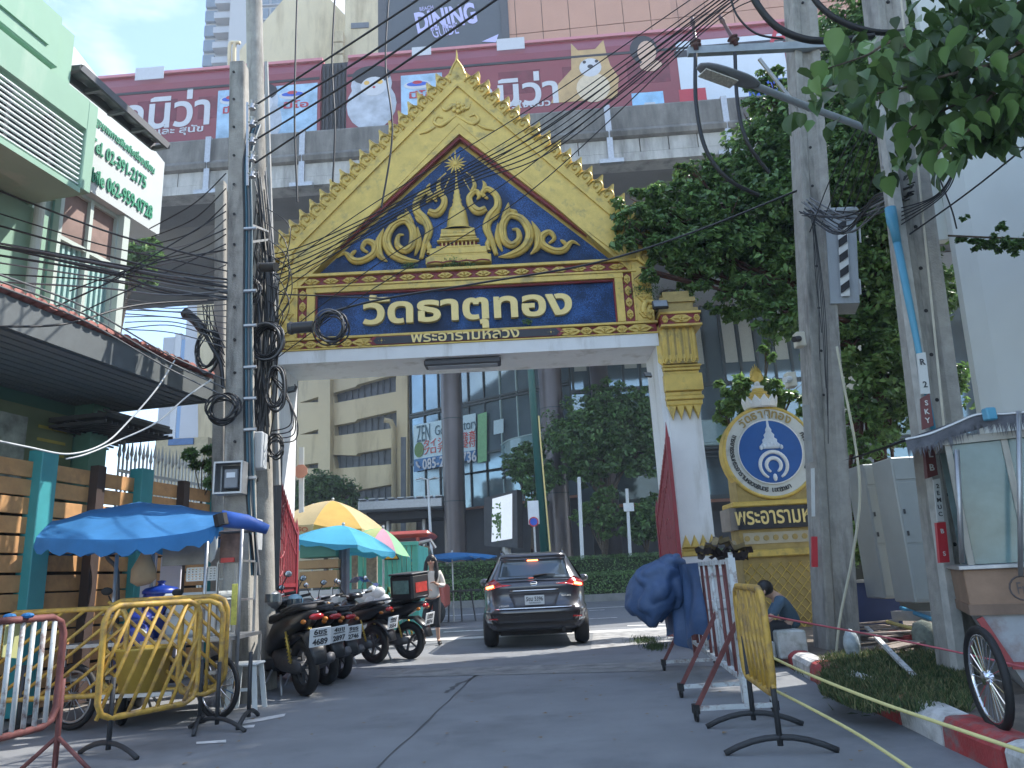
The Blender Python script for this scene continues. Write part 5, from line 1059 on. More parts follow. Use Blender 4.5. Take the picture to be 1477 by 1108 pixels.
# glass cabinet
cg = M('cart_glass', (.30, .34, .35), .1, var=.2, scale=4, alpha=.45); a, b = P(318, 915, 8.15), P(352, 815, 8.15)
mb = MB()
for x_ in (a.x, b.x): 
    for y_ in (8.0, 8.5): mb.bx((x_-.012, y_, zsh), (x_+.012, y_+.024, zsh+.75))
for z in (zsh+.35, zsh+.75): mb.bx((a.x, 8.0, z), (b.x, 8.5, z+.02))
mb.build('cabinet_frame', steel, cart, kind='stuff'); mb = MB(); mb.quad((a.x, 8.0, zsh), (b.x, 8.0, zsh), (b.x, 8.0, zsh+.74), (a.x, 8.0, zsh+.74)); mb.build('glass', cg, cart)
mb = MB(); cb(332, 902, 343, 842, 7.95, .01, mb); mb.build('price_strip', M('yellow_paper', (.6, .58, .12), .6, var=.3, scale=20), cart)
mb = MB(); cb(316, 812, 348, 764, 7.9, .015, mb); pn = mb.build('menu_panel', M('menu_print', (.17, .11, .09), .5, var=.5, scale=9), cart); mb = MB(); cb(318, 812, 338, 804, 7.88, .012, mb); mb.build('menu_strip', redp, pn)
mb = MB(); mb.ball(P(305, 783, 7.8), (.07, .03, .2), 10); mb.build('fish_hanger', whs, cart, True)
mb = MB(); cb(233, 817, 300, 768, 7.95, .02, mb); mb.build('clear_sheet', M('vinyl_sheet', (.20, .20, .19), .3, var=.35, scale=3), cart)
# awning
aw = thing('blue_awning', 'blue fabric awning with scalloped edge over the left food cart', 'awning', (-3.9, 8.1, 1.9))
blf = M('blue_fabric', (.035, .19, .44), .75, var=.12, scale=4, bump=.15, bs=12, tl=.25); blf2 = M('blue_roll_fabric', (.03, .10, .38), .6, var=.1)
r0 = [P(52, 775, 7.5), P(120, 778, 7.35), P(200, 777, 7.3), P(290, 765, 7.4), P(318, 752, 7.5)]; r1 = [P(75, 758, 8.2), P(130, 742, 8.4), P(200, 730, 8.7), P(260, 735, 8.9), P(318, 745, 8.8)]; r2 = [P(60, 785, 9.1), P(130, 782, 9.3), P(200, 782, 9.6), P(260, 780, 9.6), P(325, 770, 9.5)]
s0, s1_, s2 = spline(r0, 8), spline(r1, 8), spline(r2, 8)
def aws(i, j):
    k = int(round(i*32)); return (s0[k].lerp(s1_[k], j*2) if j < .5 else s1_[k].lerp(s2[k], j*2-1))+V((0, 0, .05*sin(j*pi)-.02*abs(sin(i*pi*4))))
mb = MB(); mb.grid(aws, 32, 8); mb.build('canopy', blf, aw, True)
mb = MB()
for S in (s0, s2):
    for k in range(32):
        for h in (0,):
            a, b = S[k], S[k+1]; d0 = .1+.07*abs(sin(k*pi/3.2)); d1 = .1+.07*abs(sin((k+1)*pi/3.2)); mb.quad(a, b, b-V((0, .02, d1)), a-V((0, .02, d0)))
mb.build('scallop_edge', blf, aw, True, kind='stuff')
mb = MB(); mb.tube([P(318, 748, 7.5), P(355, 753, 7.6), P(386, 764, 7.7)], [.085, .075, .05], 10); mb.build('rolled_sheet', blf2, aw, True); mb = MB(); mb.tube([P(317, 742, 7.45), P(320, 758, 7.45)], .07, 8); mb.build('tie', black, aw)
mb = MB()
for a, b in ((P(60, 778, 7.6), P(370, 760, 7.9)), (P(60, 785, 9.0), P(330, 770, 9.3)), (P(160, 784, 7.4), P(200, 735, 8.7))): mb.tube([a-V((0, 0, .04)), b-V((0, 0, .04))], .016, 6)
mb.build('awning_frame', darkgrey, aw, kind='stuff')
mb = MB(); mb.tube(spline([P(153, 790, 8.2), P(155, 805, 8.2), P(168, 820, 8.2), P(170, 850, 8.2), P(169, 900, 8.2)], 4), .022, 6); mb.build('bent_strut', darkgrey, aw, True)
# things on and around the cart
bb_ = P(226, 900, 8.3); t = thing('barrel', 'blue plastic barrel with a domed lid on the food cart', 'barrel', (bb_.x, 8.35, zsh+.015)); bl = M('barrel_blue', (.01, .04, .28), .35, var=.05)
mb = MB(); mb.lathe([(0, 0), (.17, 0), (.18, .05), (.18, .42), (.17, .45)], WM[t.name], 20); mb.build('body', bl, t, True); mb = MB(); mb.lathe([(.19, .45), (.19, .48), (.16, .51), (.04, .535), (.03, .56), (.05, .58), (0, .59)], WM[t.name], 20); mb.build('lid', bl, t, True)
wq = P(285, 900, 8.2); t = thing('cool_box', 'large white cool box on the food cart counter', 'cool box', (wq.x, 8.25, zsh+.015)); pw = M('white_plastic', (.62, .66, .66), .4, var=.04)
mb = MB(); mb.bx((wq.x-.29, 8.05, zsh+.016), (wq.x+.27, 8.45, zsh+.4), .03); mb.build('body', pw, t); mb = MB(); mb.bx((wq.x-.31, 8.03, zsh+.402), (wq.x+.29, 8.47, zsh+.46), .02); mb.build('lid', pw, t)
t = thing('plastic_basket', 'white perforated plastic basket hanging under the awning', 'basket', P(290, 825, 8.0)); a, b = P(269, 838, 8.0), P(312, 818, 8.0); mb = MB()
for k in range(9): x_ = a.x+(b.x-a.x)*k/8; mb.bx((x_-.008, 8.0, a.z), (x_+.008, 8.01, b.z))
for k in range(6): z = a.z+(b.z-a.z)*k/5; mb.bx((a.x, 7.995, z-.008), (b.x, 8.005, z+.008))
mb.bx((a.x, 8.01, a.z), (b.x, 8.2, a.z+.01)); mb.build('mesh', pw, t, kind='stuff')
t = thing('carrier_bag', 'beige carrier bag hanging from the awning frame', 'bag', P(210, 815, 7.9)); mb = MB(); q = P(210, 818, 7.9)
mb.tube([q+V((0, 0, .32)), q+V((-.01, 0, .14)), q+V((-.02, 0, -.02)), q+V((-.01, 0, -.13)), q+V((0, 0, -.18))], [.012, .05, .13, .14, .07], 12, flat=.5, up=(0, 1, 0)); mb.build('bag', M('beige_cloth', (.33, .25, .16), .8, var=.15, bump=.4, bs=15), t, True)
t = thing('white_board', 'leaning white foam boards behind the blue barrel', 'board', (P(230, 880, 9).x, 9, zsh)); 
for u0, u1, v1, Y in ((196, 226, 800, 9.05), (224, 262, 802, 9.0)): a, b = P(u0, 930, Y), P(u1, v1, Y); mb = MB(); mb.bx((a.x, Y, .5), (b.x, Y+.03, b.z)); mb.build('board', M('foam_white', (.58, .58, .66), .6, var=.04), t)
t = thing('yellow_tub', 'round yellow plastic tub with a face print under the food cart', 'tub', (P(205, 960, 7.5).x, 7.45, .3)); yl = M('tub_yellow', (.42, .29, .05), .45, var=.1)
q = P(207, 965, 7.45); mb = MB(); mb.lathe([(0, 0), (.2, 0), (.25, .36), (.27, .37), (.27, .39), (.24, .39), (.19, .03)], Matrix.Translation((q.x, 7.45, .34)), 22); mb.build('tub', yl, t, True); mb = MB(); mb.bx((q.x-.3, 7.3, .3), (q.x+.35, 7.7, .335)); mb.build('stand', steel, t)
t = thing('plastic_stool', 'white plastic stool beside the food cart on the road', 'stool', (P(360, 1000, 8.3).x, 8.3, 0)); x_ = P(355, 1000, 8.3).x
for sx in (-1, 1):
    for sy in (-1, 1): mb = MB(); mb.bar((x_+sx*.15, 8.3+sy*.15, 0), (x_+sx*.11, 8.3+sy*.11, .44), .05, .02); mb.build('leg', pw, t)
mb = MB(); mb.bx((x_-.15, 8.15, .44), (x_+.15, 8.45, .47), .02); mb.build('seat', pw, t); mb = MB(); mb.bx((x_-.14, 8.15, .2), (x_+.14, 8.165, .23)); mb.build('brace', pw, t)
# ================================================================ BARRICADES
yb = M('barrier_yellow', (.50, .31, .055), .55, var=.2, scale=14, dirt=((.22, .14, .07), .3, 9)); rust = M('rust_red', (.16, .055, .05), .7, var=.25, scale=14); wt = M('chipped_white', (.55, .58, .58), .6, var=.1, dirt=((.18, .10, .08), .22, 12)); blk = M('foot_black', (.03, .032, .035), .6)
def barricade(label, A, B, z0, z1, mat, pattern, feet, group, r=.02, tin=None):
    A, B = V(A), V(B); t = thing('crowd_barrier', label, 'barrier', A*1, 0, group); d = (B-A); l = d.length; d.normalize()
    def q(s, z): return V((A.x+d.x*s, A.y+d.y*s, z))
    c = .12; fp = [q(c, z1), q(l-c, z1), q(l-c*.3, z1-c*.3), q(l, z1-c), q(l, z0+c), q(l-c*.3, z0+c*.3), q(l-c, z0), q(c, z0), q(c*.3, z0+c*.3), q(0, z0+c), q(0, z1-c), q(c*.3, z1-c*.3)]
    mb = MB(); mb.tube(fp, r*1.25, 8, closed=True); mb.build('frame', mat, t, True)
    n, slope = pattern; h = z1-z0
    if slope == 0:
        for k in range(1, n): mb = MB(); mb.cyl(q(l*k/n, z0), q(l*k/n, z1), r*.85, n=7); mb.build('bar', wt if mat is rust else mat, t, True)
    else:
        st = l/n; W = h/abs(slope)
        for k in range(-int(W/st)-1, n+1):
            s0 = k*st; s1 = s0+W; a = max(s0, 0); b = min(s1, l)
            if b-a < .05: continue
            za, zb = z0+(a-s0)*abs(slope), z0+(b-s0)*abs(slope)
            if slope < 0: za, zb = z1-(za-z0), z1-(zb-z0)
            mb = MB(); mb.cyl(q(a, za), q(b, zb), r*.8, n=7); mb.build('bar', mat, t, True)
    for s, kind in feet:
        mb = MB(); pn = V((-d.y, d.x, 0))
        mb.cyl(q(s, 0.05), q(s, z0+(.3 if kind else 0)), r, n=8)
        if kind == 'arc': mb.tube([q(s, 0)+pn*(i/4)*.36+V((0, 0, .09*(1-(i/4)**2)+.012)) for i in range(-4, 5)], r, 6)
        else:
            for a_ in (-1, 1): mb.tube([q(s, .25), q(s, 0)+pn*a_*.3+V((0, 0, .015))], r*.8, 6)
            mb.cyl(q(s, 0), q(s, .1), r, n=6)
        mb.build('foot', blk if kind == 'arc' else mat, t, True)
    return t
gy = 'yellow tube crowd barriers at the left'
a, b = P(150, 870, 6.75), P(323, 872, 7.3)
barricade('yellow tube barrier with steep diagonal bars, the nearest one at left', (P(146, 950, 6.2).x, 6.2, 0), (P(288, 900, 7.0).x, 7.0, 0), .28, 1.13, yb, (7, 2.2), [(.12, 'arc'), (1.15, 'arc')], gy)
barricade('long yellow tube barrier with slanted bars behind the white and red one', (P(2, 950, 7.35).x, 7.3, 0), (P(172, 950, 7.25).x, 7.35, 0), .33, 1.1, yb, (6, .8), [(.25, 'arc')], gy)
barricade('yellow tube barrier with crossing bars just in front of the food cart', (P(150, 950, 7.4).x, 7.4, 0), (P(328, 950, 7.55).x, 7.5, 0), .33, 1.16, yb, (7, -.9), [(1.35, 'arc')], gy)
barricade('yellow tube barrier, outermost of the overlapping ones at the cart wheel', (P(262, 950, 7.3).x, 7.25, 0), (P(316, 950, 7.3).x, 7.35, 0), .30, 1.12, yb, (3, 0), [(.2, 'arc')], gy)
wb_ = barricade('rusty red barrier with white upright bars at the left edge', (P(-60, 950, 4.9).x, 4.9, 0), (P(93, 900, 5.75).x, 5.75, 0), .34, 1.08, rust, (9, 0), [(.9, 'v')], gy)
t = thing('paper_notice', 'pale yellow sheet tied to the rusty red barrier', 'notice', P(20, 920, 5.4)); q4(P(3, 948, 5.3), P(30, 950, 5.45), P(40, 895, 5.45), P(10, 893, 5.3), .006, M('notice_paper', (.46, .47, .22), .7, var=.08), 'sheet', t); mb = MB()
for u, v in ((14, 889), (40, 888)): mb.ball(P(u, v, 5.37), (.05, .03, .02), 8)
mb.build('blue_tie', blf, t, kind='stuff')
# ================================================================ RIGHT POLES
R1a, R1b = V(P(1209, 950, 9.9)), V(P(1150, -60, 9.7)); R1a.z = .1
def hpole(label, a, b, w0, w1, mat=concrete):
    t = thing('concrete_pole', label, 'utility pole', a); mb = MB(); a, b = V(a), V(b)
    sec = [(-.5, -.5), (-.42, -.5), (-.2, -.42), (-.12, -.30), (.12, -.30), (.2, -.42), (.42, -.5), (.5, -.5), (.5, .5), (-.5, .5)]
    for c, w_ in ((a, w0), (b, w1)): mb.v += [c+V((x*w_, y*w_, 0)) for x, y in sec]
    n = len(sec); mb.f += [(i, (i+1) % n, n+(i+1) % n, n+i) for i in range(n)]+[tuple(range(n))[::-1], tuple(range(n, 2*n))]; mb.build('shaft', mat, t)
    holes(t, a+V((0, 0, .5)), b, 16, (0, -w0*.31+.006, 0), .02); return t
rp1 = hpole('grooved concrete pole standing in front of the round temple emblem', R1a, R1b, .42, .36)
R2a, R2b = V(P(1398, 985, 7.3)), V(P(1266, -60, 7.25)); R2a.z = .1
rp2 = hpole('leaning grooved concrete pole behind the food cart at right', R2a, R2b, .36, .32)
R3a, R3b = V(P(1385, 975, 7.12)), V(P(1242, -60, 7.05)); R3a.z = .1
mb = MB(); mb.tube([P(1392, 850, 6.95), P(1362, 620, 6.95), P(1325, 250, 6.95), P(1300, 0, 6.95)], .012, 6); mb.build('earth_strap', M('strap_cream', (.5, .47, .38), .6), rp2)
mb = MB(); mb.v += [R3a+V((x, y, 0)) for x, y in ((-.05, -.07), (.05, -.07), (.05, .05), (-.05, .05))]+[R3a.lerp(R3b, .8)+V((x, y, 0)) for x, y in ((-.04, -.06), (.04, -.06), (.04, .05), (-.04, .05))]; mb.f += [(0, 1, 5, 4), (1, 2, 6, 5), (2, 3, 7, 6), (3, 0, 4, 7), (4, 5, 6, 7)]; mb.build('edge_strip', M('pole_pale_edge', (.42, .42, .39), .8, var=.2, scale=8), rp2)
# pole boards
whp = M('enamel_white', (.6, .62, .6), .4, var=.06); redb = M('enamel_red', (.5, .04, .05), .35, var=.08); mrn = M('board_maroon', (.16, .05, .05), .5, var=.15)
def board(u0, v0, u1, v1, Y, mat, name, label, txt=None, tm=None, par=None, slant=0):
    a, b = P(u0, v0, Y), P(u1, v1, Y); t = thing(name, label, 'sign', (a+b)/2)
    x0, x1 = a.x, b.x; ux = P(u0+slant, v1, Y).x-a.x; w_ = abs(P(u1-0, v0, Y).x-P(u1-slant, v0, Y).x)
    c0, c1 = P(u0, v0, Y), P(u0+(u1-u0)-slant, v0, Y); d1, d0 = P(u1, v1, Y), P(u0+slant, v1, Y)
    return t, (c0, c1, d1, d0)
def sboard(p, Y, th, mat, label, txt=None, tm=None, sz=.05, name='pole_sign', dirr=None):
    q = [P(u, v, Y) for u, v in p]; t = thing(name, label, 'sign', q[0]); q4(*q, th, mat, 'plate', t)
    if txt:
        c = (q[0]+q[1]+q[2]+q[3])/4; up = (q[3]-q[0]).normalized(); n = len(txt); L_ = (q[3]-q[0]).length
        for k, ch_ in enumerate(txt):
            if ch_ != ' ': text(ch_, fr(c+up*(L_*.42-(k+.5)*L_*.84/n)+V((0, -.004, 0)), (1, 0, 0), up), tm, t, height=sz, depth=.003, bold=.02, name='letter')
    return t
inkd = M('ink_dark', (.04, .045, .05), .5, var=0)
sboard([(1329, 568), (1342, 568), (1335, 508), (1323, 510)], 6.9, .02, whp, 'white enamel strip lettered R 2 high on the leaning pole', 'R 2', inkd, .06)
sboard([(1331, 620), (1347, 614), (1341, 567), (1328, 575)], 6.9, .02, mrn, 'maroon plate lettered SKY above the frayed cart canopy', 'SKY', whp, .05)
sboard([(1338, 690), (1353, 685), (1347, 640), (1334, 644)], 6.88, .05, mrn, 'maroon plate lettered LB below the frayed cart canopy', 'LB', whp, .06)
sboard([(1352, 752), (1362, 752), (1356, 690), (1346, 692)], 6.9, .01, whp, 'white strip of stacked characters on the leaning pole', '2EMUC', inkd, .04)
sboard([(1356, 812), (1370, 811), (1364, 753), (1351, 754)], 6.85, .04, redb, 'red tag lettered BKL SSC on the leaning pole', 'B S', whp, .04)
sboard([(1172, 818), (1180, 818), (1179, 774), (1171, 774)], 9.6, .04, redb, 'narrow red tag on the left edge of the emblem pole')
sboard([(1164, 668), (1173, 666), (1168, 584), (1158, 585)], 9.6, .03, M('old_board', (.30, .30, .28), .7, var=.2), 'long weathered strip on the upper left edge of the emblem pole')
sboard([(1171, 745), (1176, 745), (1175, 675), (1170, 676)], 9.62, .01, whp, 'narrow white strip of small marks on the emblem pole')
# striped cabinet
sc_b = thing('pole_cabinet', 'grey cabinet with black and white diagonal stripes on the emblem pole', 'cabinet', P(1214, 440, 9.6)-V((0, 0, .2)))
a, b, c, d = P(1198, 438, 9.6), P(1240, 437, 9.5), P(1234, 307, 9.5), P(1190, 310, 9.6); cabm = M('cabinet_grey', (.30, .33, .35), .5, var=.06, scale=3, dirt=((.2, .22, .23), .2, 3), streak=1)
q4(a, b, c, d, .45, cabm, 'case', sc_b); q4(P(1193, 306, 9.52)-V((.02, 0, 0)), P(1237, 303, 9.42)+V((.02, 0, 0)), P(1235, 298, 9.42), P(1193, 300, 9.52), .55, cabm, 'hood', sc_b)
pn = q4(P(1213, 428, 9.54), P(1226, 427, 9.5), P(1222, 322, 9.5), P(1208, 326, 9.54), .01, whp, 'stripe_plate', sc_b, .012)
for k in range(5):
    v = 424-k*22; ub = 1212-k*1.1; q4(P(ub+1, v, 9.53), P(ub+13.5, v-9, 9.49), P(ub+13, v-20, 9.49), P(ub+.5, v-11, 9.53), .006, black, 'stripe', pn, .02)
for v in (350, 425): mb = MB(); mb.cyl(P(1241, v, 9.5), P(1239.5, v-22, 9.5), .015, n=6); mb.build('hinge', steel, sc_b)
# CCTV
for u, v, lb_ in ((1153, 490, 'cream security camera with black lens left of the emblem pole'), (1140, 548, 'cream dome ended security camera pointing left above the emblem')):
    t = thing('security_camera', lb_, 'camera', P(u, v, 9.6)); q = P(u, v, 9.6); mb = MB(); mb.bx((q.x-.05, 9.55, q.z-.1), (q.x+.07, 9.7, q.z+.1), .01); mb.build('housing', M('cctv_cream', (.55, .52, .42), .5), t)
    mb = MB(); mb.tube([q+V((-.02, -.05, 0)), q+V((-.12, -.12, -.03))], .04, 10); mb.build('barrel', bplast if v < 500 else whp, t)
# street lamp arm
t = thing('street_lamp', 'flat LED street lamp on a long curved grey arm', 'street lamp', P(1288, 240, 7.3))
arm = [P(1288, 246, 7.2), P(1284, 215, 7.2), P(1270, 195, 7.1), P(1230, 178, 6.9), P(1160, 152, 6.6), P(1085, 122, 6.3)]; mb = MB(); mb.tube(spline(arm, 6), [.035]*31, 10); mb.build('arm', M('lamp_grey', (.30, .33, .35), .4, metal=.4), t, True)
mb = MB(); mb.cyl(P(1283, 240, 7.2), P(1281, 220, 7.2), .07); mb.build('collar', steel, t)
hd = [P(1092, 124, 6.3), P(1060, 112, 6.15), P(1008, 95, 5.95)]; mb = MB(); mb.tube(spline(hd, 5), [.05, .06, .075, .085, .09, .09, .09, .09, .085, .07, .04], 10, flat=.38, up=(0, 0, 1)); mb.build('head', M('lamp_head_grey', (.16, .17, .18), .4), t, True)
mb = MB(); h0, h1 = P(1058, 117, 6.12), P(1012, 100, 5.97); mb.bar(h0-V((0, 0, .035)), h1-V((0, 0, .035)), .12, .012); mb.build('led_panel', M('led_panel', (.45, .44, .36), .3, var=.4, scale=60), t)
# crossarm with insulators and drop cables
t = thing('cross_arm', 'steel channel cross arm with insulators on the emblem pole', 'cross arm', P(1100, 72, 9.6)); mb = MB(); mb.bar(P(992, 75, 9.55), P(1222, 64, 9.55), .09, .12); mb.build('channel', M('channel_steel', (.30, .34, .36), .5, metal=.4, var=.15), t); mb = MB(); mb.bar(P(1095, 85, 9.55), P(1150, 155, 9.6), .03, .05); mb.build('brace', steel, t)
for u, v in ((1003, 62), (1057, 56)):
    mb = MB(); q = P(u, v, 9.5); rs_ = [(0, -.12), (.035, -.12), (.04, -.06), (.085, -.05), (.04, -.03), (.04, .0), (.085, .01), (.03, .05), (.025, .3), (.04, .34), (.02, .45), (0, .46)]
    lean = Matrix.Translation(q)@Matrix.Rotation(-.35 if u > 1030 else 0, 4, 'Y'); mb.lathe(rs_, lean, 12); mb.build('insulator', M('insulator_brown', (.10, .045, .04), .3), t, True)
# ================================================================ EMBLEM MONUMENT
EY = 13.2; ec = P(1110, 652, EY); Rr = 67*EY/FPX*1.0
em = thing('temple_emblem', 'round blue and white temple emblem on a gold pedestal behind the concrete pole', 'monument', (ec.x, EY, 0))
def EMx(x, z, y=0): return fr((ec.x+x, EY+y, z), (1, 0, 0), (0, 0, 1))
def disc(r, y0, d, mat, name, n=48, cx=0, cz=0): mb = MB(); mb.prism([(r*cos(i*2*pi/n), r*sin(i*2*pi/n)) for i in range(n)], d, EMx(cx, ec.z+cz, y0)); return mb.build(name, mat, em)
cream = M('emblem_cream', (.56, .58, .55), .5, var=.05, dirt=((.38, .4, .38), .15, 3)); eblue = M('emblem_blue', (.012, .09, .32), .4, var=.08)
disc(Rr, .3, .3, gold, 'rim_body'); disc(Rr*.955, .0, .02, cream, 'ring'); disc(Rr*.70, -.02, .02, cream, 'inner_ring'); disc(Rr*.675, -.04, .015, eblue, 'blue_field')
mb = MB(); n = 48; mb.tube([V((ec.x+Rr*.98*cos(i*2*pi/n), EY, ec.z+Rr*.98*sin(i*2*pi/n))) for i in range(n)], .035, 8, closed=True); mb.build('rim', gold, em, True)
mb = MB(); mb.tube([V((ec.x+Rr*.69*cos(i*2*pi/n), EY-.045, ec.z+Rr*.69*sin(i*2*pi/n))) for i in range(n)], .014, 6, closed=True); mb.build('ring_bead', white, em, True)
for rr_, y_ in ((Rr*.29, 0), (Rr*.155, 0)):
    mb = MB(); cz = ec.z-.3*Rr; mb.tube([V((ec.x+.02+rr_*sin(a), EY-.06, cz+rr_*cos(a))) for a in [rad(-152)+i*rad(304)/24 for i in range(25)]], [.018+.018*sin(i*pi/24)**.4 for i in range(25)], 7); mb.build('ring_mark', white, em, True)
mb = MB(); mb.ball((ec.x+.02, EY-.06, ec.z-.3*Rr-.26*Rr), (.04, .02, .07), 8); mb.build('drop_mark', white, em, True)
mb = MB(); z0 = ec.z+.06*Rr
mb.lathe([(.0, 0), (.17, 0), (.20, .05), (.13, .12), (.14, .16), (.09, .2), (.10, .25), (.055, .3), (.06, .34), (.03, .4), (.025, .5), (.006, .66), (0, .7)], Matrix.Translation((ec.x+.01, EY-.05, z0))@Matrix.Diagonal((1, .3, 1, 1)), 16); mb.build('crown_mark', M('crown_white', (.55, .62, .7), .5), em, True)
for k in range(7): a = -.18+k*.06; mb = MB(); mb.ball((ec.x+.01+a, EY-.09, z0+.02+.02*(3-abs(k-3))), (.035, .02, .045), 6); mb.build('crown_petal', M('crown_white', (0,)*3), em, True)
def arc_text(s, r, a0, a1, mat, h, up=True):
    out = []; n = len(s)
    comb = 'ัิีึืุู็่้๊๋์ํ'; base = []
    for ch_ in s:
        if ch_ in comb and base: base[-1] += ch_
        else: base.append(ch_)
    n = len(base)
    for k, ch_ in enumerate(base):
        if ch_ == ' ': continue
        a = rad(a0+(a1-a0)*(k+.5)/n); p_ = V((ec.x+r*sin(a), EY-.03, ec.z+r*cos(a))); rd = V((sin(a), 0, cos(a))); tg = V((cos(a), 0, -sin(a)))
        if not up: rd, tg = -rd, -tg
        text(ch_, fr(p_, tg, rd), mat, em, height=h*(1.25 if len(ch_) > 1 else 1), depth=.01, bold=.02, name='letter')
arc_text('วัดธาตุทอง', Rr*.83, -44, 40, gold2, .13); arc_text('โทรงาธรรมพระอารามหลวงชั้นตรี เขตวัฒนา', Rr*.82, -60, -205, inkd, .07, False); arc_text('กรุงเทพมหานคร', Rr*.82, 62, 120, inkd, .07)
# lotus finial
lt0 = ec.z+Rr
mb = MB(); mb.lathe([(0, -.03), (.22, 0), (.26, .08), (.2, .12)], Matrix.Translation((ec.x-.02, EY+.12, lt0)), 16); mb.build('lotus_base', white, em, True)
for k in range(12):
    a = k*pi/6; mb = MB(); mb.prism([(-.09, 0), (.09, 0), (.1, .1), (0, .24), (-.1, .1)], .03, Matrix.Translation((ec.x-.02, EY+.12, lt0-.02))@Matrix.Rotation(a, 4, 'Z')@fr((0, -.24, 0), (1, 0, 0), (0, -.3, 1)), .3); mb.build('lotus_petal', white, em)
mb = MB(); mb.lathe([(.24, .12), (.24, .16), (.19, .18), (.2, .22), (.15, .25), (.16, .29), (.11, .31), (.1, .36)], Matrix.Translation((ec.x-.02, EY+.12, lt0)), 16); mb.build('finial_base', gold, em, 'auto'); mb = MB(); mb.lathe([(.1, .36), (.12, .4), (.06, .42), (.04, .5)], Matrix.Translation((ec.x-.02, EY+.12, lt0)), 14); mb.build('finial_neck', white, em, True)
for k in range(11): a = rad(-60+k*12); h = .36-.12*abs(k-5)/5; mb = MB(); c0 = V((ec.x-.02, EY+.12, lt0+.48)); mb.tube([c0, c0+V((sin(a)*h*.5, -.03, cos(a)*h*.6)), c0+V((sin(a)*h*.55, 0, cos(a)*h))], [.02, .03, .004], 6); mb.build('finial_ray', gold, em)
# pedestal
xl = P(1055, 720, EY).x-ec.x; ped = [(ec.z-Rr*.55, ec.z-Rr*1.0, -.68, 'block'),]
zA, zB, zC, zD, zE = P(1060, 725, EY).z, P(1060, 733, EY).z, P(1060, 765, EY).z, P(1060, 795, EY).z, P(1060, 806, EY).z
mb = MB(); mb.bx((ec.x-.66, EY+.02, zA), (ec.x+.66, EY+.5, ec.z-Rr*.45)); mb.build('shoulder', gold2, em)
mb = MB(); mb.bx((ec.x-.8, EY-.1, zB), (ec.x+.8, EY+.6, zA), .02); mb.build('ledge', gold, em)
mb = MB(); mb.bx((ec.x-.86, EY-.06, zC), (ec.x+.86, EY+.55, zB-.003)); mb.build('plaque_body', M('plaque_edge', (.22, .2, .18), .6), em)
mb = MB(); mb.bx((ec.x-.74, EY-.1, zC+.0), (ec.x+.86, EY-.063, zB-.01)); mb.build('plaque', M('plaque_black', (0,)*3), em)
x0 = P(1058, 748, EY).x; text('พระอารามหลวง', EMx(x0-ec.x+.88, (zB+zC)/2, -.101), goldl, em, width=1.76, height=(zB-zC)*.62, depth=.01, bold=.015)
mb = MB(); mb.bx((ec.x-.72, EY-.02, zD), (ec.x+.8, EY+.5, zC-.003)); mb.build('frieze', cream if 0 else gold2, em)
mb = MB(); mb.bx((ec.x-.66, EY-.035, zD+.1), (ec.x+.8, EY-.021, zC-.06)); mb.build('frieze_panel', M('frieze_stone', (.42, .38, .28), .7, var=.1), em)
for k in range(9): mb = MB(); xx = ec.x-.6+k*.165; mb.prism([(.05*cos(i*pi/4), .05*sin(i*pi/4)) for i in range(8)], .012, fr((xx, EY-.035, (zC+zD)/2+.02), (1, 0, 0), (0, 0, 1))); mb.build('frieze_boss', gold2, em)
mb = MB(); mb.bx((ec.x-.78, EY-.12, zE), (ec.x+.8, EY+.6, zD), .02); mb.build('base_ledge', gold, em)
mb = MB(); mb.bx((ec.x-.72, EY-.02, .1), (ec.x+.8, EY+.5, zE-.003)); mb.build('base', gold2, em)
mb = MB()
for k in range(-9, 10):
    for s in (-1, 1):
        x0_, z0_ = k*.17, .15; pts = []
        for i in range(2): zz_ = z0_+i*(zE-.25); xx = x0_+s*(zz_-z0_)*.9; pts.append((xx, zz_))
        (xa, za), (xb, zb) = pts; lo, hi = -.72, .8
        def clip(xa, za, xb, zb):
            if xa > xb: xa, za, xb, zb = xb, zb, xa, za
            if xb < lo or xa > hi: return None
            if xa < lo: za += (lo-xa)/(xb-xa)*(zb-za); xa = lo
            if xb > hi: zb = za+(hi-xa)/(xb-xa)*(zb-za); xb = hi
            return xa, za, xb, zb
        r_ = clip(xa, za, xb, zb)
        if r_: mb.tube([(ec.x+r_[0], EY-.03, r_[1]), (ec.x+r_[2], EY-.03, r_[3])], .009, 4)
mb.build('lattice', gold, em, kind='stuff')
# ================================================================ RIGHT BUILDINGS, CABINETS, TARP
wb2 = thing('white_building', 'blank white rendered building wall at the right edge', 'building', (6, 9, 0)); ww = M('white_render', (.58, .62, .60), .8, var=.05, scale=.8, dirt=((.45, .49, .48), .2, 1), streak=1)
q0 = P(1374, 400, 9.5); mb = MB(); x0 = q0.x
prof = [(x0-.0, 9.5), (x0-.12, 9.2), (x0-.05, 8.9), (x0+.25, 8.2), (x0+.5, 6.5), (x0+.8, 2), (x0+1.0, -6), (x0+8, -6), (x0+8, 9.5)]
mb.prism(prof[::-1] if 0 else prof, 14.5, Matrix.Translation((0, 0, .15))); mb.v = [q+V(((q.z-4.2)*.05, 0, 0)) for q in mb.v]; mb.build('wall', ww, wb2)  # wall height raised out of view to cast shade over the lane
mb = MB(); a = P(1370, 190, 9.4); mb.bx((P(1368, 330, 9.6).x, 9.6, P(1368, 345, 9.6).z), (x0-.02, 9.75, 9.5)); mb.build('side_return', ww, wb2)
bb2 = thing('beige_building', 'beige building top seen behind the branch at upper right', 'building', (P(1250, 60, 22).x, 22, 0)); mb = MB(); a, b = P(1205, 50, 22), P(1330, 50, 22); mb.bx((a.x, 24, 6), (b.x-.2, 26, 21)); mb.build('wall', M('beige_render', (.46, .42, .33), .8, var=.05), bb2)
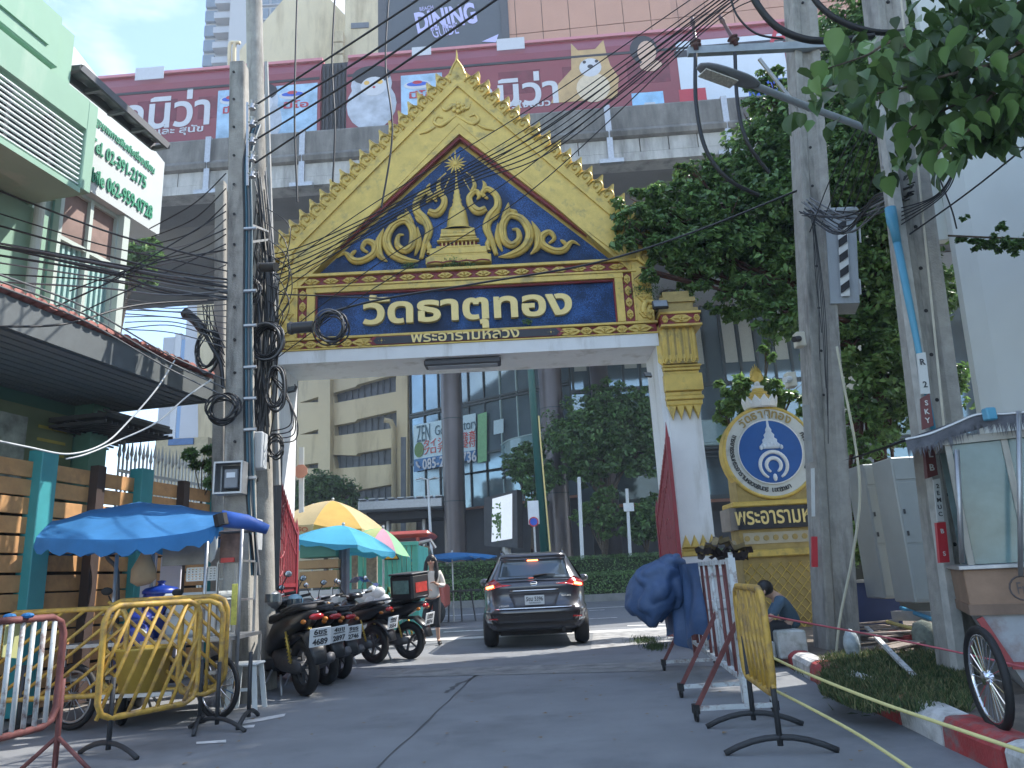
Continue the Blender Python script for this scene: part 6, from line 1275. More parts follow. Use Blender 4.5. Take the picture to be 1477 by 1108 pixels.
mb = MB(); c = P(1262, 10, 21.9); mb.bar(c+V((0, 0, 3)), P(1275, 45, 21.9), .05, .35, up=(1, 0, 0)); mb.build('red_stripe', redp, bb2)
for k, (u0, u1, vt, vb, Y, lb_) in enumerate(((1276, 1312, 668, 864, 10.6, 'left one of two tall steel electrical cabinets'), (1321, 1362, 658, 870, 9.9, 'right one of two tall steel electrical cabinets, behind the leaning pole'))):
    t = thing('electrical_cabinet', lb_, 'cabinet', (P(u0, 860, Y).x, Y, .15), 0, 'tall steel electrical cabinets'); a, b = P(u0, vb, Y), P(u1, vb, Y); zt_ = P(u0, vt, Y).z; zb_ = max(P(u0, vb, Y).z, .3)
    cm = M('cabinet_steel', (.34, .37, .37), .45, metal=.3, var=.08, scale=2); mb = MB(); mb.bx((a.x, Y, zb_), (b.x, Y+.55, zt_), .015); mb.build('case', cm, t)
    h = zt_-zb_; w_ = b.x-a.x
    for (fa_, fb_) in ((.02, .38), (.40, .82), (.84, .97)): mb = MB(); mb.bx((a.x+w_*.06, Y-.012, zb_+h*fa_), (b.x-w_*.06, Y-.001, zb_+h*fb_), .004); mb.build('door_panel', cm, t)
    for f_ in (.45, .6): mb = MB(); mb.bx((a.x+w_*.12, Y-.03, zb_+h*f_), (a.x+w_*.18, Y-.013, zb_+h*f_+.06)); mb.build('handle', darkgrey, t)
    mb = MB(); mb.cyl((b.x-w_*.1, Y-.016, zb_+h*.18), (b.x-w_*.1, Y-.0125, zb_+h*.18), .03); mb.build('knob', black, t)
st = thing('steel_stand', 'grey steel stand under the electrical cabinets', 'stand', (P(1300, 890, 10).x, 10, .15))
a, b = P(1290, 868, 10.4), P(1366, 880, 9.8); mb = MB(); mb.bar(V((a.x, 10.5, .45)), V((b.x+.1, 9.8, .45)), .08, .12); mb.build('beam', steel, st)
for f_ in (0, .5, 1): c = V((a.x, 10.5, .15)).lerp(V((b.x+.1, 9.8, .15)), f_); mb = MB(); mb.bx((c.x-.04, c.y-.04, .15), (c.x+.04, c.y+.04, .4)); mb.build('leg', steel, st)
t = thing('conduit_pipe', 'blue water pipe lying below the electrical cabinets', 'pipe', (P(1310, 885, 10).x, 10, .2)); mb = MB(); mb.tube([P(1300, 877, 10.6), P(1375, 905, 9.3)], .03, 8); mb.build('pipe', M('pipe_blue', (.05, .25, .42), .5), t)
t = thing('conduit_pipe', 'yellow pipe on the ground below the cabinets', 'pipe', (P(1310, 905, 9.5).x, 9.5, .2)); mb = MB(); mb.tube([P(1280, 897, 10.4), P(1370, 922, 9.0)], .025, 8); mb.build('pipe', M('pipe_yellow', (.45, .36, .12), .5), t)
t = thing('blue_hoarding', 'dark blue sheet hoarding between the pole and the cabinets', 'hoarding', (P(1255, 890, 11.3).x, 11.3, .15)); a, b = P(1222, 900, 11.3), P(1292, 838, 11.3); mb = MB(); mb.bx((a.x, 11.3, .1), (b.x, 11.35, b.z)); mb.build('sheet', M('hoarding_blue', (.015, .035, .12), .6, var=.2, scale=2), t); mb = MB(); mb.bx((a.x, 11.27, b.z), (b.x, 11.38, b.z+.04)); mb.build('top_rail', steel, t)
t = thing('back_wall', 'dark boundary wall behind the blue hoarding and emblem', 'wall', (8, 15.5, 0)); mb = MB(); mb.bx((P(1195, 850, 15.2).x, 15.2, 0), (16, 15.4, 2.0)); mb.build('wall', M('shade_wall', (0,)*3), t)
tb_ = thing('blue_downpipe', 'light blue plastic pipe running down the leaning pole', 'pipe', P(1330, 480, 7)); bp_ = M('pvc_blue', (.08, .30, .44), .4, var=.05)
mb = MB(); mb.tube([P(1284, 300, 7.0), P(1287, 320, 7.0), P(1290, 330, 7.0), P(1294, 350, 7.0)], [.055, .055, .045, .04], 10); mb.build('socket', bp_, tb_, True); mb = MB(); mb.tube([P(1294, 350, 7.0), P(1312, 440, 7.0), P(1330, 530, 7.0), P(1350, 640, 7.0)], [.038, .035, .026, .024], 10); mb.build('pipe', bp_, tb_, True)
t = thing('bamboo_rod', 'pale thin rod hanging in a curve beside the emblem pole', 'rod', P(1190, 910, 9.5)); mb = MB(); mb.tube(spline([P(1207, 500, 9.4), P(1218, 560, 9.4), P(1235, 650, 9.4), P(1240, 720, 9.4), P(1230, 800, 9.4), P(1212, 890, 9.4), P(1206, 945, 9.4)], 5), .017, 6); mb.build('rod', M('rod_cream', (.5, .48, .36), .6), t, True)
# ================================================================ CART 2 at right
c2 = thing('food_cart', 'weathered food cart with glass case and bicycle wheels at the right edge', 'food cart', (4.2, 6, .15)); CY = 6.15
cw = M('cart_wood', (.27, .17, .11), .6, var=.2, scale=5); cgm = M('cart_grey_paint', (.36, .38, .40), .6, var=.12, scale=3, dirt=((.25, .2, .18), .25, 4)); crd = M('cart_red_trim', (.33, .06, .06), .6, var=.15)
def cP(u, v, Y=CY): return P(u, v, Y)
zc0, zc1, zc2, zc3 = cP(1400, 1000).z, cP(1400, 882).z, cP(1400, 820).z, cP(1400, 640).z; xcl = cP(1394, 850).x
mb = MB(); mb.bx((xcl, CY, zc1), (xcl+1.8, CY+1, zc2), .006); mb.build('counter_panel', cw, c2)
mb = MB(); mb.bx((xcl-.01, CY-.02, zc1-.03), (xcl+1.8, CY+1, zc1+.05)); mb.build('wood_rail', M('cart_wood_dark', (.2, .13, .09), .6, var=.2), c2)
mb = MB(); mb.bx((xcl-.03, CY-.04, zc2-.01), (xcl+1.8, CY+1, zc2+.025), .005); mb.build('worktop', steel, c2)
mb = MB(); mb.prism([(0, 0), (.12, -.3), (.3, -.75), (1.8, -.75), (1.8, 0)][::-1], .9, fr((xcl+.06, CY+.92, zc1-.03), (1, 0, 0), (0, 0, 1))); mb.build('body', cgm, c2)
mb = MB(); mb.bar((xcl+.05, CY, zc1-.05), (xcl+.2, CY, zc1-.4), .05, .05); mb.bar((xcl+.2, CY, zc1-.4), (xcl+1.7, CY, zc1-.42), .05, .05); mb.bar((xcl+.3, CY, zc1-.75), (xcl+1.8, CY, zc1-.76), .05, .06); mb.build('red_trim', crd, c2, kind='stuff')
for x_ in (.45, .8, 1.2): mb = MB(); mb.bx((xcl+x_, CY-.015, zc1-.74), (xcl+x_+.04, CY+.01, zc1-.44)); mb.build('body_rib', crd, c2)
# glass case
mb = MB(); fr_m = M('case_frame', (.34, .33, .29), .5, metal=.3, var=.15)
for x_ in (.05, .45, 1.2): mb = MB(); mb.bx((xcl+x_, CY+.05, zc2+.026), (xcl+x_+.045, CY+.09, zc3)); mb.build('case_post', fr_m, c2)
mb = MB(); mb.bx((xcl+.03, CY+.03, zc3), (xcl+1.8, CY+.7, zc3+.06)); mb.build('case_top', fr_m, c2)
mb = MB(); mb.bx((xcl+.1, CY+.07, zc2+.03), (xcl+1.7, CY+.075, zc3)); mb.build('case_glass', M('case_glass', (.16, .26, .26), .12, var=.25, scale=3, alpha=.8, spec=.8), c2)
mb = MB(); mb.bx((xcl+.1, CY+.2, zc2+.03), (xcl+.5, CY+.5, zc2+.14)); mb.build('tray', pw, c2)
mb = MB(); mb.bx((xcl+.06, CY+.6, zc2+.03), (xcl+1.7, CY+.62, zc3)); mb.build('case_back', M('case_back', (.10, .15, .15), .6, var=.3, scale=3), c2)
wq = (xcl+.3, CY-.22)
wq_ = G(1440, 1058, .15); wq_ = Matrix.Rotation(rad(24), 4, 'Z')@(wq_-V((xcl, CY, .15)))+V((xcl, CY, 0)); wheel(wq_.x, wq_.y, .31, .05, chrome, c2, rad(13), 22).location.z = 0.15
WM_ = None
text('Fresh', fr((xcl+.42, CY-.004, (zc1+zc2)/2), (1, 0, 0), (0, 0, 1)), M('print_faint', (.12, .10, .10), .7), c2, height=.09, width=.16, depth=.003)
mb = MB(); mb.tube([V((xcl+.38+.09*cos(i*pi/8), CY-.003, (zc1+zc2)/2+.0+.09*sin(i*pi/8))) for i in range(16)], .006, 4, closed=True); mb.build('round_stamp', M('print_faint', (0,)*3), c2)
for u in (1478,): a = cP(1466, 800, 5.9); mb = MB(); mb.tube([P(1478, 830, 5.95), P(1468, 600, 5.95)], .018, 8); mb.build('canopy_post', steel, c2, True)
mb = MB(); mb.tube([P(1392, 812, 6.1), P(1381, 650, 6.1)], .02, 8); mb.build('canopy_post', steel, c2, True)
c2.matrix_basis = Matrix.Translation((xcl, CY, 0))@Matrix.Rotation(rad(-24), 4, 'Z')@Matrix.Translation((-xcl, -CY, 0))@c2.matrix_basis
# canopy frayed
t = thing('frayed_canopy', 'frayed grey mesh canopy edge over the right food cart', 'canopy', P(1400, 620, 6)); fz = M('frayed_mesh', (.10, .105, .12), .9, var=.35, scale=12)
top = spline([P(1306, 634, 6.3), P(1340, 626, 6.2), P(1375, 612, 6.1), P(1410, 598, 6.0), P(1450, 597, 5.9), P(1500, 592, 5.8)], 7); mb = MB()
for k in range(len(top)-1):
    a, b = top[k], top[k+1]; 
    for j in range(3): p_, q_ = a.lerp(b, j/3), a.lerp(b, (j+1)/3); h0 = R_(.09, .17); m_ = p_.lerp(q_, .5)-V((0, 0, h0+.03)); mb.add([p_, q_, q_-V((0, 0, h0*.75)), m_, p_-V((0, 0, h0*.7))], [(0, 1, 2, 3, 4)])
mb.build('fringe', fz, t, kind='stuff'); mb = MB(); mb.tube(top, .012, 6); mb.build('edge_pole', steel, t)
mb = MB(); bk = [q+V((.1, 1.5, .04)) for q in top]
for k in range(len(top)-1): mb.quad(top[k], top[k+1], bk[k+1], bk[k])
mb.build('sheet', M('canopy_dark', (.03, .035, .05), .8, var=.2), t); mb = MB(); q = P(1426, 598, 5.9); mb.bx((q.x-.04, 5.85, q.z-.05), (q.x+.04, 5.93, q.z+.05), .01); mb.build('blue_clip', bp_, t)
# ================================================================ RIGHT BARRIERS, TARP, ROPES
wbar = thing('wheeled_barrier', 'white and rust steel barrier on castors in front of the right pillar', 'barrier', (1.5, 7.5, 0))
def W(u, v, Y): return P(u, v, Y)
nA, nB = (W(1052, 810, 6.55), W(1040, 1000, 6.55)); far = 9.9
nearx = nA.x; zt_ = nA.z; fx = P(990, 815, far).x
def wq2(s, z): y = 6.5+(far-6.5)*s; return V((nearx+(fx-nearx)*s, y, z))
mb = MB()
for z in (zt_, .3): mb = MB(); mb.bar(wq2(0, z), wq2(1, z), .05, .04); mb.build('rail', wt, wbar)
for s in (0, .02): mb = MB(); mb.bar(wq2(s, .12), wq2(s, zt_+.03), .06, .04, up=(0, 1, 0)); mb.build('end_post', wt, wbar)
mb = MB(); mb.bar(wq2(.05, .3), wq2(.05, zt_), .05, .04, up=(0, 1, 0)); mb.bar(wq2(1, .12), wq2(1, zt_), .05, .04, up=(0, 1, 0)); mb.build('post', rust, wbar, kind='stuff')
for k in range(1, 9): s = k/9; mb = MB(); mb.cyl(wq2(s, .3), wq2(s+.02, zt_), .016, n=6); mb.build('bar', [wt, rust, rust][k % 3], wbar, True)
for s in (0.0, .35, .95):
    for sd_ in (-1, 1):
        f_ = wq2(s, .1)+V((sd_*.32-.1, 0, 0)); mb = MB(); mb.bar(f_, wq2(s, zt_*.62), .035, .03, up=(0, 1, 0)); mb.build('strut', wt if sd_ > 0 else rust, wbar)
        mb = MB(); mb.tube([f_+V((0, .02+.045*cos(a), -.055+.045*sin(a))) for a in [i*pi/5 for i in range(10)]], .014, 6, closed=True); mb.bx(f_+V((-.025, -.02, -.04)), f_+V((.025, .06, .03))); mb.build('castor', black, wbar)
    mb = MB(); mb.bar(wq2(s, .1)+V((-.42, 0, 0)), wq2(s, .1)+V((.22, 0, 0)), .035, .035); mb.build('base_bar', wt, wbar)
mb = MB(); mb.box(wq2(0, zt_+.05), (.035, .02, .05)); mb.build('eye_plate', wt, wbar)
tarp = thing('blue_tarpaulin', 'crumpled blue tarpaulin draped over the far end of the wheeled barrier', 'tarpaulin', (P(950, 860, 9).x, 9, .5)); tb2 = M('tarp_blue', (.045, .09, .19), .55, var=.15, scale=5, bump=.5, bs=9)
from mathutils import noise
c = P(950, 850, 9.1)
def tf(i, j):
    a = i*2*pi; th = j*pi; st_ = sin(th)**.55; d_ = V((st_*cos(a), st_*sin(a), math.copysign(abs(cos(th))**.8, cos(th))))
    n1 = noise.noise(d_*1.6+V((3, 1, 7))); n2_ = 1-abs(noise.noise(d_*3.4+V((9, 2, 1))))*2; fold = abs(sin(a*3.5+d_.z*1.2+n1*4)); r_ = 1+.25*n1+.025*n2_+.10*fold
    x_, y_, z_ = d_.x*.32*r_, d_.y*.38*r_, d_.z*.30*r_
    z_ += .13*x_/.36-.05*(x_ < -.1)*abs(x_)
    if z_ < -.2: x_ *= 1-.5*min(1, (-.2-z_)*4); 
    return (c.x+x_*1.08-.1*max(0, -z_)*.4, c.y+y_, c.z+z_)
mb = MB(); mb.grid(tf, 90, 50); mb.build('tarp', tb2, tarp, True)
def hf(i, j):
    q = V((P(972, 820, 8.6).x+.16*i, 9.45-1.3*i, (P(985, 814, 9).z)*(1-j)+(.42+.1*sin(i*9))*j)); n1 = noise.noise(V((i*4, j*1.2, 4)))
    return (q.x+.09*sin(i*15+n1*4)*(.3+j)*.6+.05*n1, q.y+.1*n1, q.z)
mb = MB(); mb.grid(hf, 60, 24); mb.build('hanging_fold', tb2, tarp, True)
yb2_ = barricade('battered yellow tube barrier seen end-on at the right', (P(1101, 900, 5.35).x, 5.3, 0), (P(1068, 900, 6.3).x, 6.35, 0), .36, 1.04, yb, (7, 0), [(.02, 'arc'), (.9, 'arc')], 'barriers on the right side')
mb = MB(); A5 = V((P(1101, 900, 5.35).x, 5.3, 0)); B5 = V((P(1068, 900, 6.3).x, 6.35, 0))
for k in range(6): s0, s1 = k/7, (k+2)/7; mb = MB(); a, b = A5.lerp(B5, s0), A5.lerp(B5, min(s1, 1)); mb.cyl(a+V((0, 0, .4)), b+V((0, 0, 1.02)), .016, n=6); mb.build('bar', yb, yb2_)
# cones / tray pile near pillar
t = thing('scrap_pile', 'dark crumpled sheet metal scraps on the emblem plinth beside the right pillar', 'scrap', P(1045, 795, 10.5)); sm = M('scrap_dark', (.05, .04, .04), .6, var=.4, scale=8); sm2 = M('scrap_tan', (.25, .2, .11), .7, var=.3)
c = P(1045, 795, 10.5); mb = MB(); mb.cyl((c.x, 10.5, 0), (c.x, 10.5, c.z-.05), .05); mb.build('stake', sm, t)
for k in range(9):
    mb = MB(); o = c+V((R_(-.25, .25), R_(-.12, .12), R_(-.08, .1))); m_ = Matrix.Translation(o)@Matrix.Rotation(R_(-.6, .6), 4, 'Y')@Matrix.Rotation(R_(0, 6), 4, 'Z'); mb.grid(lambda i, j: m_@V(((i-.5)*.38, (j-.5)*.22, .05*sin(i*9+k)+.03*sin(j*7))), 6, 4); mb.build('scrap_sheet', sm if k < 7 else sm2, t)
def rope(pts, r, mat, label, name='rope', cat='rope'): t = thing(name, label, cat, pts[0]); mb = MB(); mb.tube(spline(pts, 5), r, 6); mb.build('strand', mat, t, True)
ylr = M('rope_yellow', (.62, .56, .24), .7, var=.1); pkr = M('rope_pink', (.5, .12, .14), .7)
rope([P(1101, 942, 5.9), P(1160, 970, 5.5), P(1260, 1010, 4.8), P(1370, 1048, 4.3), P(1500, 1092, 3.9)], .011, ylr, 'upper yellow plastic rope running above the kerb')
rope([P(1101, 988, 5.7), P(1150, 1012, 5.4), P(1230, 1055, 4.8), P(1300, 1100, 4.3), P(1350, 1135, 4.1)], .011, ylr, 'lower yellow plastic rope crossing the lane surface')
rope([P(1098, 886, 6.0), P(1160, 898, 6.3), P(1290, 922, 6.6), P(1400, 945, 6.2), P(1500, 968, 5.6)], .008, pkr, 'thin pink string stretched across to the right food cart')
# plank heap and debris on the verge
t = thing('plank_pile', 'heap of grey brushwood boards on the verge behind the grass', 'debris', G(1290, 930, .15)); pm = M('weathered_plank', (.24, .20, .17), .9, var=.35, scale=10, bump=.6, bs=30)
for k in range(16):
    o = G(1235+R_(0, 110), 905+R_(0, 30), .2); a_ = R_(-.5, 1.1); l = R_(.4, 1.2); d_ = V((cos(a_), sin(a_), R_(-.05, .06)))*l/2; mb = MB(); mb.bar(o-d_+V((0, 0, .02*k*.5)), o+d_+V((0, 0, .02*k*.5)), R_(.08, .2), .02); mb.build('plank', pm, t)
mb = MB(); a, b = G(1250, 905, .35), G(1318, 975, .2); mb.bar(a, b, .05, .03); mb.build('white_batten', wt, t)
t = thing('red_cloth_roll', 'red rolled sheet lying under the cabinets', 'roll', G(1310, 920, .2)); mb = MB(); a, b = G(1285, 918, .25), G(1325, 920, .25); mb.tube([a, b], .08, 10); mb.build('roll', crd, t, True)
t = thing('concrete_post_stub', 'rounded mossy concrete stub on the verge beside the leaning pole', 'stub', G(1337, 935, .15)); q = G(1337, 938, .15); mb = MB(); mb.lathe([(.13, 0), (.13, .2), (.1, .3), (0, .34)], Matrix.Translation(q), 12); mb.build('stub', M('mossy_concrete', (.16, .18, .15), .95, var=.3, scale=14, bump=.6), t, True)
t = thing('white_block', 'broken white painted concrete block beside the sitting person', 'block', G(1150, 950, .15)); a, b = G(1125, 945, .15), G(1175, 945, .15); mb = MB(); mb.bx((a.x, a.y, .1), (b.x, a.y+.35, .42), .02); mb.bx((a.x-.3, a.y+.05, .1), (a.x-.02, a.y+.35, .3), .02); mb.build('block', M('block_white', (.5, .52, .5), .8, var=.15, dirt=((.25, .26, .22), .35, 6)), t, kind='stuff')
t = thing('plastic_bottle', 'crumpled clear plastic bag at the foot of the emblem pole', 'bag', G(1226, 950, .15)); mb = MB(); mb.ball(G(1226, 948, .15)+V((0, -.1, .14)), (.09, .08, .17), 12); mb.build('bag', M('clear_plastic', (.35, .40, .42), .3, var=.3, scale=12, bump=.6, bs=14), t, True)
# grass on the verge
def grass(name, label, poly_fn, n, h, mats, z=.15):
    pts = []; 
    while len(pts) < n:
        u, v = poly_fn(); q = G(u, v, z); pts.append((q.x, q.y, z))
    p_ = np.array(pts); n_ = len(p_); nr = rng.normal(size=(n_, 3)); nr[:, 2] *= .25; nr /= np.linalg.norm(nr, axis=1, keepdims=True); t_ = rng.normal(size=(n_, 3))*.45; t_[:, 2] = 1; t_ -= nr*(t_*nr).sum(1, keepdims=True); t_ /= np.linalg.norm(t_, axis=1, keepdims=True)
    b = np.cross(nr, t_); s = (h*rng.uniform(.4, 1.3, n_))[:, None]; v = np.empty((n_, 4, 3)); v[:, 0] = p_-b*s*.05; v[:, 1] = p_+b*s*.05; v[:, 2] = p_+t_*s*.6+b*s*.05+nr*s*.1; v[:, 3] = p_+t_*s+nr*s*.35
    me = bpy.data.meshes.new(name); me.vertices.add(n_*4); me.vertices.foreach_set('co', v.reshape(-1)); me.loops.add(n_*6); me.polygons.add(n_*2); base = np.arange(n_)*4; li = np.stack([base, base+1, base+2, base, base+2, base+3], 1)
    me.loops.foreach_set('vertex_index', li.reshape(-1).astype(np.int32)); me.polygons.foreach_set('loop_start', np.arange(0, n_*6, 3, dtype=np.int32))
    for m in mats: me.materials.append(m)
    me.polygons.foreach_set('material_index', np.repeat(rng.integers(0, len(mats), n_), 2).astype(np.int32)); me.update(calc_edges=True); link(name, me, None, label=label, cat='grass', kind='stuff')
gr1 = M('grass_olive', (.085, .125, .045), .7, var=0, isl=.4, tl=.3); gr2 = M('grass_dry', (.19, .185, .085), .8, var=0, isl=.3, tl=.3); gr3 = M('grass_dark', (.05, .085, .03), .7, var=0, isl=.4, tl=.3)
def gp1():
    while 1:
        u, v = R_(1185, 1400), R_(940, 1045); c_ = (u-1185)*.45+955
        if v < min(c_+48, 1025+R_(-10, 5)) and v > 940+max(0, (1240-u))*.1+R_(0, 14) and math.sin(u*.11)+math.sin(v*.3+u*.05) > -1.0+R_(-1.1, 1.0): return u, v
grass('verge_grass', 'patch of uneven green grass on the right verge', gp1, 26000, .075, [gr1, gr2, gr3])
def gp2():
    k = random.choice([(1240, 1010, 18, 7), (1258, 1022, 16, 6), (1205, 985, 14, 5), (1225, 995, 18, 4), (1110, 955, 10, 5), (930, 925, 16, 4), (1165, 968, 12, 5), (945, 935, 12, 3)]); return random.gauss(k[0], k[2]*.6), random.gauss(k[1], k[3]*.6)
grass('kerb_weeds', 'weeds growing along the base of the painted kerb', gp2, 4500, .07, [gr1, gr3], .01)
# ================================================================ RIGHT TREES
crown = [pc(930, 305, 12.3, .6), pc(905, 345, 12.1, .38), pc(915, 320, 12.2, .4), pc(960, 335, 12.3, .6), pc(975, 350, 12.4, .6), pc(1010, 360, 12.5, .7), pc(1000, 250, 12.9, .55), pc(1030, 290, 12.8, .7), pc(985, 300, 12.9, .75), pc(1040, 350, 12.8, .85), pc(960, 370, 12.3, .45), pc(1000, 400, 12.6, .5), pc(1060, 430, 12.6, .6), pc(1120, 300, 13, 1.2), pc(1100, 220, 13.2, .9), pc(1060, 260, 13.0, .7), pc(1110, 160, 13.2, .75), pc(1130, 450, 12.5, .7), pc(1100, 400, 13.0, .9), pc(1170, 350, 13.4, 1.4), pc(1230, 260, 13.4, 1.3), pc(1260, 400, 13.2, 1.2), pc(1230, 500, 13.4, .9), pc(1280, 560, 13.8, .9), pc(1250, 620, 14, .8), pc(1210, 130, 13, .8), pc(1110, 120, 13, .45), pc(1240, 700, 14.2, .8), pc(1290, 700, 14, .7), pc(1215, 780, 14.3, .8), pc(1150, 190, 13, .9), pc(1230, 160, 12.5, .9), pc(1270, 200, 12.5, .9), (7.2, 12.6, 8.2, 1.9), (8, 12.4, 11, 2.0), (8, 11, 12.8, 2), (7.4, 10.6, 9, 1.5), pc(1330, 420, 13.5, .9), pc(1330, 560, 14, .9), pc(1340, 300, 13.2, 1.0), pc(1310, 210, 12.8, .9), pc(1290, 480, 13.6, .9), pc(1020, 320, 12.4, .5), pc(935, 395, 12.15, .28)]  # largest clusters, mostly hidden, are extra foliage added to shade the lane
tree('shade_tree', 'large dense green tree spreading over the right end of the gateway', (P(1272, 860, 14).x, 14.2, .1), crown, 135000, .145, [leafd, leafm, leafm, leafl], .12, lean=P(1262, 480, 14), inner=.4, droop=.3, barkm=M('red_bark', (.10, .05, .04), .9, var=.3, scale=12, bump=.6, bs=30))
tree('small_tree', 'bushy pale leafed tree left of the emblem finial', (P(1075, 720, 15.5).x, 15.5, 0), [pc(1065, 560, 15.5, .5), pc(1045, 590, 15.5, .4), pc(1085, 590, 15.5, .5), pc(1110, 555, 15.5, .4), pc(1060, 625, 15.5, .4), pc(1140, 575, 15.5, .5), pc(1105, 510, 15.5, .25), pc(1050, 650, 15.5, .25)], 3600, .2, [leafm, leafl], .06, droop=.8)
# foreground branch with large leaves, each one a part
br = thing('leafy_branch', 'overhanging branch with large heart shaped leaves at the upper right', 'branch', P(1500, 200, 5.2))
def leaf_piece(L_=.12, W_=.1):
    mb = MB(); pts = [(0, -.5), (.35, -.38), (.5, -.08), (.36, .22), (0, .62), (-.36, .22), (-.5, -.08), (-.35, -.38)]
    mb.v = [V((0, -.45*L_, 0))]+[V((x*W_, y*L_, -abs(x)*W_*-.35-.12*L_*(y > .3))) for x, y in pts[1:4]]+[V((0, .62*L_, -.02))]+[V((x*W_, y*L_, abs(x)*W_*.35)) for x, y in pts[5:]]+[V((0, .1*L_, -.004))]
    n = 8; mb.f = [(i, (i+1) % n, n) for i in range(n)]; return mb.mesh('leaf')
lms = []
for m_, s in ((leafd, 1), (leafm, .85), (leafm, 1.1), (leafl, .8)): me = leaf_piece(.135*s, .11*s); me.materials.append(m_); me.shade_smooth(); lms.append(me)
twigs = [[(1500, 60), (1420, 70), (1340, 100), (1260, 110), (1180, 130)], [(1500, 20), (1430, 15), (1370, 40), (1330, 75)], [(1500, 100), (1440, 130), (1380, 150), (1310, 190), (1300, 225)], [(1500, 60), (1440, 90), (1360, 110), (1290, 130), (1230, 140)], [(1490, 150), (1420, 175), (1370, 205), (1350, 225)], [(1500, 110), (1440, 130), (1400, 180)], [(1500, -10), (1460, 10), (1400, 60)], [(1340, 90), (1290, 60), (1250, 80), (1190, 100)], [(1500, 40), (1390, 100), (1340, 140)], [(1500, 130), (1460, 160), (1430, 165)]]
inv = WM[br.name].inverted(); cnt = 0
for tw_ in twigs:
    Y = R_(4.7, 5.7); pp = spline([P(u, v, Y+R_(-.1, .1)) for u, v in tw_], 5); mb = MB(); mb.tube(pp, [.018*(1-i/len(pp))+.003 for i in range(len(pp))], 5); mb.build('twig', bark, br)
    for _ in range(29):
        i = int(len(pp)*R_(0, 1)**.7*.999); q = pp[i]+V((R_(-.15, .15), R_(-.3, .3), R_(-.17, .09)))
        mt = Matrix.Translation(q)@Matrix.Rotation(R_(0, 6.28), 4, 'Z')@Matrix.Rotation(R_(-1.7, -.4), 4, 'X')@Matrix.Rotation(R_(-.5, .5), 4, 'Y'); s = R_(1.05, 1.5)
        link('leaf', random.choice(lms), None, br, mtx=inv@mt@Matrix.Scale(s, 4)); cnt += 1
ex = MB(); 
for tw_ in twigs+[[(1500, 90), (1400, 110), (1300, 120), (1210, 160)], [(1500, 30), (1420, 60), (1330, 60)], [(1500, 180), (1440, 200), (1380, 190)], [(1500, -20), (1410, -10), (1340, 30)]]:
    Y = R_(4.8, 5.9); pp = spline([P(u, v, Y) for u, v in tw_], 5)
    for _ in range(46):
        q = pp[int(len(pp)*R_(0, 1)**.8*.999)]+V((R_(-.18, .18), R_(-.3, .3), R_(-.2, .14))); mt = Matrix.Translation(q)@Matrix.Rotation(R_(0, 6.28), 4, 'Z')@Matrix.Rotation(R_(-1.7, -.3), 4, 'X')@Matrix.Rotation(R_(-.6, .6), 4, 'Y')@Matrix.Scale(R_(.8, 1.4), 4)
        me_ = lms[0]; k0 = len(ex.v); ex.v += [mt@v_.co for v_ in me_.vertices]; ex.f += [tuple(k0+i for i in p_.vertices) for p_ in me_.polygons]
ex.build('far_leaves', M('leaf_branch', (.06, .115, .032), .42, var=0, isl=.45, tl=.35), br, True, kind='stuff')
t = thing('creeper', 'dark creeper growing out across the white wall at the right edge', 'plant', P(1420, 350, 8)); p_, n_ = cloud([pc(1390, 345, 7.6, .1), pc(1410, 350, 7.6, .13), pc(1435, 350, 7.6, .16), pc(1460, 352, 7.6, .18), pc(1485, 350, 7.6, .18), pc(1450, 325, 7.6, .1), pc(1390, 315, 7.6, .05)], 2200, .6, .6)
link('foliage', leaf_mesh('foliage', p_-np.array(WM[t.name].translation), n_, .07, [leafd, leafm]), None, t, kind='stuff'); mb = MB(); mb.tube([P(1368, 340, 7.4), P(1480, 345, 7.6)], .012, 5); mb.build('stem', bark, t)
# ================================================================ SUV
paintg = M('suv_paint', (.085, .088, .10), .3, metal=.55, var=.0, clear=.9); tailr = M('tail_red', (.35, .01, .012), .15, var=0, clear=.6); glow = M('brake_glow', (.9, .15, .05), .4, var=0, emit=(1, .16, .05), es=5.)
plw = M('plate_white', (.66, .68, .68), .4, var=.03); glassr = M('rear_glass', (.10, .13, .15), .06, var=0, spec=1., metal=.3)
suv = thing('suv', 'dark grey compact SUV with lit brake lights driving out through the gateway', 'car', (.20, 13.35, 0), rot=Matrix.Rotation(rad(-1), 4, 'Z')@Matrix.Diagonal((1.06, 1.06, .99, 1))); SM = WM[suv.name]
RG = [(.30, .80, .14, 4.1), (.36, .84, .08, 4.2), (.50, .875, .02, 4.27), (.62, .885, .0, 4.28), (.665, .885, .015, 4.28), (.70, .87, .09, 4.27), (.92, .872, .11, 4.2), (1.0, .868, .10, 4.05), (1.05, .86, .09, 3.8), (1.10, .845, .12, 3.3), (1.16, .80, .17, 3.05), (1.33, .71, .28, 2.7), (1.47, .64, .36, 2.4), (1.53, .61, .33, 2.3), (1.575, .585, .31, 2.2), (1.61, .55, .40, 2.05), (1.635, .46, .6, 1.9), (1.645, .25, .9, 1.7)]
EX = .30
def ring(z):
    for a, b in zip(RG[:-1], RG[1:]):
        if z <= b[0]: t = (z-a[0])/(b[0]-a[0]); return [a[i]+(b[i]-a[i])*t for i in range(1, 4)]
    return RG[-1][1:]
def SR(x, z, off=0):
    hw, yr, yf = ring(z); hl = (yf-yr)/2; k = min(abs(x/hw), .999); return V((x, (yf+yr)/2-hl*(1-k**(2/EX))**(EX/2)-off, z))
mb = MB(); n = 56
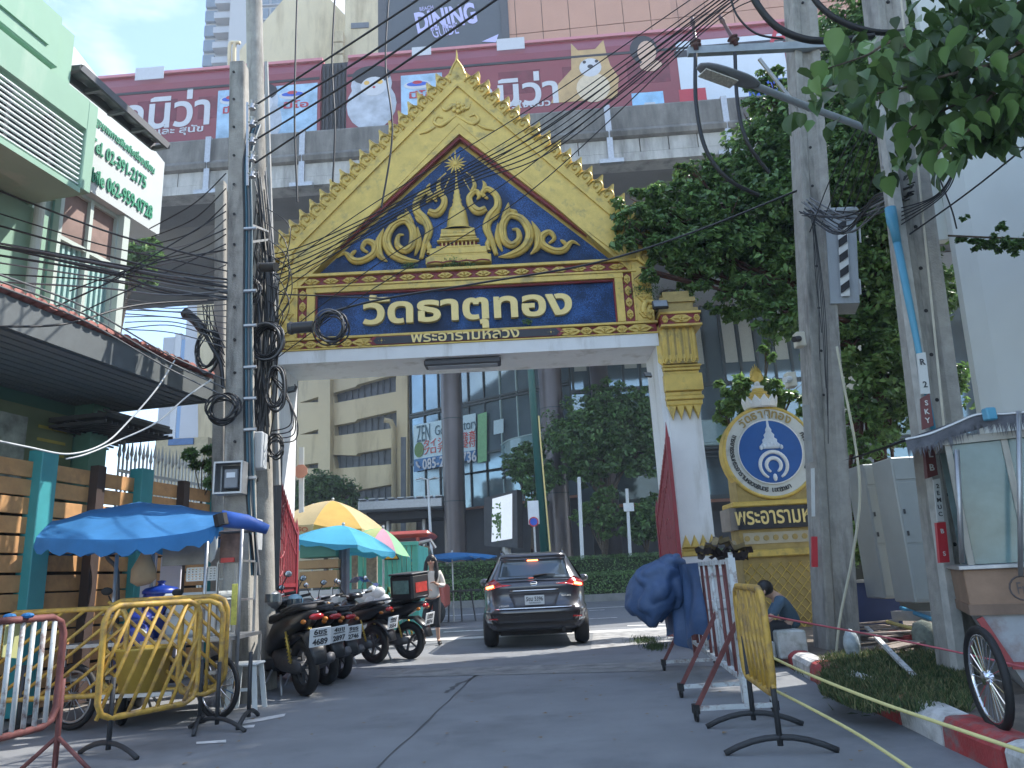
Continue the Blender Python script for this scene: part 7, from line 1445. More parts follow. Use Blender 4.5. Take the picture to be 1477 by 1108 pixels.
for z, hw, yr, yf in RG:
    for j in range(n): a = 2*pi*j/n; ca, sa = cos(a), sin(a); mb.v.append(SM@V((hw*math.copysign(abs(ca)**EX, ca), (yf+yr)/2+(yf-yr)/2*math.copysign(abs(sa)**EX, sa), z)))
for i in range(len(RG)-1):
    for j in range(n): mb.f.append((i*n+j, i*n+(j+1) % n, (i+1)*n+(j+1) % n, (i+1)*n+j))
mb.f += [tuple(range(n))[::-1], tuple(range((len(RG)-1)*n, len(RG)*n))]
mb.build('body', paintg, suv, True)
def spatch(p, off, mat, name, nu=10, nv=4, par=None, mirror=False, th=.02):
    (xa, za), (xb, zb), (xc, zc), (xd, zd) = p
    for s in ((1, -1) if mirror else (1,)):
        def fn(o):
            def f(i, j): 
                x = (xa*(1-i)+xb*i)*(1-j)+(xd*(1-i)+xc*i)*j; z = (za*(1-i)+zb*i)*(1-j)+(zd*(1-i)+zc*i)*j; return SM@SR(s*x, z, o)
            return f
        mb = MB(); mb.grid(fn(off), nu, nv); k0 = len(mb.v); mb.grid(fn(off-th), nu, nv)
        W_ = nu+1; B_ = [i for i in range(W_)]+[W_*(j+1)-1 for j in range(1, nv+1)]+[W_*nv+i for i in range(nu-1, -1, -1)]+[W_*j for j in range(nv-1, 0, -1)]
        for a, b in zip(B_, B_[1:]+B_[:1]): mb.f.append((a, b, k0+b, k0+a))
        o = mb.build(name, mat, par or suv, True)
    return o
spatch([(-.60, 1.17), (.60, 1.17), (.53, 1.50), (-.53, 1.50)], .012, glassr, 'rear_window', 16, 6)
spatch([(-.66, 1.13), (.66, 1.13), (.62, 1.165), (-.62, 1.165)], .014, paintg, 'window_trim', 12, 1)
spatch([(-.56, 1.505), (.56, 1.505), (.54, 1.56), (-.54, 1.56)], .05, paintg, 'roof_spoiler', 14, 2, th=.1)
spatch([(-.09, 1.475), (.09, 1.475), (.09, 1.495), (-.09, 1.495)], .05, glow, 'high_brake_light', 4, 1)
spatch([(.50, 1.06), (.85, .99), (.835, 1.10), (.66, 1.19)], .02, tailr, 'tail_light', 10, 4, mirror=True)
spatch([(.66, 1.045), (.80, 1.02), (.80, 1.055), (.67, 1.085)], .032, glow, 'lit_lamp', 6, 2, mirror=True)
spatch([(.36, 1.07), (.52, 1.05), (.62, 1.09), (.6, 1.1)], .018, tailr, 'tail_light_wing', 6, 2, mirror=True)
spatch([(-.33, .70), (.33, .70), (.42, .92), (-.42, .92)], .01, M('plate_recess', (.12, .12, .13), .4, metal=.3), 'plate_recess', 10, 3)
spatch([(-.40, .965), (.40, .965), (.40, .985), (-.40, .985)], .02, chrome, 'chrome_strip', 10, 1)
trimb = M('bumper_black', (.018, .018, .02), .6, var=.1)
spatch([(-.82, .34), (.82, .34), (.86, .46), (-.86, .46)], .012, trimb, 'bumper_skirt', 16, 2)
spatch([(-.62, .44), (.62, .44), (.7, .60), (-.7, .60)], .014, trimb, 'bumper_insert', 14, 3)
spatch([(.60, .50), (.76, .50), (.76, .52), (.62, .53)], .03, tailr, 'reflector', 4, 1, mirror=True)
spatch([(.70, .44), (.80, .44), (.84, .62), (.74, .62)], .026, paintg, 'bumper_horn', 4, 3, mirror=True)
spatch([(-.66, .665), (.66, .665), (.66, .685), (-.66, .685)], .03, chrome, 'bumper_lip', 14, 1)
c = SM@SR(0, .805, .035); mb = MB(); mb.box((0, 0, 0), (.34, .012, .16), None, .006); mb.v = [Matrix.Translation(c)@q for q in mb.v]; pl_ = mb.build('number_plate', plw, suv)
ink = M('plate_ink', (.03, .03, .035), .5, var=0)
text('5ขม 5396', fr(c+V((0, -.009, .02)), (1, 0, 0), (0, 0, 1)), ink, pl_, width=.29, height=.075, depth=.002, bold=.02); text('กรุงเทพมหานคร', fr(c+V((0, -.009, -.05)), (1, 0, 0), (0, 0, 1)), ink, pl_, width=.2, height=.035, depth=.002)
c = SM@SR(0, 1.08, .02); mb = MB(); mb.tube([c+V((.06*cos(i*pi/8), -.004, .035*sin(i*pi/8))) for i in range(16)], .006, 5, closed=True); mb.box(c+V((0, -.004, 0)), (.11, .006, .012)); mb.build('badge', chrome, suv, kind=None)
text('KICKS', fr(SM@SR(.52, .86, .012), (1, 0, 0), (0, 0, 1)), chrome, suv, width=.16, height=.03, depth=.004); text('e-POWER', fr(SM@SR(-.5, .72, .012), (1, 0, 0), (0, 0, 1)), chrome, suv, width=.18, height=.03, depth=.004)
mb = MB(); a = SM@SR(.0, 1.20, .03); mb.tube([a, SM@SR(.02, 1.215, .045), SM@SR(.2, 1.235, .04), SM@SR(.36, 1.23, .03)], [.02, .03, .02, .008], 7, flat=.6); mb.build('rear_wiper', black, suv)
for s in (-1, 1):
    mb = MB(); mb.tube([SM@V((s*.52, .55, 1.63)), SM@V((s*.54, .7, 1.69)), SM@V((s*.54, 1.9, 1.68)), SM@V((s*.52, 2.05, 1.62))], .018, 6); mb.build('roof_rail', chrome, suv)
    mb = MB(); mb.ball(SM@V((s*.98, 2.75, 1.13)), (.11, .06, .08), 10); mb.cyl(SM@V((s*.85, 2.8, 1.08)), SM@V((s*.98, 2.76, 1.1)), .02); mb.build('door_mirror', paintg, suv, True)
    mb = MB(); side = [(.45, 1.14), (3.0, 1.14), (2.35, 1.48), (.75, 1.48)]; mb.add([SM@V((s*(ring(z)[0]+.004), y, z)) for y, z in side], [(0, 1, 2, 3)]); mb.build('side_window', glassr, suv)
    for y in (.72, 3.42):
        w_ = wheel(0, 0, .33, .11, steel, suv, 0, 10)
        WM_local = Matrix.Translation((s*.765, y, 0))@Matrix.Diagonal((2.1, 1, 1, 1)); [o_.data.transform(WM_local@SM) for o_ in [w_]+list(w_.children)]
mb = MB(); mb.bx((-.6, .5, .2), (.6, 3.6, .34)); mb.cyl((.45, .05, .3), (.45, .6, .3), .035); mb.cyl((-.7, .72, .33), (.7, .72, .33), .05); mb.v = [SM@q for q in mb.v]; mb.build('underbody', black, suv, kind='stuff')
mb = MB(); mb.tube([SM@V((0, .85, 1.64)), SM@V((0, .75, 1.71))], [.03, .01], 6, flat=.4); mb.build('shark_fin_aerial', black, suv)
far = copy_tree(suv, Matrix.Translation((P(873, 800, 40).x-2, 41.0, .42))@Matrix.Rotation(-pi/2, 4, 'Z'), 'dark car passing behind the hedge, only its roof showing'); 
# ================================================================ MOTORBIKES
mbk = M('bike_black', (.016, .017, .02), .28, var=.1, clear=.5); mbs = M('bike_silver', (.28, .29, .31), .3, metal=.6, clear=.5); mbb = M('bike_blue', (.02, .035, .22), .3, var=.1, clear=.6); seatm = M('bike_seat', (.022, .022, .024), .7, bump=.2)
eng = M('engine_grey', (.10, .10, .105), .5, metal=.5, var=.2, scale=14); amber = M('indicator_amber', (.5, .16, .02), .3, var=0); goldsh = M('shock_gold', (.5, .36, .08), .3, metal=.7); mirg = M('mirror_glass', (.55, .6, .65), .05, metal=.9, var=0)
def bike(label, rear, az, plate, color=mbk, acc=None, big=1., box=False, shield=False, lean=0.07, name='motorbike'):
    h = V((sin(az), cos(az), 0)); o = V(rear)+h*.64*big; o.z = 0
    rt = fr(o, h, (0, 0, 1)); rt = fr(o, h, V((0, 0, 1)).cross(h)); rt = rt@Matrix.Rotation(-lean, 4, 'X')        # x forward, y left, z up
    t = thing(name, label, 'motorbike', o, group='motorbikes parked at the left of the gateway', rot=rt.to_3x3().to_4x4()); m = WM[t.name]@Matrix.Scale(big, 4); acc = acc or color
    def T(mb, nm, mat, smooth=True, par=t, **k): mb.v = [m@q for q in mb.v]; return mb.build(nm, mat, par, smooth, **k)
    for x, r in ((-.64, .285), (.66, .28)):
        w0 = MB(); n = 26; w0.tube([(x+(r-.055)*cos(a), 0, r+(r-.055)*sin(a)) for a in [i*2*pi/n for i in range(n)]], .058 if x < 0 else .048, 8, closed=True); wt_ = T(w0, 'tyre', black)
        w0 = MB(); w0.tube([(x+(r-.115)*cos(a), 0, r+(r-.115)*sin(a)) for a in [i*2*pi/n for i in range(n)]], .016, 6, closed=True); w0.cyl((x, -.05, r), (x, .05, r), .05)
        for k in range(5): a = k*2*pi/5; w0.bar((x, 0, r), (x+(r-.11)*cos(a), 0, r+(r-.11)*sin(a)), .03, .03, up=(0, 1, 0))
        T(w0, 'wheel_rim', darkgrey if x < 0 else steel, False, wt_)
    T(MB().loft([(-1.0, .84, .02, .015), (-.93, .83, .06, .035), (-.75, .78, .12, .08), (-.45, .70, .15, .13), (-.15, .62, .16, .15), (.08, .5, .13, .12), (.16, .42, .08, .06)], 18, .8), 'tail_cowl', color)
    T(MB().loft([(-.86, .885, .05, .02), (-.78, .90, .11, .035), (-.45, .865, .13, .05), (-.28, .80, .125, .05), (.0, .78, .11, .045), (.14, .74, .06, .03)], 16, .75), 'seat', seatm)
    T(MB().loft([(-.1, .30, .14, .08), (.2, .27, .16, .06), (.36, .32, .16, .09), (.44, .4, .12, .06)], 14, .6), 'footboard', bplast)
    T(MB().loft([(.34, .50, .06, .2), (.40, .62, .17, .26), (.50, .68, .18, .27), (.60, .74, .15, .2), (.68, .78, .08, .1)], 18, .75), 'leg_shield', color)
    T(MB().loft([(.3, .98, .07, .03), (.38, 1.0, .13, .05), (.48, .98, .12, .06), (.56, .94, .06, .04)], 14, .8), 'handlebar_cover', acc)
    T(MB().loft([(.63, .86, .03, .02), (.66, .84, .10, .05), (.60, .86, .12, .06)], 12, .8), 'headlamp', M('lamp_clear', (.6, .65, .68), .08, var=0, spec=.8))
    T(MB().tube([(.38, .36, 1.02), (.42, .2, 1.0), (.45, 0, .97), (.42, -.2, 1.0), (.38, -.36, 1.02)], .012, 8), 'handlebar', steel)
    for s in (-1, 1):
        T(MB().cyl((.39, s*.25, 1.01), (.37, s*.38, 1.02), .019), 'grip', black); T(MB().tube([(.46, s*.24, 1.02), (.45, s*.37, 1.01)], .006, 5), 'brake_lever', steel)
        T(MB().tube([(.43, s*.22, 1.02), (.47, s*.26, 1.12), (.46, s*.31, 1.2)], .007, 6), 'mirror_stalk', black)
        mm2 = T(MB().ball((.455, s*.33, 1.24), (.014, .055, .04), 12), 'mirror', black); T(MB().ball((.443, s*.33, 1.24), (.006, .048, .034), 10), 'mirror_face', mirg, True, mm2)
        T(MB().tube([(.48, s*.06, .75), (.64, s*.07, .30)], .02, 8), 'fork', steel)
        sp_ = MB(); sp_.cyl((-.60, s*.13, .34), (-.52, s*.14, .66), .012)
        sp_.tube([(-.60+.08*i/40, s*.135+.024*cos(i*1.25), .36+.27*i/40+0*s) for i in range(40)], .006, 4); T(sp_, 'shock', goldsh if acc is mbs or color is mbk else steel)
        T(MB().ball((-.93, s*.12, .76), (.04, .03, .025), 8), 'indicator', amber)
    T(MB().tube([(.42, 0, .6+.02), (.58, 0, .585), (.70, 0, .565), (.84, 0, .49), (.92, 0, .38)], [.04, .08, .085, .08, .05], 10, flat=.45, up=(0, 0, 1)), 'front_mudguard', color)
    T(MB().loft([(-.66, .29, .05, .05), (-.5, .30, .11, .09), (-.25, .34, .13, .12), (-.05, .36, .11, .1), (.05, .34, .05, .05)], 14, .7), 'engine', eng)
    T(MB().tube([(-.05, -.12, .2), (-.3, -.17, .2), (-.5, -.2, .27), (-.85, -.2, .36)], [.02, .025, .06, .055], 12), 'exhaust', eng); T(MB().tube([(-.5, -.235, .3), (-.8, -.245, .375)], [.03, .03], 8), 'heat_shield', acc if acc is not color else darkgrey)
    T(MB().tube([(-.5, 0, .62), (-.8, 0, .62), (-.96, 0, .5), (-1.04, 0, .34)], [.07, .10, .10, .07], 10, flat=.3, up=(0, 0, 1)), 'rear_mudguard', bplast)
    T(MB().ball((-.985, 0, .80), (.03, .085, .035), 12), 'tail_light', tailr)
    T(MB().tube([(-.55, .19, .88), (-.8, .17, .93), (-.98, .08, .94), (-1.0, 0, .94), (-.98, -.08, .94), (-.8, -.17, .93), (-.55, -.19, .88)], .013, 7), 'grab_rail', darkgrey)
    T(MB().tube([(-.1, .13, .25), (-.15, .3, .012), (-.2, .32, .012)], .012, 6), 'side_stand', steel)
    tb = MB(); [tb.tube([(-.25, s*.1, .2), (-.4, s*.16, .01)], .014, 6) for s in (-1, 1)]; T(tb, 'centre_stand', steel, kind='stuff')
    # plate
    pm_ = Matrix.Translation((-1.045, 0, .60))@Matrix.Rotation(rad(-14), 4, 'Y'); a = MB(); a.box((0, 0, 0), (.008, .23, .19), None, .004); a.v = [pm_@q for q in a.v]; pl_ = T(a, 'number_plate', plw, False)
    f2 = m@pm_@fr((-.0055, 0, 0), (0, -1, 0), (0, 0, 1))
    for s_, dz, w_, h_ in ((plate[0], .055, .13, .05), ('กรุงเทพมหานคร', .012, .14, .018), (plate[1], -.045, .15, .06)): text(s_, f2@Matrix.Translation((0, dz, 0)), ink, pl_, width=w_*big, height=h_*big, depth=.002, bold=.03)
    if shield: T(MB().grid(lambda i, j: (.58-.16*j, (i-.5)*(.30-.12*j), 1.0+.22*j-.3*(i-.5)**2), 8, 5), 'windscreen', M('smoked_screen', (.05, .06, .07), .06, var=0, alpha=.7))
    if box:
        a = MB(); a.box((-.70, 0, 1.09), (.44, .46, .38), None, .03); b_ = T(a, 'delivery_box', bplast, False); a = MB(); a.box((-.70, 0, 1.29), (.46, .48, .03), None, .012); T(a, 'box_lid', darkgrey, False, b_)
        a = MB(); a.box((-.70, .233, 1.10), (.3, .006, .2)); T(a, 'window_patch', M('vinyl_window', (.13, .22, .20), .25, var=.3, scale=9), False, b_)
        a = MB(); a.box((-.924, .0, 1.08), (.006, .3, .15)); T(a, 'red_patch', M('red_patch', (.42, .04, .03), .5, var=.3, scale=12), False, b_)
    return t
bike('black motorbike with plate 4689 and gold shock, the nearest of the row', G(441, 1004), rad(-40), ('6ขร', '4689'), shield=True, big=1.1)
bike('black motorbike with plate 2897, second in the row', G(471, 988), rad(-42), ('4ขข', '2897'), lean=.1, big=1.05)
bike('black motorbike with plate 2746, third in the row', G(493, 979), rad(-40), ('9ขร', '2746'))
bike('silver and black scooter with a red tail light between the black motorbikes', G(541, 957), rad(-58), ('4ขบ', '3554'), mbk, mbs, 1.02)
bike('large black motorbike carrying a black delivery box, farthest of the row', G(592, 951), rad(-62), ('1กก', '5074'), box=True, big=1.04)
bike('dark blue motorbike parked behind the yellow barriers at the left', V((P(170, 960, 8.4).x, 8.9, 0)), rad(160), ('5ขก', '1208'), mbb)
# silver flank panels on the scooter, helmet
t = thing('helmet', 'silver grey open helmet resting on the nearest motorbike', 'helmet', P(392, 865, 9.9)); q = P(392, 866, 9.9); mb = MB(); mb.ball(q, (.13, .15, .13), 16); mb.build('shell', mbs, t, True); mb = MB(); mb.grid(lambda i, j: q+V((.145*sin((i-.5)*2.4), -.16*cos((i-.5)*2.4), -.02+.1*j)), 10, 3); mb.build('visor', glassr, t, True)
t = thing('helmet', 'pale blue helmet hanging on the handlebar of the second motorbike', 'helmet', P(425, 868, 10.8)); q = P(425, 868, 10.8); mb = MB(); mb.ball(q, (.12, .13, .11), 14); mb.build('shell', M('helmet_blue', (.25, .45, .55), .25, var=0, clear=.5), t, True); mb = MB(); mb.grid(lambda i, j: q+V((.125*sin((i-.5)*2.4), -.14*cos((i-.5)*2.4), -.04+.08*j)), 8, 2); mb.build('visor', glassr, t, True)
# ================================================================ PEOPLE
def skin(J, E, name, mat, parent, sub=2, root=None):
    me = bpy.data.meshes.new(name); ks = list(J); me.from_pydata([J[k][:3] for k in ks], [(ks.index(a), ks.index(b)) for a, b in E], []); o = bpy.data.objects.new(name, me); COL.objects.link(o)
    o.modifiers.new('s', 'SKIN'); sv = me.skin_vertices[0].data if len(me.skin_vertices) else None
    for i, k in enumerate(ks): r = J[k][3]; r = r if isinstance(r, tuple) else (r, r); sv[i].radius = r; sv[i].use_root = (k == (root or ks[0]))
    u = o.modifiers.new('u', 'SUBSURF'); u.levels = u.render_levels = sub; bpy.context.view_layer.update()
    m2 = bpy.data.meshes.new_from_object(o.evaluated_get(bpy.context.evaluated_depsgraph_get())); bpy.data.objects.remove(o)
    m2.transform(WM[parent.name].inverted()); m2.materials.clear(); m2.shade_smooth(); m2.name = name
    if len(m2.vertices) == 0: print('EMPTY SKIN', name)
    return link(name, m2, mat, parent)
skm = M('skin', (.52, .32, .23), .5, var=.04); hairm = M('black_hair', (.012, .010, .010), .4, var=.2, scale=30, bump=.3, bs=60); blouse = M('cream_blouse', (.70, .66, .60), .8, var=.06, bump=.3, bs=14); pants = M('charcoal_trousers', (.03, .033, .04), .8, var=.1); shoe = M('black_shoe', (.01, .01, .011), .4)
def face(par, c, m, s=1.):                       # m: rotation, face looks along local -y
    def F(x, y, z): return m@V((x*s, y*s, z*s))+c
    mb = MB(); 
    for sx in (-1, 1): mb.ball(F(sx*.031, -.088, .005), .011*s, 8)
    mb.build('eyes', M('eye_dark', (.02, .015, .012), .2, var=0), par, True, kind='stuff'); mb = MB(); mb.tube([F(-.022, -.094, -.052), F(0, -.100, -.05), F(.022, -.094, -.052)], [.004*s, .008*s, .004*s], 6); mb.build('mouth', M('lips', (.38, .10, .09), .4, var=0), par, True)
    mb = MB(); mb.tube([F(0, -.093, .01), F(0, -.112, -.02), F(0, -.098, -.03)], [.007*s, .014*s, .008*s], 8); mb.build('nose', skm, par, True); mb = MB()
    for sx in (-1, 1): mb.tube([F(sx*.048, -.082, .025), F(sx*.03, -.094, .032), F(sx*.014, -.096, .028)], .004*s, 5); 
    mb.build('eyebrows', hairm, par, True, kind='stuff'); mb = MB()
    for sx in (-1, 1): mb.ball(F(sx*.077, -.0, -.01), (.012*s, .02*s, .03*s), 8)
    mb.build('ears', skm, par, True, kind='stuff')
wg = G(633, 930); wx, wy = wg.x, wg.y; lean_ = -.09
wo = thing('person', 'long haired woman in cream blouse and dark cropped trousers walking by the delivery box', 'person', (wx-.08, wy, 0))
B0 = V((wx-.10, wy, 0)); a = lambda x, y, z, r: (B0.x+x, B0.y+y, z, r)
J = dict(pel=a(0, 0, .93, (.115, .09)), abd=a(-.005, 0, 1.08, (.10, .08)), chest=a(-.01, .0, 1.27, (.12, .085)), neck0=a(-.015, 0, 1.40, .045), neck=a(-.015, -.01, 1.46, .042), hd0=a(-.015, -.03, 1.54, (.07, .078)), hd1=a(-.015, -.03, 1.62, (.075, .085)),
 sr=a(-.16, 0, 1.36, .045), er=a(-.25, .03, 1.10, .036), wr=a(-.10, -.16, 1.04, .026), hr=a(-.05, -.20, 1.045, .022), sl=a(.14, 0, 1.36, .045), el=a(.21, .04, 1.09, .036), wl=a(.11, -.15, 1.13, .026), hl=a(.05, -.19, 1.17, .022),
 hipr=a(-.09, 0, .86, .08), kr=a(-.16, -.10, .47, .055), ar=a(-.2, .14, .12, .034), fr_=a(-.2, .05, .04, .03), hipl=a(.08, 0, .86, .08), kl=a(.08, -.06, .46, .055), al=a(.10, -.03, .09, .034), fl_=a(.13, -.15, .035, .028))
E_ = [('pel', 'abd'), ('abd', 'chest'), ('chest', 'neck0'), ('neck0', 'neck'), ('neck', 'hd0'), ('hd0', 'hd1'), ('chest', 'sr'), ('sr', 'er'), ('er', 'wr'), ('wr', 'hr'), ('chest', 'sl'), ('sl', 'el'), ('el', 'wl'), ('wl', 'hl'), ('pel', 'hipr'), ('hipr', 'kr'), ('kr', 'ar'), ('ar', 'fr_'), ('pel', 'hipl'), ('hipl', 'kl'), ('kl', 'al'), ('al', 'fl_')]
skin(J, E_, 'body', skm, wo)
def hand(par, c, d, up, s=1.):
    c, d, up = V(c), V(d).normalized(), V(up).normalized(); sd = d.cross(up).normalized()
    for k in range(4):
        o = c+sd*(k-1.5)*.019*s; L_ = (.07, .08, .075, .06)[k]*s; mb = MB(); mb.tube([o, o+d*L_*.45-up*.004, o+d*L_*.8-up*.018*s, o+d*L_*.9-up*.034*s], [.009*s, .0088*s, .008*s, .006*s], 6); mb.build('finger', skm, par, True)
    mb = MB(); o = c-d*.03*s-sd*.032*s; mb.tube([o, o+d*.03*s-sd*.02*s, o+d*.055*s-sd*.018*s-up*.01], [.011*s, .010*s, .008*s], 6); mb.build('thumb', skm, par, True)
hand(wo, J['hr'][:3], (.6, -.6, .1), (0, .3, 1)); hand(wo, J['hl'][:3], (-.8, -.3, .3), (0, .3, 1))
C = dict(pel=a(0, 0, .84, (.16, .125)), p2=a(0, 0, .98, (.15, .115)), abd=a(-.005, 0, 1.1, (.135, .105)), chest=a(-.01, 0, 1.26, (.145, .105)), n=a(-.015, 0, 1.375, .075), sr=a(-.165, 0, 1.345, .066), er=a(-.255, .03, 1.11, .058), wr=a(-.12, -.14, 1.045, .045), sl=a(.145, 0, 1.345, .066), el=a(.215, .04, 1.10, .058), wl=a(.13, -.13, 1.12, .045))
skin(C, [('pel', 'p2'), ('p2', 'abd'), ('abd', 'chest'), ('chest', 'n'), ('chest', 'sr'), ('sr', 'er'), ('er', 'wr'), ('chest', 'sl'), ('sl', 'el'), ('el', 'wl')], 'blouse', blouse, wo)
T_ = dict(pel=a(0, 0, .96, (.135, .105)), hr=a(-.085, 0, .80, .095), kr=a(-.15, -.09, .48, .072), cr=a(-.17, .02, .32, .058), hl=a(.08, 0, .80, .095), kl=a(.08, -.055, .47, .072), cl=a(.09, -.045, .30, .058))
skin(T_, [('pel', 'hr'), ('hr', 'kr'), ('kr', 'cr'), ('pel', 'hl'), ('hl', 'kl'), ('kl', 'cl')], 'trousers', pants, wo)
for f_ in ('fr_', 'fl_'): q = V(J[f_][:3]); mb = MB(); mb.tube([q+V((-.01, .10, .02)), q+V((0, .03, .018)), q+V((.01, -.06, .008)), q+V((.012, -.12, -.005))], [.035, .045, .045, .018], 10, up=(0, 0, 1), flat=.75); mb.build('shoe', shoe, wo, True)
hc = B0+V((-.015, -.03, 1.585)); 
mb = MB(); mb.ball(hc+V((0, .025, .035)), (.092, .098, .105), 16); mb.build('hair', hairm, wo, True)
for sx in (-1, 1): mb = MB(); mb.tube([hc+V((sx*.05, .0, .08)), hc+V((sx*.095, .02, -.02)), hc+V((sx*.11, .0, -.16)), hc+V((sx*.105, -.06, -.30)), hc+V((sx*.09, -.085, -.42))], [.03, .038, .045, .04, .012], 10); mb.build('hair_lock', hairm, wo, True)
face(wo, hc+V((0, 0, -.0)), Matrix.Rotation(rad(0), 3, 'Z'), .92)
# seated person in blue, back turned, leaning over
Yp = 9.75; sp_p = thing('person', 'person in a grey blue shirt and black trousers sitting bent forward beside the emblem pole', 'person', (P(1130, 930, Yp).x, Yp, .1))
def pp_(u, v, dy, r): q = P(u+9, v-3, Yp+dy); return (q.x, q.y, q.z, r)
J2 = dict(pel=pp_(1134, 912, .1, (.125, .10)), abd=pp_(1131, 892, .08, .10), chest=pp_(1118, 872, .0, .105), neck=pp_(1106, 860, -.04, .05), hd0=pp_(1098, 858, -.05, .075), hd1=pp_(1092, 853, -.06, .082), sr=pp_(1116, 870, -.18, .045), er=pp_(1104, 893, -.24, .038), wr=pp_(1090, 905, -.22, .028), hr=pp_(1085, 908, -.2, .024), sl=pp_(1114, 870, .17, .045), el=pp_(1100, 893, .2, .038), wl=pp_(1089, 906, .1, .028), hl=pp_(1084, 909, .05, .024), kr=pp_(1098, 905, -.14, .065), ar=pp_(1108, 938, -.12, .04), f1=pp_(1098, 943, -.14, .035), kl=pp_(1098, 904, .14, .065), al=pp_(1106, 937, .14, .04), f2=pp_(1096, 942, .12, .035))
E2 = [('pel', 'abd'), ('abd', 'chest'), ('chest', 'neck'), ('neck', 'hd0'), ('hd0', 'hd1'), ('chest', 'sr'), ('sr', 'er'), ('er', 'wr'), ('wr', 'hr'), ('chest', 'sl'), ('sl', 'el'), ('el', 'wl'), ('wl', 'hl'), ('pel', 'kr'), ('kr', 'ar'), ('ar', 'f1'), ('pel', 'kl'), ('kl', 'al'), ('al', 'f2')]
skin(J2, E2, 'body', skm, sp_p)
g2 = lambda k, s: tuple(J2[k][:3])+((tuple(x*s for x in J2[k][3]) if isinstance(J2[k][3], tuple) else J2[k][3]*s),)
skin({k: g2(k, s) for k, s in (('pel', 1.12), ('abd', 1.25), ('chest', 1.22), ('sr', 1.5), ('er', 1.45), ('sl', 1.5), ('el', 1.45))}, [('pel', 'abd'), ('abd', 'chest'), ('chest', 'sr'), ('sr', 'er'), ('chest', 'sl'), ('sl', 'el')], 'shirt', M('shirt_greyblue', (.07, .12, .17), .85, var=.12, bump=.4, bs=12), sp_p)
skin({k: g2(k, s) for k, s in (('pel', 1.15), ('kr', 1.2), ('ar', 1.35), ('kl', 1.2), ('al', 1.35))}, [('pel', 'kr'), ('kr', 'ar'), ('pel', 'kl'), ('kl', 'al')], 'trousers', pants, sp_p)
for f_ in ('f1', 'f2'): q = V(J2[f_][:3]); mb = MB(); mb.tube([q+V((.12, 0, .0)), q, q+V((-.1, 0, -.01))], [.035, .045, .03], 8); mb.build('shoe', shoe, sp_p, True)
q = V(J2['hd1'][:3]); mb = MB(); mb.ball(q+V((.02, 0, .015)), (.105, .10, .10), 14); mb.build('hair', hairm, sp_p, True); face(sp_p, q+V((-.01, 0, -.02)), Matrix.Rotation(rad(-90), 3, 'Z')@Matrix.Rotation(rad(-25), 3, 'X'), 1.0)
hand(sp_p, J2['hr'][:3], (-1, 0, -.3), (0, 0, 1)); hand(sp_p, J2['hl'][:3], (-1, 0, -.3), (0, 0, 1))
# ================================================================ STALLS BEYOND THE GATE
def umbrella(label, u, v, Y, R, drop, mats, tilt=(0, 0), n=8, val=.16, pole=True, squash=.35, txt=None):
    ap = P(u, v, Y); t = thing('parasol', label, 'parasol', (ap.x, Y, 0)); m = Matrix.Translation(ap)@Matrix.Rotation(tilt[0], 4, 'Y')@Matrix.Rotation(tilt[1], 4, 'X')
    def pt(a, r): return m@V((R*r*cos(a), R*r*sin(a), -drop*(squash*r+(1-squash)*r*r)))
    for k in range(n):
        a0, a1 = 2*pi*k/n, 2*pi*(k+1)/n; mb = MB(); mb.grid(lambda i, j: pt(a0, j).lerp(pt(a1, j), i)-V((0, 0, .03*R*sin(i*pi)*j)), 6, 8); s_ = mb.build('canopy_panel', mats[k % len(mats)], t, True)
        if val: mb = MB(); e0, e1 = pt(a0, 1), pt(a1, 1); mb.grid(lambda i, j: e0.lerp(e1, i)-V((0, 0, .03*R*sin(i*pi)+val*j+.03*j*sin(i*12))), 8, 1); v_ = mb.build('valance', mats[k % len(mats)], t, True)
        if txt and pi < (a0+a1)/2 < 2*pi: c = (pt(a0, 1)+pt(a1, 1))/2-V((0, 0, val*.6+.02)); d_ = pt(a1, 1)-pt(a0, 1); n_ = V((d_.y, -d_.x, 0)).normalized(); text(txt, fr(c+n_*.03, d_, (0, 0, 1)), M('umbrella_print', (.40, .10, .03), .6), t, width=.6*R, height=val*.62, depth=.004, bold=.03)
        mb = MB(); mb.tube([pt(a0, 0), pt(a0, .5)-V((0, 0, .02)), pt(a0, 1)-V((0, 0, .02))], .008, 4); mb.build('rib', steel, t)
    if pole: mb = MB(); mb.cyl((ap.x, Y, 0), m@V((0, 0, .06)), .022); mb.build('pole', steel, t)
    mb = MB(); mb.ball(m@V((0, 0, .03)), .035, 8); mb.build('cap', whs, t, True)
yf = M('parasol_yellow', (.58, .38, .10), .8, var=.12, scale=2, tl=.3); yf2 = M('parasol_pale_yellow', (.55, .44, .24), .8, var=.1, scale=2, tl=.3); sky_ = M('parasol_blue', (.08, .42, .62), .75, var=.1, scale=2, tl=.35); gr_ = M('parasol_green', (.28, .58, .32), .75, var=.08, tl=.35); pk_ = M('parasol_pink', (.62, .32, .42), .75, var=.05, tl=.35); lm_ = M('parasol_lime', (.50, .56, .25), .75, var=.05, tl=.35)
umbrella('large yellow parasol with red lettering on its valance', 480, 722, 17, 1.32, .62, [yf, yf2], (.12, 0), txt='NAMISO')
umbrella('faded yellow parasol behind the lettered yellow one', 452, 730, 18.5, 1.1, .55, [yf2, yf])
umbrella('light blue parasol tilting down over the stacked boxes', 495, 758, 15.2, 1.12, .42, [sky_], (.14, -.05), n=6, val=.08)
umbrella('small green and pink parasol between the blue and yellow ones', 552, 762, 16.2, .72, .42, [gr_, lm_, pk_, gr_], (.3, 0), n=8, val=0)
umbrella('wide flat blue parasol out on the main road side', 652, 797, 23, 1.35, .16, [blf], (0, 0), n=6, val=.03)
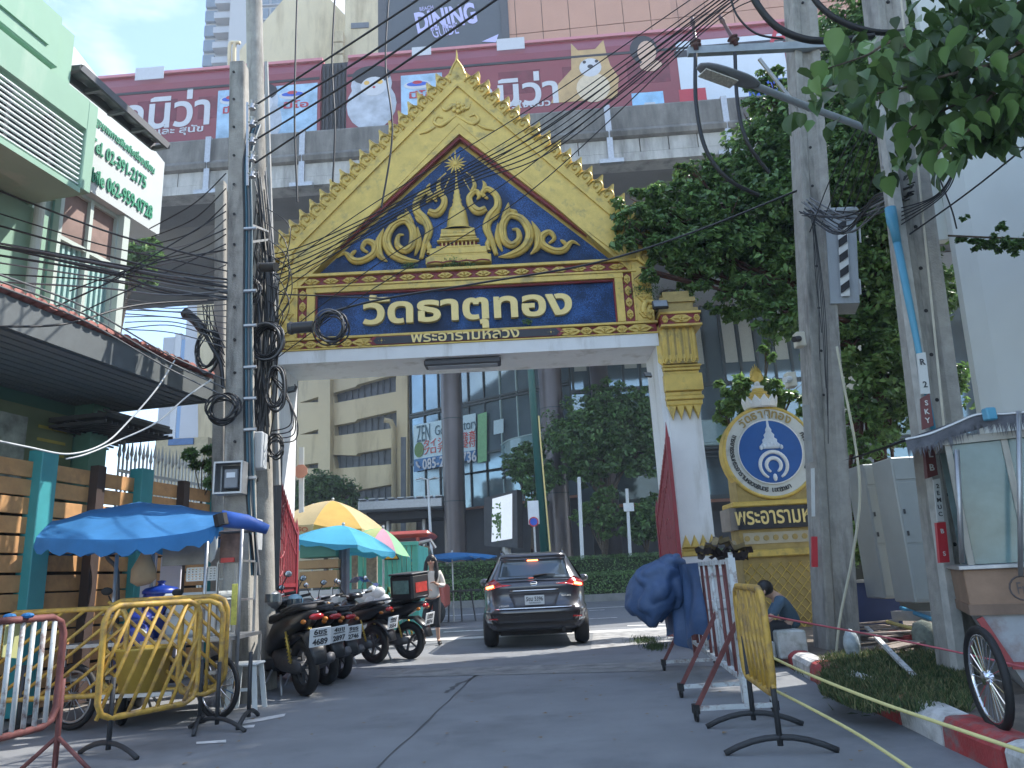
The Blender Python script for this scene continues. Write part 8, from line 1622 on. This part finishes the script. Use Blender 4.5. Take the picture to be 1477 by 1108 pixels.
t = thing('box_stack', 'stack of cardboard boxes and a green crate under the light blue parasol', 'boxes', (P(458, 870, 14.4).x, 14.4, 0)); cb_ = M('cardboard', (.34, .23, .12), .85, var=.12, scale=4); sty = M('styrofoam', (.5, .53, .54), .7, var=.05); gtub = M('green_crate', (.06, .20, .15), .5, var=.1)
for (v0, v1, m_, nm, e) in ((884, 850, sty, 'foam_box', .0), (849.5, 822, cb_, 'cardboard_box', .0), (821.5, 806, cb_, 'cardboard_box', .01), (805.5, 783, gtub, 'green_crate', -.02)): a_, b_ = P(431, v0, 14.4), P(487, v1, 14.4); mb = MB(); mb.bx((a_.x-e, 14.4+e, max(0, a_.z)), (b_.x+e, 15.0, b_.z), .012); mb.build(nm, m_, t)
mb = MB(); a_ = P(459, 780, 14.4); 
t = thing('stall_curtain', 'grey cloth hanging beside the cardboard boxes', 'cloth', (P(495, 860, 14.6).x, 14.6, .3)); mb = MB(); a_, b_ = P(488, 862, 14.6), P(504, 783, 14.6); mb.grid(lambda i, j: (a_.x+(b_.x-a_.x)*i, 14.6+.04*sin(i*14), a_.z+(b_.z-a_.z)*j), 12, 2); mb.build('cloth', M('grey_cloth', (.17, .18, .21), .85, var=.12), t, True)
for u in (430, 504): q = P(u, 800, 14.8); 
t = thing('utility_hoarding', 'turquoise painted metal hoarding with a yellow warning triangle', 'hoarding', (P(550, 880, 18).x, 18, 0)); tq = M('turquoise_paint', (.10, .46, .40), .6, var=.08, scale=2, dirt=((.08, .3, .26), .2, 3), streak=1)
a_, b_ = P(502, 880, 18), P(600, 786, 18); n = 14
for k in range(n): x0, x1 = a_.x+(b_.x-a_.x)*k/n, a_.x+(b_.x-a_.x)*(k+1)/n; mb = MB(); mb.bx((x0+.008, 18+(k % 2)*.02, .05), (x1-.008, 18.06, b_.z)); mb.build('board', tq, t)
mb = MB(); mb.bx((a_.x, 17.95, b_.z), (b_.x+.05, 18.1, b_.z+.08)); mb.build('top_rail', tq, t)
mb = MB(); mb.bx((b_.x, 18.0, .05), (b_.x+.04, 20, b_.z)); mb.build('side_board', tq, t)
q = P(565, 799, 17.96); mb = MB(); mb.prism([(-.19, -.14), (.19, -.14), (.0, .18)], .01, fr(q, (1, 0, 0), (0, 0, 1))); w_ = mb.build('warning_triangle', darkT, t); mb = MB(); mb.prism([(-.15, -.115), (.15, -.115), (.0, .14)], .006, fr(q+V((0, -.011, 0)), (1, 0, 0), (0, 0, 1))); mb.build('triangle_face', M('warning_yellow', (.6, .38, .03), .5), w_)
mb = MB(); mb.prism([(-.02, .08), (.03, .08), (.005, .01), (.035, .01), (-.02, -.09), (-.0, -.02), (-.035, -.02)][::-1], .004, fr(q+V((0, -.018, -.01)), (1, 0, 0), (0, 0, 1))); mb.build('bolt_mark', darkT, w_)
for u, vt, lb_ in ((511, 800, 'left one of the two charred wooden posts before the hoarding'), (536, 800, 'right, broader wooden post before the hoarding')): a_ = P(u, vt, 17.2); t = thing('wooden_post', lb_, 'post', (a_.x, 17.2, 0)); mb = MB(); w2 = .06 if u < 520 else .12; mb.bx((a_.x-w2, 17.2, 0), (a_.x+w2, 17.3, a_.z), .01); mb.build('post', pm, t)
t = thing('potted_plant', 'dark long leafed plant in front of the turquoise hoarding', 'plant', (P(555, 870, 16.9).x, 16.9, .0)); mb = MB()
for k in range(26):
    a_ = R_(0, 6.28); l = R_(.35, .75); c0 = V((P(555, 860, 16.9).x+R_(-.5, .6), 16.9+R_(-.2, .2), R_(.5, 1.0))); d_ = V((cos(a_), sin(a_)*.4, 0)); mb.tube([c0, c0+d_*l*.5+V((0, 0, .28)), c0+d_*l+V((0, 0, .02))], [.012, .035, .003], 5, flat=.2, up=(0, 0, 1))
mb.build('leaves', leafd, t, True, kind='stuff'); mb = MB(); mb.lathe([(.0, 0), (.16, 0), (.2, .3), (.17, .3)], Matrix.Translation((P(555, 870, 16.9).x, 16.9, 0)), 14); mb.build('pot', bplast, t, True)
# table with blue sheet and white bags
t = thing('covered_stall_load', 'blue sheet over stacked goods beside the parked scooters', 'goods', (P(520, 850, 15.2).x, 15.2, 0)); q = P(518, 850, 15.2); mb = MB(); mb.grid(lambda i, j: (q.x+(i-.5)*.75, 15.0+j*.5, q.z+.28*(1-abs(i-.5)*1.6)*(1-.5*abs(j-.5))+.03*sin(i*17+j*5)), 14, 8); mb.build('blue_sheet', mbb, t, True); mb = MB(); mb.bx((q.x-.38, 15.05, 0), (q.x+.38, 15.5, q.z), .02); mb.build('foam_box', sty, t)
t = thing('white_bags', 'pile of white plastic bags behind the silver scooter', 'bags', (P(538, 868, 14.6).x, 14.6, .3)); 
for k in range(6): mb = MB(); q = P(528+k*4.5+R_(-3, 3), 862+R_(-8, 8), 14.6); mb.ball(q, (R_(.1, .16), .1, R_(.1, .15)), 10); mb.build('bag', M('bag_white', (.55, .57, .58), .45, var=.1, bump=.6, bs=12), t, True)
t = thing('songthaew', 'red roofed passenger pickup standing behind the turquoise hoarding', 'vehicle', (P(595, 800, 21).x, 21.5, 0)); redv = M('pickup_red', (.36, .07, .05), .45, var=.1)
a_, b_ = P(563, 777, 21), P(620, 765, 21); mb = MB(); mb.bx((a_.x-1, 21, a_.z), (b_.x, 23, b_.z+.02), .1); mb.build('roof', redv, t, False)
mb = MB(); mb.tube([(b_.x-.3, 20.95, a_.z-.16), (b_.x+.02, 20.95, a_.z-.1), (b_.x+.12, 21.1, a_.z-.3)], .05, 6); mb.bx((a_.x-1, 20.98, a_.z-.2), (b_.x-.1, 21.02, a_.z-.1)); mb.build('roof_rack', steel, t, kind='stuff')
for x in (-1, .0, .75): mb = MB(); mb.bar((a_.x+x+.25, 21, .6), (a_.x+x, 21, a_.z), .08, .08, up=(0, 1, 0)); mb.build('pillar', redv if x else darkgrey, t)
mb = MB(); mb.bx((a_.x-1, 21, .45), (b_.x+.35, 22.8, 1.1), .08); mb.build('tub', redv, t)
mb = MB(); mb.quad((b_.x-.25, 20.99, 1.1), (b_.x+.3, 20.99, 1.1), (b_.x-.02, 20.99, a_.z-.25), (b_.x-.25, 20.99, a_.z-.25)); mb.build('windscreen', glassr, t)
for x in (a_.x-.4, b_.x): mb = MB(); mb.tube([(x+.3*cos(k_*pi/10), 21.0, .38+.3*sin(k_*pi/10)) for k_ in range(20)], .08, 8, closed=True); mb.build('tyre', black, t, True)
t = thing('road_cart', 'spindly dark table frame under the wide blue parasol', 'table', (P(655, 830, 23).x, 23, 0)); mb = MB()
for x in (-.6, -.2, .2, .6): mb.cyl((P(655, 830, 23).x+x, 23, 0), (P(655, 830, 23).x+x*.8, 23, .95), .025)
mb.bx((P(655, 830, 23).x-.8, 22.8, .85), (P(655, 830, 23).x+.8, 23.3, .9)); mb.build('frame', darkgrey, t, kind='stuff')
t = thing('cardboard_carton', 'small open cardboard carton on the motorbike seats', 'box', P(478, 880, 12.2)); m_ = Matrix.Translation(P(478, 882, 12.2))@Matrix.Rotation(.5, 4, 'Y')@Matrix.Rotation(.4, 4, 'Z'); mb = MB(); mb.box((0, 0, 0), (.22, .2, .2)); mb.v = [m_@q for q in mb.v]; mb.build('carton', cb_, t); mb = MB(); mb.quad(*[m_@V(q) for q in ((-.11, -.1, .101), (.11, -.1, .101), (.13, -.2, .16), (-.1, -.2, .16))]); mb.build('flap', cb_, t)
t = thing('lane_sign', 'pale sign strip with an orange octagon fixed to the left white pillar', 'sign', P(432, 650, 13.4)); q4(P(431, 740, 13.6), P(438, 738, 13.6), P(438, 645, 13.6), P(431, 645, 13.6), .03, whp, 'strip', t); mb = MB(); q = P(434, 680, 13.55); mb.prism([(.13*cos(pi/8+k*pi/4), .13*sin(pi/8+k*pi/4)) for k in range(8)], .02, fr(q, (1, 0, 0), (0, 0, 1))); mb.build('octagon', M('orange_sign', (.5, .22, .14), .5), t)
t = thing('flag', 'Thai flag hanging beside the right white pillar', 'flag', P(1011, 690, 14.5)); mb = MB(); mb.cyl(P(1008, 800, 14.5), P(1004, 650, 14.5), .02); mb.build('pole', steel, t)
for k, m_ in enumerate((redp, whs, M('flag_blue', (.03, .04, .2), .7), whs, redp)):
    f0 = (0, .17, .33, .67, .83)[k]; f1 = (.17, .33, .67, .83, 1)[k]; mb = MB(); c0, c1, c2_, c3 = P(1006, 695, 14.5), P(1006, 790, 14.5), P(1021, 778, 14.6), P(1017, 715, 14.6); mb.grid(lambda i, j: (c0.lerp(c1, i)).lerp(c3.lerp(c2_, i), f0+(f1-f0)*j)+V((0, .05*sin(i*8+j), 0)), 8, 1); mb.build('stripe', m_, t, True)
# ================================================================ CABLES
def cab(pts, r=.011, mat=None, sg=0., label='black overhead cable', grp='overhead cables crossing the lane', n=8, name='overhead_cable'):
    q = [P(*p) for p in pts]; t_ = spline(q, n) if len(q) > 2 else sag(q[0], q[1], sg, 16); mb = MB(); mb.tube(t_, r, 5, cap=False); mb.build(name, mat or cable_m, None, True, label=label, cat='cable', group=grp)
gL, gC, gR, gH = 'cables running from the left edge to the concrete pole', 'cables crossing above the gateway', 'cables hanging between the right poles', 'loose cables hanging down'
for v0, v1, v2 in ((300, 352, 392), (318, 362, 405), (344, 380, 412), (349, 385, 415), (354, 388, 418), (346, 377, 409), (352, 392, 420), (366, 395, 432), (372, 400, 428), (262, 330, 380), (392, 405, 430), (405, 412, 424)):
    cab([(-30, v0+R_(-3, 3), 8.1), (150+R_(-10, 10), v1+R_(-4, 4), 8.35), (240, (v1+v2)/2+R_(-2, 8), 8.5), (328, v2+R_(-5, 5), 8.75)], R_(.009, .016), random.choice([cable_m, cable_m, cable_g]), label='dark cable of the sagging bundle left of the concrete pole', grp=gL)
for p in ([(-30, 478, 7.2), (110, 430, 8.2), (210, 375, 8.4), (326, 305, 8.8)], [(60, 452, 8), (200, 388, 8.4), (326, 330, 8.8)], [(118, 450, 8.2), (225, 400, 8.5), (326, 352, 8.8)], [(-30, 470, 6.2), (90, 468, 6.8), (200, 440, 7.8), (330, 432, 8.8)], [(100, 420, 8.2), (200, 385, 8.4), (326, 360, 8.8)]):
    cab(p, R_(.008, .012), label='thin cable rising to the concrete pole from the lower left', grp=gL+' rising')
for v0, v1 in ((425, 560), (432, 572), (416, 548)): cab([(-30, v0-30, 5.5), (120, (v0+v1)/2-40, 7), (240, (v0+v1)/2+28, 8.2), (325, v1, 8.7)], .01, cable_g, label='grey cable following the eave of the tiled canopy', grp=gL+' along the eave')
for k in range(9): cab([(180, 430+k*6+R_(-3, 3), 8.6), (250, 436+k*5+R_(-3, 6), 8.7), (328, 430+k*9, 8.8)], .007, cable_g, label='thin wire across the gap under the viaduct at left', grp='thin wires under the viaduct')
for k in range(7): cab([(205+R_(-15, 15), 330+k*12, 9.2), (280, 300+k*14+R_(-15, 15), 9), (326, 250+k*22, 8.85)], .008, random.choice([cable_m, cable_g]), label='wire fanning out from the concrete pole over the dark viaduct', grp='wires fanning from the concrete pole')
pale = M('pale_wire', (.45, .47, .47), .5, var=0)
cab([(252, 520, 8.5), (225, 562, 8.2), (185, 608, 7.9), (150, 640, 7.6), (100, 655, 7.2), (40, 645, 6.8), (-30, 630, 6.4)], .01, pale, label='upper pale grey wire looping below the tiled canopy', grp=None)
cab([(305, 548, 8.6), (270, 572, 8.4), (225, 610, 8.1), (170, 636, 7.8), (125, 655, 7.4), (95, 662, 7.2)], .01, pale, label='lower pale grey wire looping below the tiled canopy', grp=None)
# rack lines up to the right, and the main bundle over the gable
for ki, p in enumerate(([(368, 152, 8.7), (486, 76, 7.6), (602, 0, 6.6), (650, -35, 6.2)], [(368, 177, 8.7), (510, 92, 7.4), (648, 0, 6.3), (700, -38, 5.9)], [(368, 202, 8.7), (520, 108, 7.3), (675, 0, 6.2), (725, -38, 5.8)], [(368, 235, 8.7), (540, 120, 7.2), (715, 0, 6.1), (770, -40, 5.7)])):
    cab(p, .0125, label=['top', 'second', 'third', 'lowest'][ki]+' insulated line running from the spool rack up to the right', grp='four lines from the insulator rack')
for k in range(6):
    d = k*9-6; cab([(386, 374+d*.9, 9.4), (460, 350+d*.7, 9.2), (660, 254+d*.5-2, 8.6), (780, 188+d, 8.1), (905, 97+d, 7.6), (1038, -2+d*.6, 7.0), (1100, -48+d*.6, 6.7)], R_(.006, .010), label=['uppermost', 'second', 'third', 'fourth', 'fifth', 'lowest'][k]+' black line of the bundle crossing in front of the gable', grp=gC)
for a_, b_, c_ in ((330, 180, -10), (350, 205, 8), (362, 222, 25), (430, 262, 35), (455, 300, 50)): cab([(388, a_+70, 9.4), (540, (a_+b_)/2+38, 8.9), (760, b_-20, 8.2), (1010, c_, 7.4), (1090, c_-52, 7.1)], .007, label='thin black wire crossing in front of the gable', grp='thin wires crossing before the gable')
cab([(484, 448, 9.0), (560, 430, 9.2), (700, 407, 9.5), (860, 379, 9.7), (1000, 335, 9.8), (1150, 275, 9.8)], .016, label='heavy black cable sagging across the blue name panel', grp=None)
cab([(386, 424, 9.4), (470, 427, 9.2), (560, 431, 9.2)], .01, label='short cable joining the pole to the sagging heavy cable', grp=None)
for p, lb_ in (([(429, -20, 8), (426, 90, 8), (425, 180, 8), (429, 292, 8)], 'loose cable end hanging leftmost before the viaduct'), ([(484, -20, 8), (479, 90, 8), (483, 180, 8), (480, 262, 8)], 'loose cable hanging second from left before the viaduct'), ([(562, -20, 8), (556, 90, 8), (566, 190, 8), (550, 300, 8)], 'loose cable hanging across the left slope of the gable')): cab(p, .012, label=lb_, grp=gH)
# right side
for p, r_, lb_ in (([(1075, -30, 6), (1092, 5, 6), (1120, 38, 6), (1160, 56, 6), (1205, 58, 6), (1260, 52, 6)], .035, 'thick black power cable curving below the cross arm top'), ([(1160, -30, 6), (1180, 5, 6), (1212, 30, 6), (1262, 46, 6), (1320, 45, 6)], .03, 'thick black power cable, upper right one'), ([(1050, -20, 8), (1062, 20, 8), (1090, 48, 8), (1130, 56, 8)], .014, 'thinner cable looping beside the insulators'), ([(1003, 78, 9.4), (1004, 150, 9.3), (1018, 215, 9.3), (1050, 258, 9.3), (1095, 282, 9.4)], .03, 'black drop cable from the left insulator into the tree'), ([(1060, 76, 9.4), (1064, 150, 9.3), (1078, 205, 9.3), (1110, 250, 9.4)], .028, 'black drop cable from the right insulator into the tree'), ([(1312, 338, 7), (1400, 275, 6.4), (1500, 195, 5.8)], .009, 'single wire crossing the white wall'), ([(1352, 250, 6.9), (1372, 300, 6.8), (1380, 330, 6.8)], .008, 'short wire hanging by the white wall')): cab(p, r_, label=lb_, grp=None)
for k in range(16): cab([(1160+R_(-8, 12), 296+R_(-12, 20), 9.4), (1215+R_(-12, 12), 318+R_(-14, 22), 8.6), (1262, 296+R_(-14, 18), 7.9), (1312+R_(-5, 8), 262+R_(-12, 28), 7.0)], R_(.006, .012), random.choice([cable_m, cable_m, cable_g]), label='dark wire of the tangle strung between the two right poles', grp=gR)
for k in range(6): cab([(1168+k*16, 335-k*9, 9.2), (1206+k*12+R_(-5, 5), 240-k*3, 8.4), (1262+k*5, 140, 7.2), (1285+k*3, 70, 6.6)], .007, label='wire rising steeply between the right poles into the branch', grp='wires rising between the right poles')
for k in range(5): cab([(1300, 300+k*6, 7), (1345+k*5, 285-k*2, 6.8), (1372+k*4, 255-k*10, 6.6), (1395+k*3, 200-k*8, 6.4)], .007, label='wire sweeping right from the leaning pole', grp='wires right of the leaning pole')
for k in range(5): cab([(1170+R_(-4, 4), 300, 9.5), (1175+k*4, 380+k*20, 9.5), (1182+R_(-4, 4)+k*3, 480+k*40, 9.55)], .006, label='thin wire hanging down the face of the emblem pole', grp='wires on the emblem pole')
# wires down the left poles
for k in range(34):
    x = 376+R_(-14, 20); cab([(372+R_(-6, 12), 300+R_(-60, 120), 9.4), (x+R_(-9, 9), 430+R_(-40, 40), 9.3), (x+R_(-14, 14), 540+R_(-30, 30), 9.3), (376+R_(-14, 14), 650+R_(-40, 30), 9.4)], R_(.007, .013), random.choice([cable_m, cable_m, cable_g]), label='black wire in the tangle wrapped round the tall round pole', grp='tangle on the round pole')
for k in range(7): cab([(384, 300+k*22, 9.3), (405+R_(-6, 16), 330+k*20, 9.2), (415+R_(-12, 8), 400+k*12, 9.2), (392, 450+k*10, 9.3)], .007, label='thin wire looping out right of the round pole', grp='small loops right of the round pole')
for k in range(4): cab([(388, 540, 9.3), (410+k*5, 560+k*12, 9.2), (420+k*2, 610+k*8, 9.2), (392, 622+k*5, 9.3)], .008, label='slack wire loop in front of the left white pillar', grp='slack loops before the white pillar')
def coil(u, v, Y, r, n, label, squash=1., az=0, th=.012):
    c = P(u, v, Y); t = thing('cable_coil', label, 'cable coil', c)
    for k in range(n):
        mb = MB(); rr = r*R_(.82, 1.12); o = V((R_(-.03, .03), R_(-.07, .07), R_(-.03, .03))); ti = R_(-.25, .25); m_ = Matrix.Translation(c+o)@Matrix.Rotation(az+R_(-.2, .2), 4, 'Z')@Matrix.Rotation(ti, 4, 'X')
        mb.tube([m_@V((rr*squash*cos(a), .02*sin(3*a+k), rr*sin(a))) for a in [i*pi/12 for i in range(24)]], th*R_(.7, 1.1), 5, closed=True); mb.build('loop', cable_m if k % 5 else cable_g, t, True)
coil(478, 472, 9.0, .19, 9, 'round coil of black cable in front of the name panel', .95)
coil(365, 420, 9.1, .17, 7, 'narrow coil of black cable on the round pole level with the name panel', .55)
coil(385, 492, 9.2, .24, 14, 'large tangled coil of black cable on the round pole', .9)
coil(322, 590, 8.6, .17, 9, 'coil of black cable hanging in front of the cut off pole', 1.)
coil(300, 505, 8.9, .26, 6, 'oval cable loops hanging from the black splice closure', .5)
coil(398, 560, 9.2, .28, 8, 'long drooping cable loops below the tangled coil', .45)
coil(395, 645, 9.3, .14, 4, 'small loops of cable above the red gate leaf', .7)
for p, r_, lb_ in (([(266, 450, 8.8), (282, 463, 8.8), (293, 477, 8.8)], .06, 'black splice closure hanging left of the cut off pole'), ([(416, 474, 9.1), (452, 471, 9.1)], .075, 'black splice box between the tangled coil and the round coil'), ([(374, 386, 9.0), (398, 385, 8.9)], .06, 'short black cylindrical closure on the round pole')):
    t = thing('splice_closure', lb_, 'cable box', P(*p[0])); mb = MB(); mb.tube([P(*q) for q in p], r_, 12); mb.build('body', bplast, t, 'auto'); mb = MB(); a_, b_ = P(*p[0]), P(*p[-1]); mb.tube([a_.lerp(b_, .08), a_.lerp(b_, .16)], r_*1.15, 12); mb.build('band', darkgrey, t)
cab([(292, 475, 8.8), (305, 500, 8.8), (318, 525, 8.75), (322, 560, 8.7)], .025, label='thick cable leaving the hanging splice closure', grp=None)
for k in range(6): cab([(300+R_(-8, 8), 440, 8.9), (308+R_(-12, 8), 480, 8.9), (324, 520+R_(-20, 30), 8.8)], .007, label='thin wire hanging beside the splice closure', grp='wires by the splice closure')
# brackets on poles
for k, (u, v) in enumerate(((372, 330), (372, 348))): t = thing('pole_bracket', ['upper', 'lower'][k]+' angled steel bracket between the two left poles', 'bracket', P(u, v, 9)); mb = MB(); mb.bar(P(355, v-8+k*10, 8.8), P(386, v+4-k*6, 9.3), .03, .03); mb.build('arm', steel, t)
# small street litter and leaves on the asphalt
t = MB()
for _ in range(260):
    x, y = R_(-2.8, 2.6), R_(5, 14.5); s = R_(.008, .028); a_ = R_(0, 6.3); t.add([(x+s*cos(a_+k*2.1), y+s*sin(a_+k*2.1), .008+R_(0, .008)) for k in range(3)], [(0, 1, 2)])
t.build('leaf_litter', M('dry_leaf', (.22, .15, .08), .9), None, label='small dry leaf scraps and grit scattered over the lane', cat='litter', kind='stuff')
# ================================================================ HAZE ADDED TO LIFT THE SHADOWS
hz = MB(); hz.bx((-120, -60, -1.1), (100, 230, 66))
hv = bpy.data.materials.new('added_haze'); hv.use_nodes = True; hn = hv.node_tree; hn.nodes.remove(hn.nodes['Principled BSDF']); pv = hn.nodes.new('ShaderNodeVolumePrincipled')
pv.inputs['Color'].default_value = (.82, .91, 1, 1); pv.inputs['Density'].default_value = .0016; pv.inputs['Anisotropy'].default_value = .2; hn.links.new(pv.outputs[0], hn.nodes['Material Output'].inputs['Volume'])
hz.build('haze', hv, None, kind='stuff', label='thin bluish haze added to lift the shadows', cat='haze')
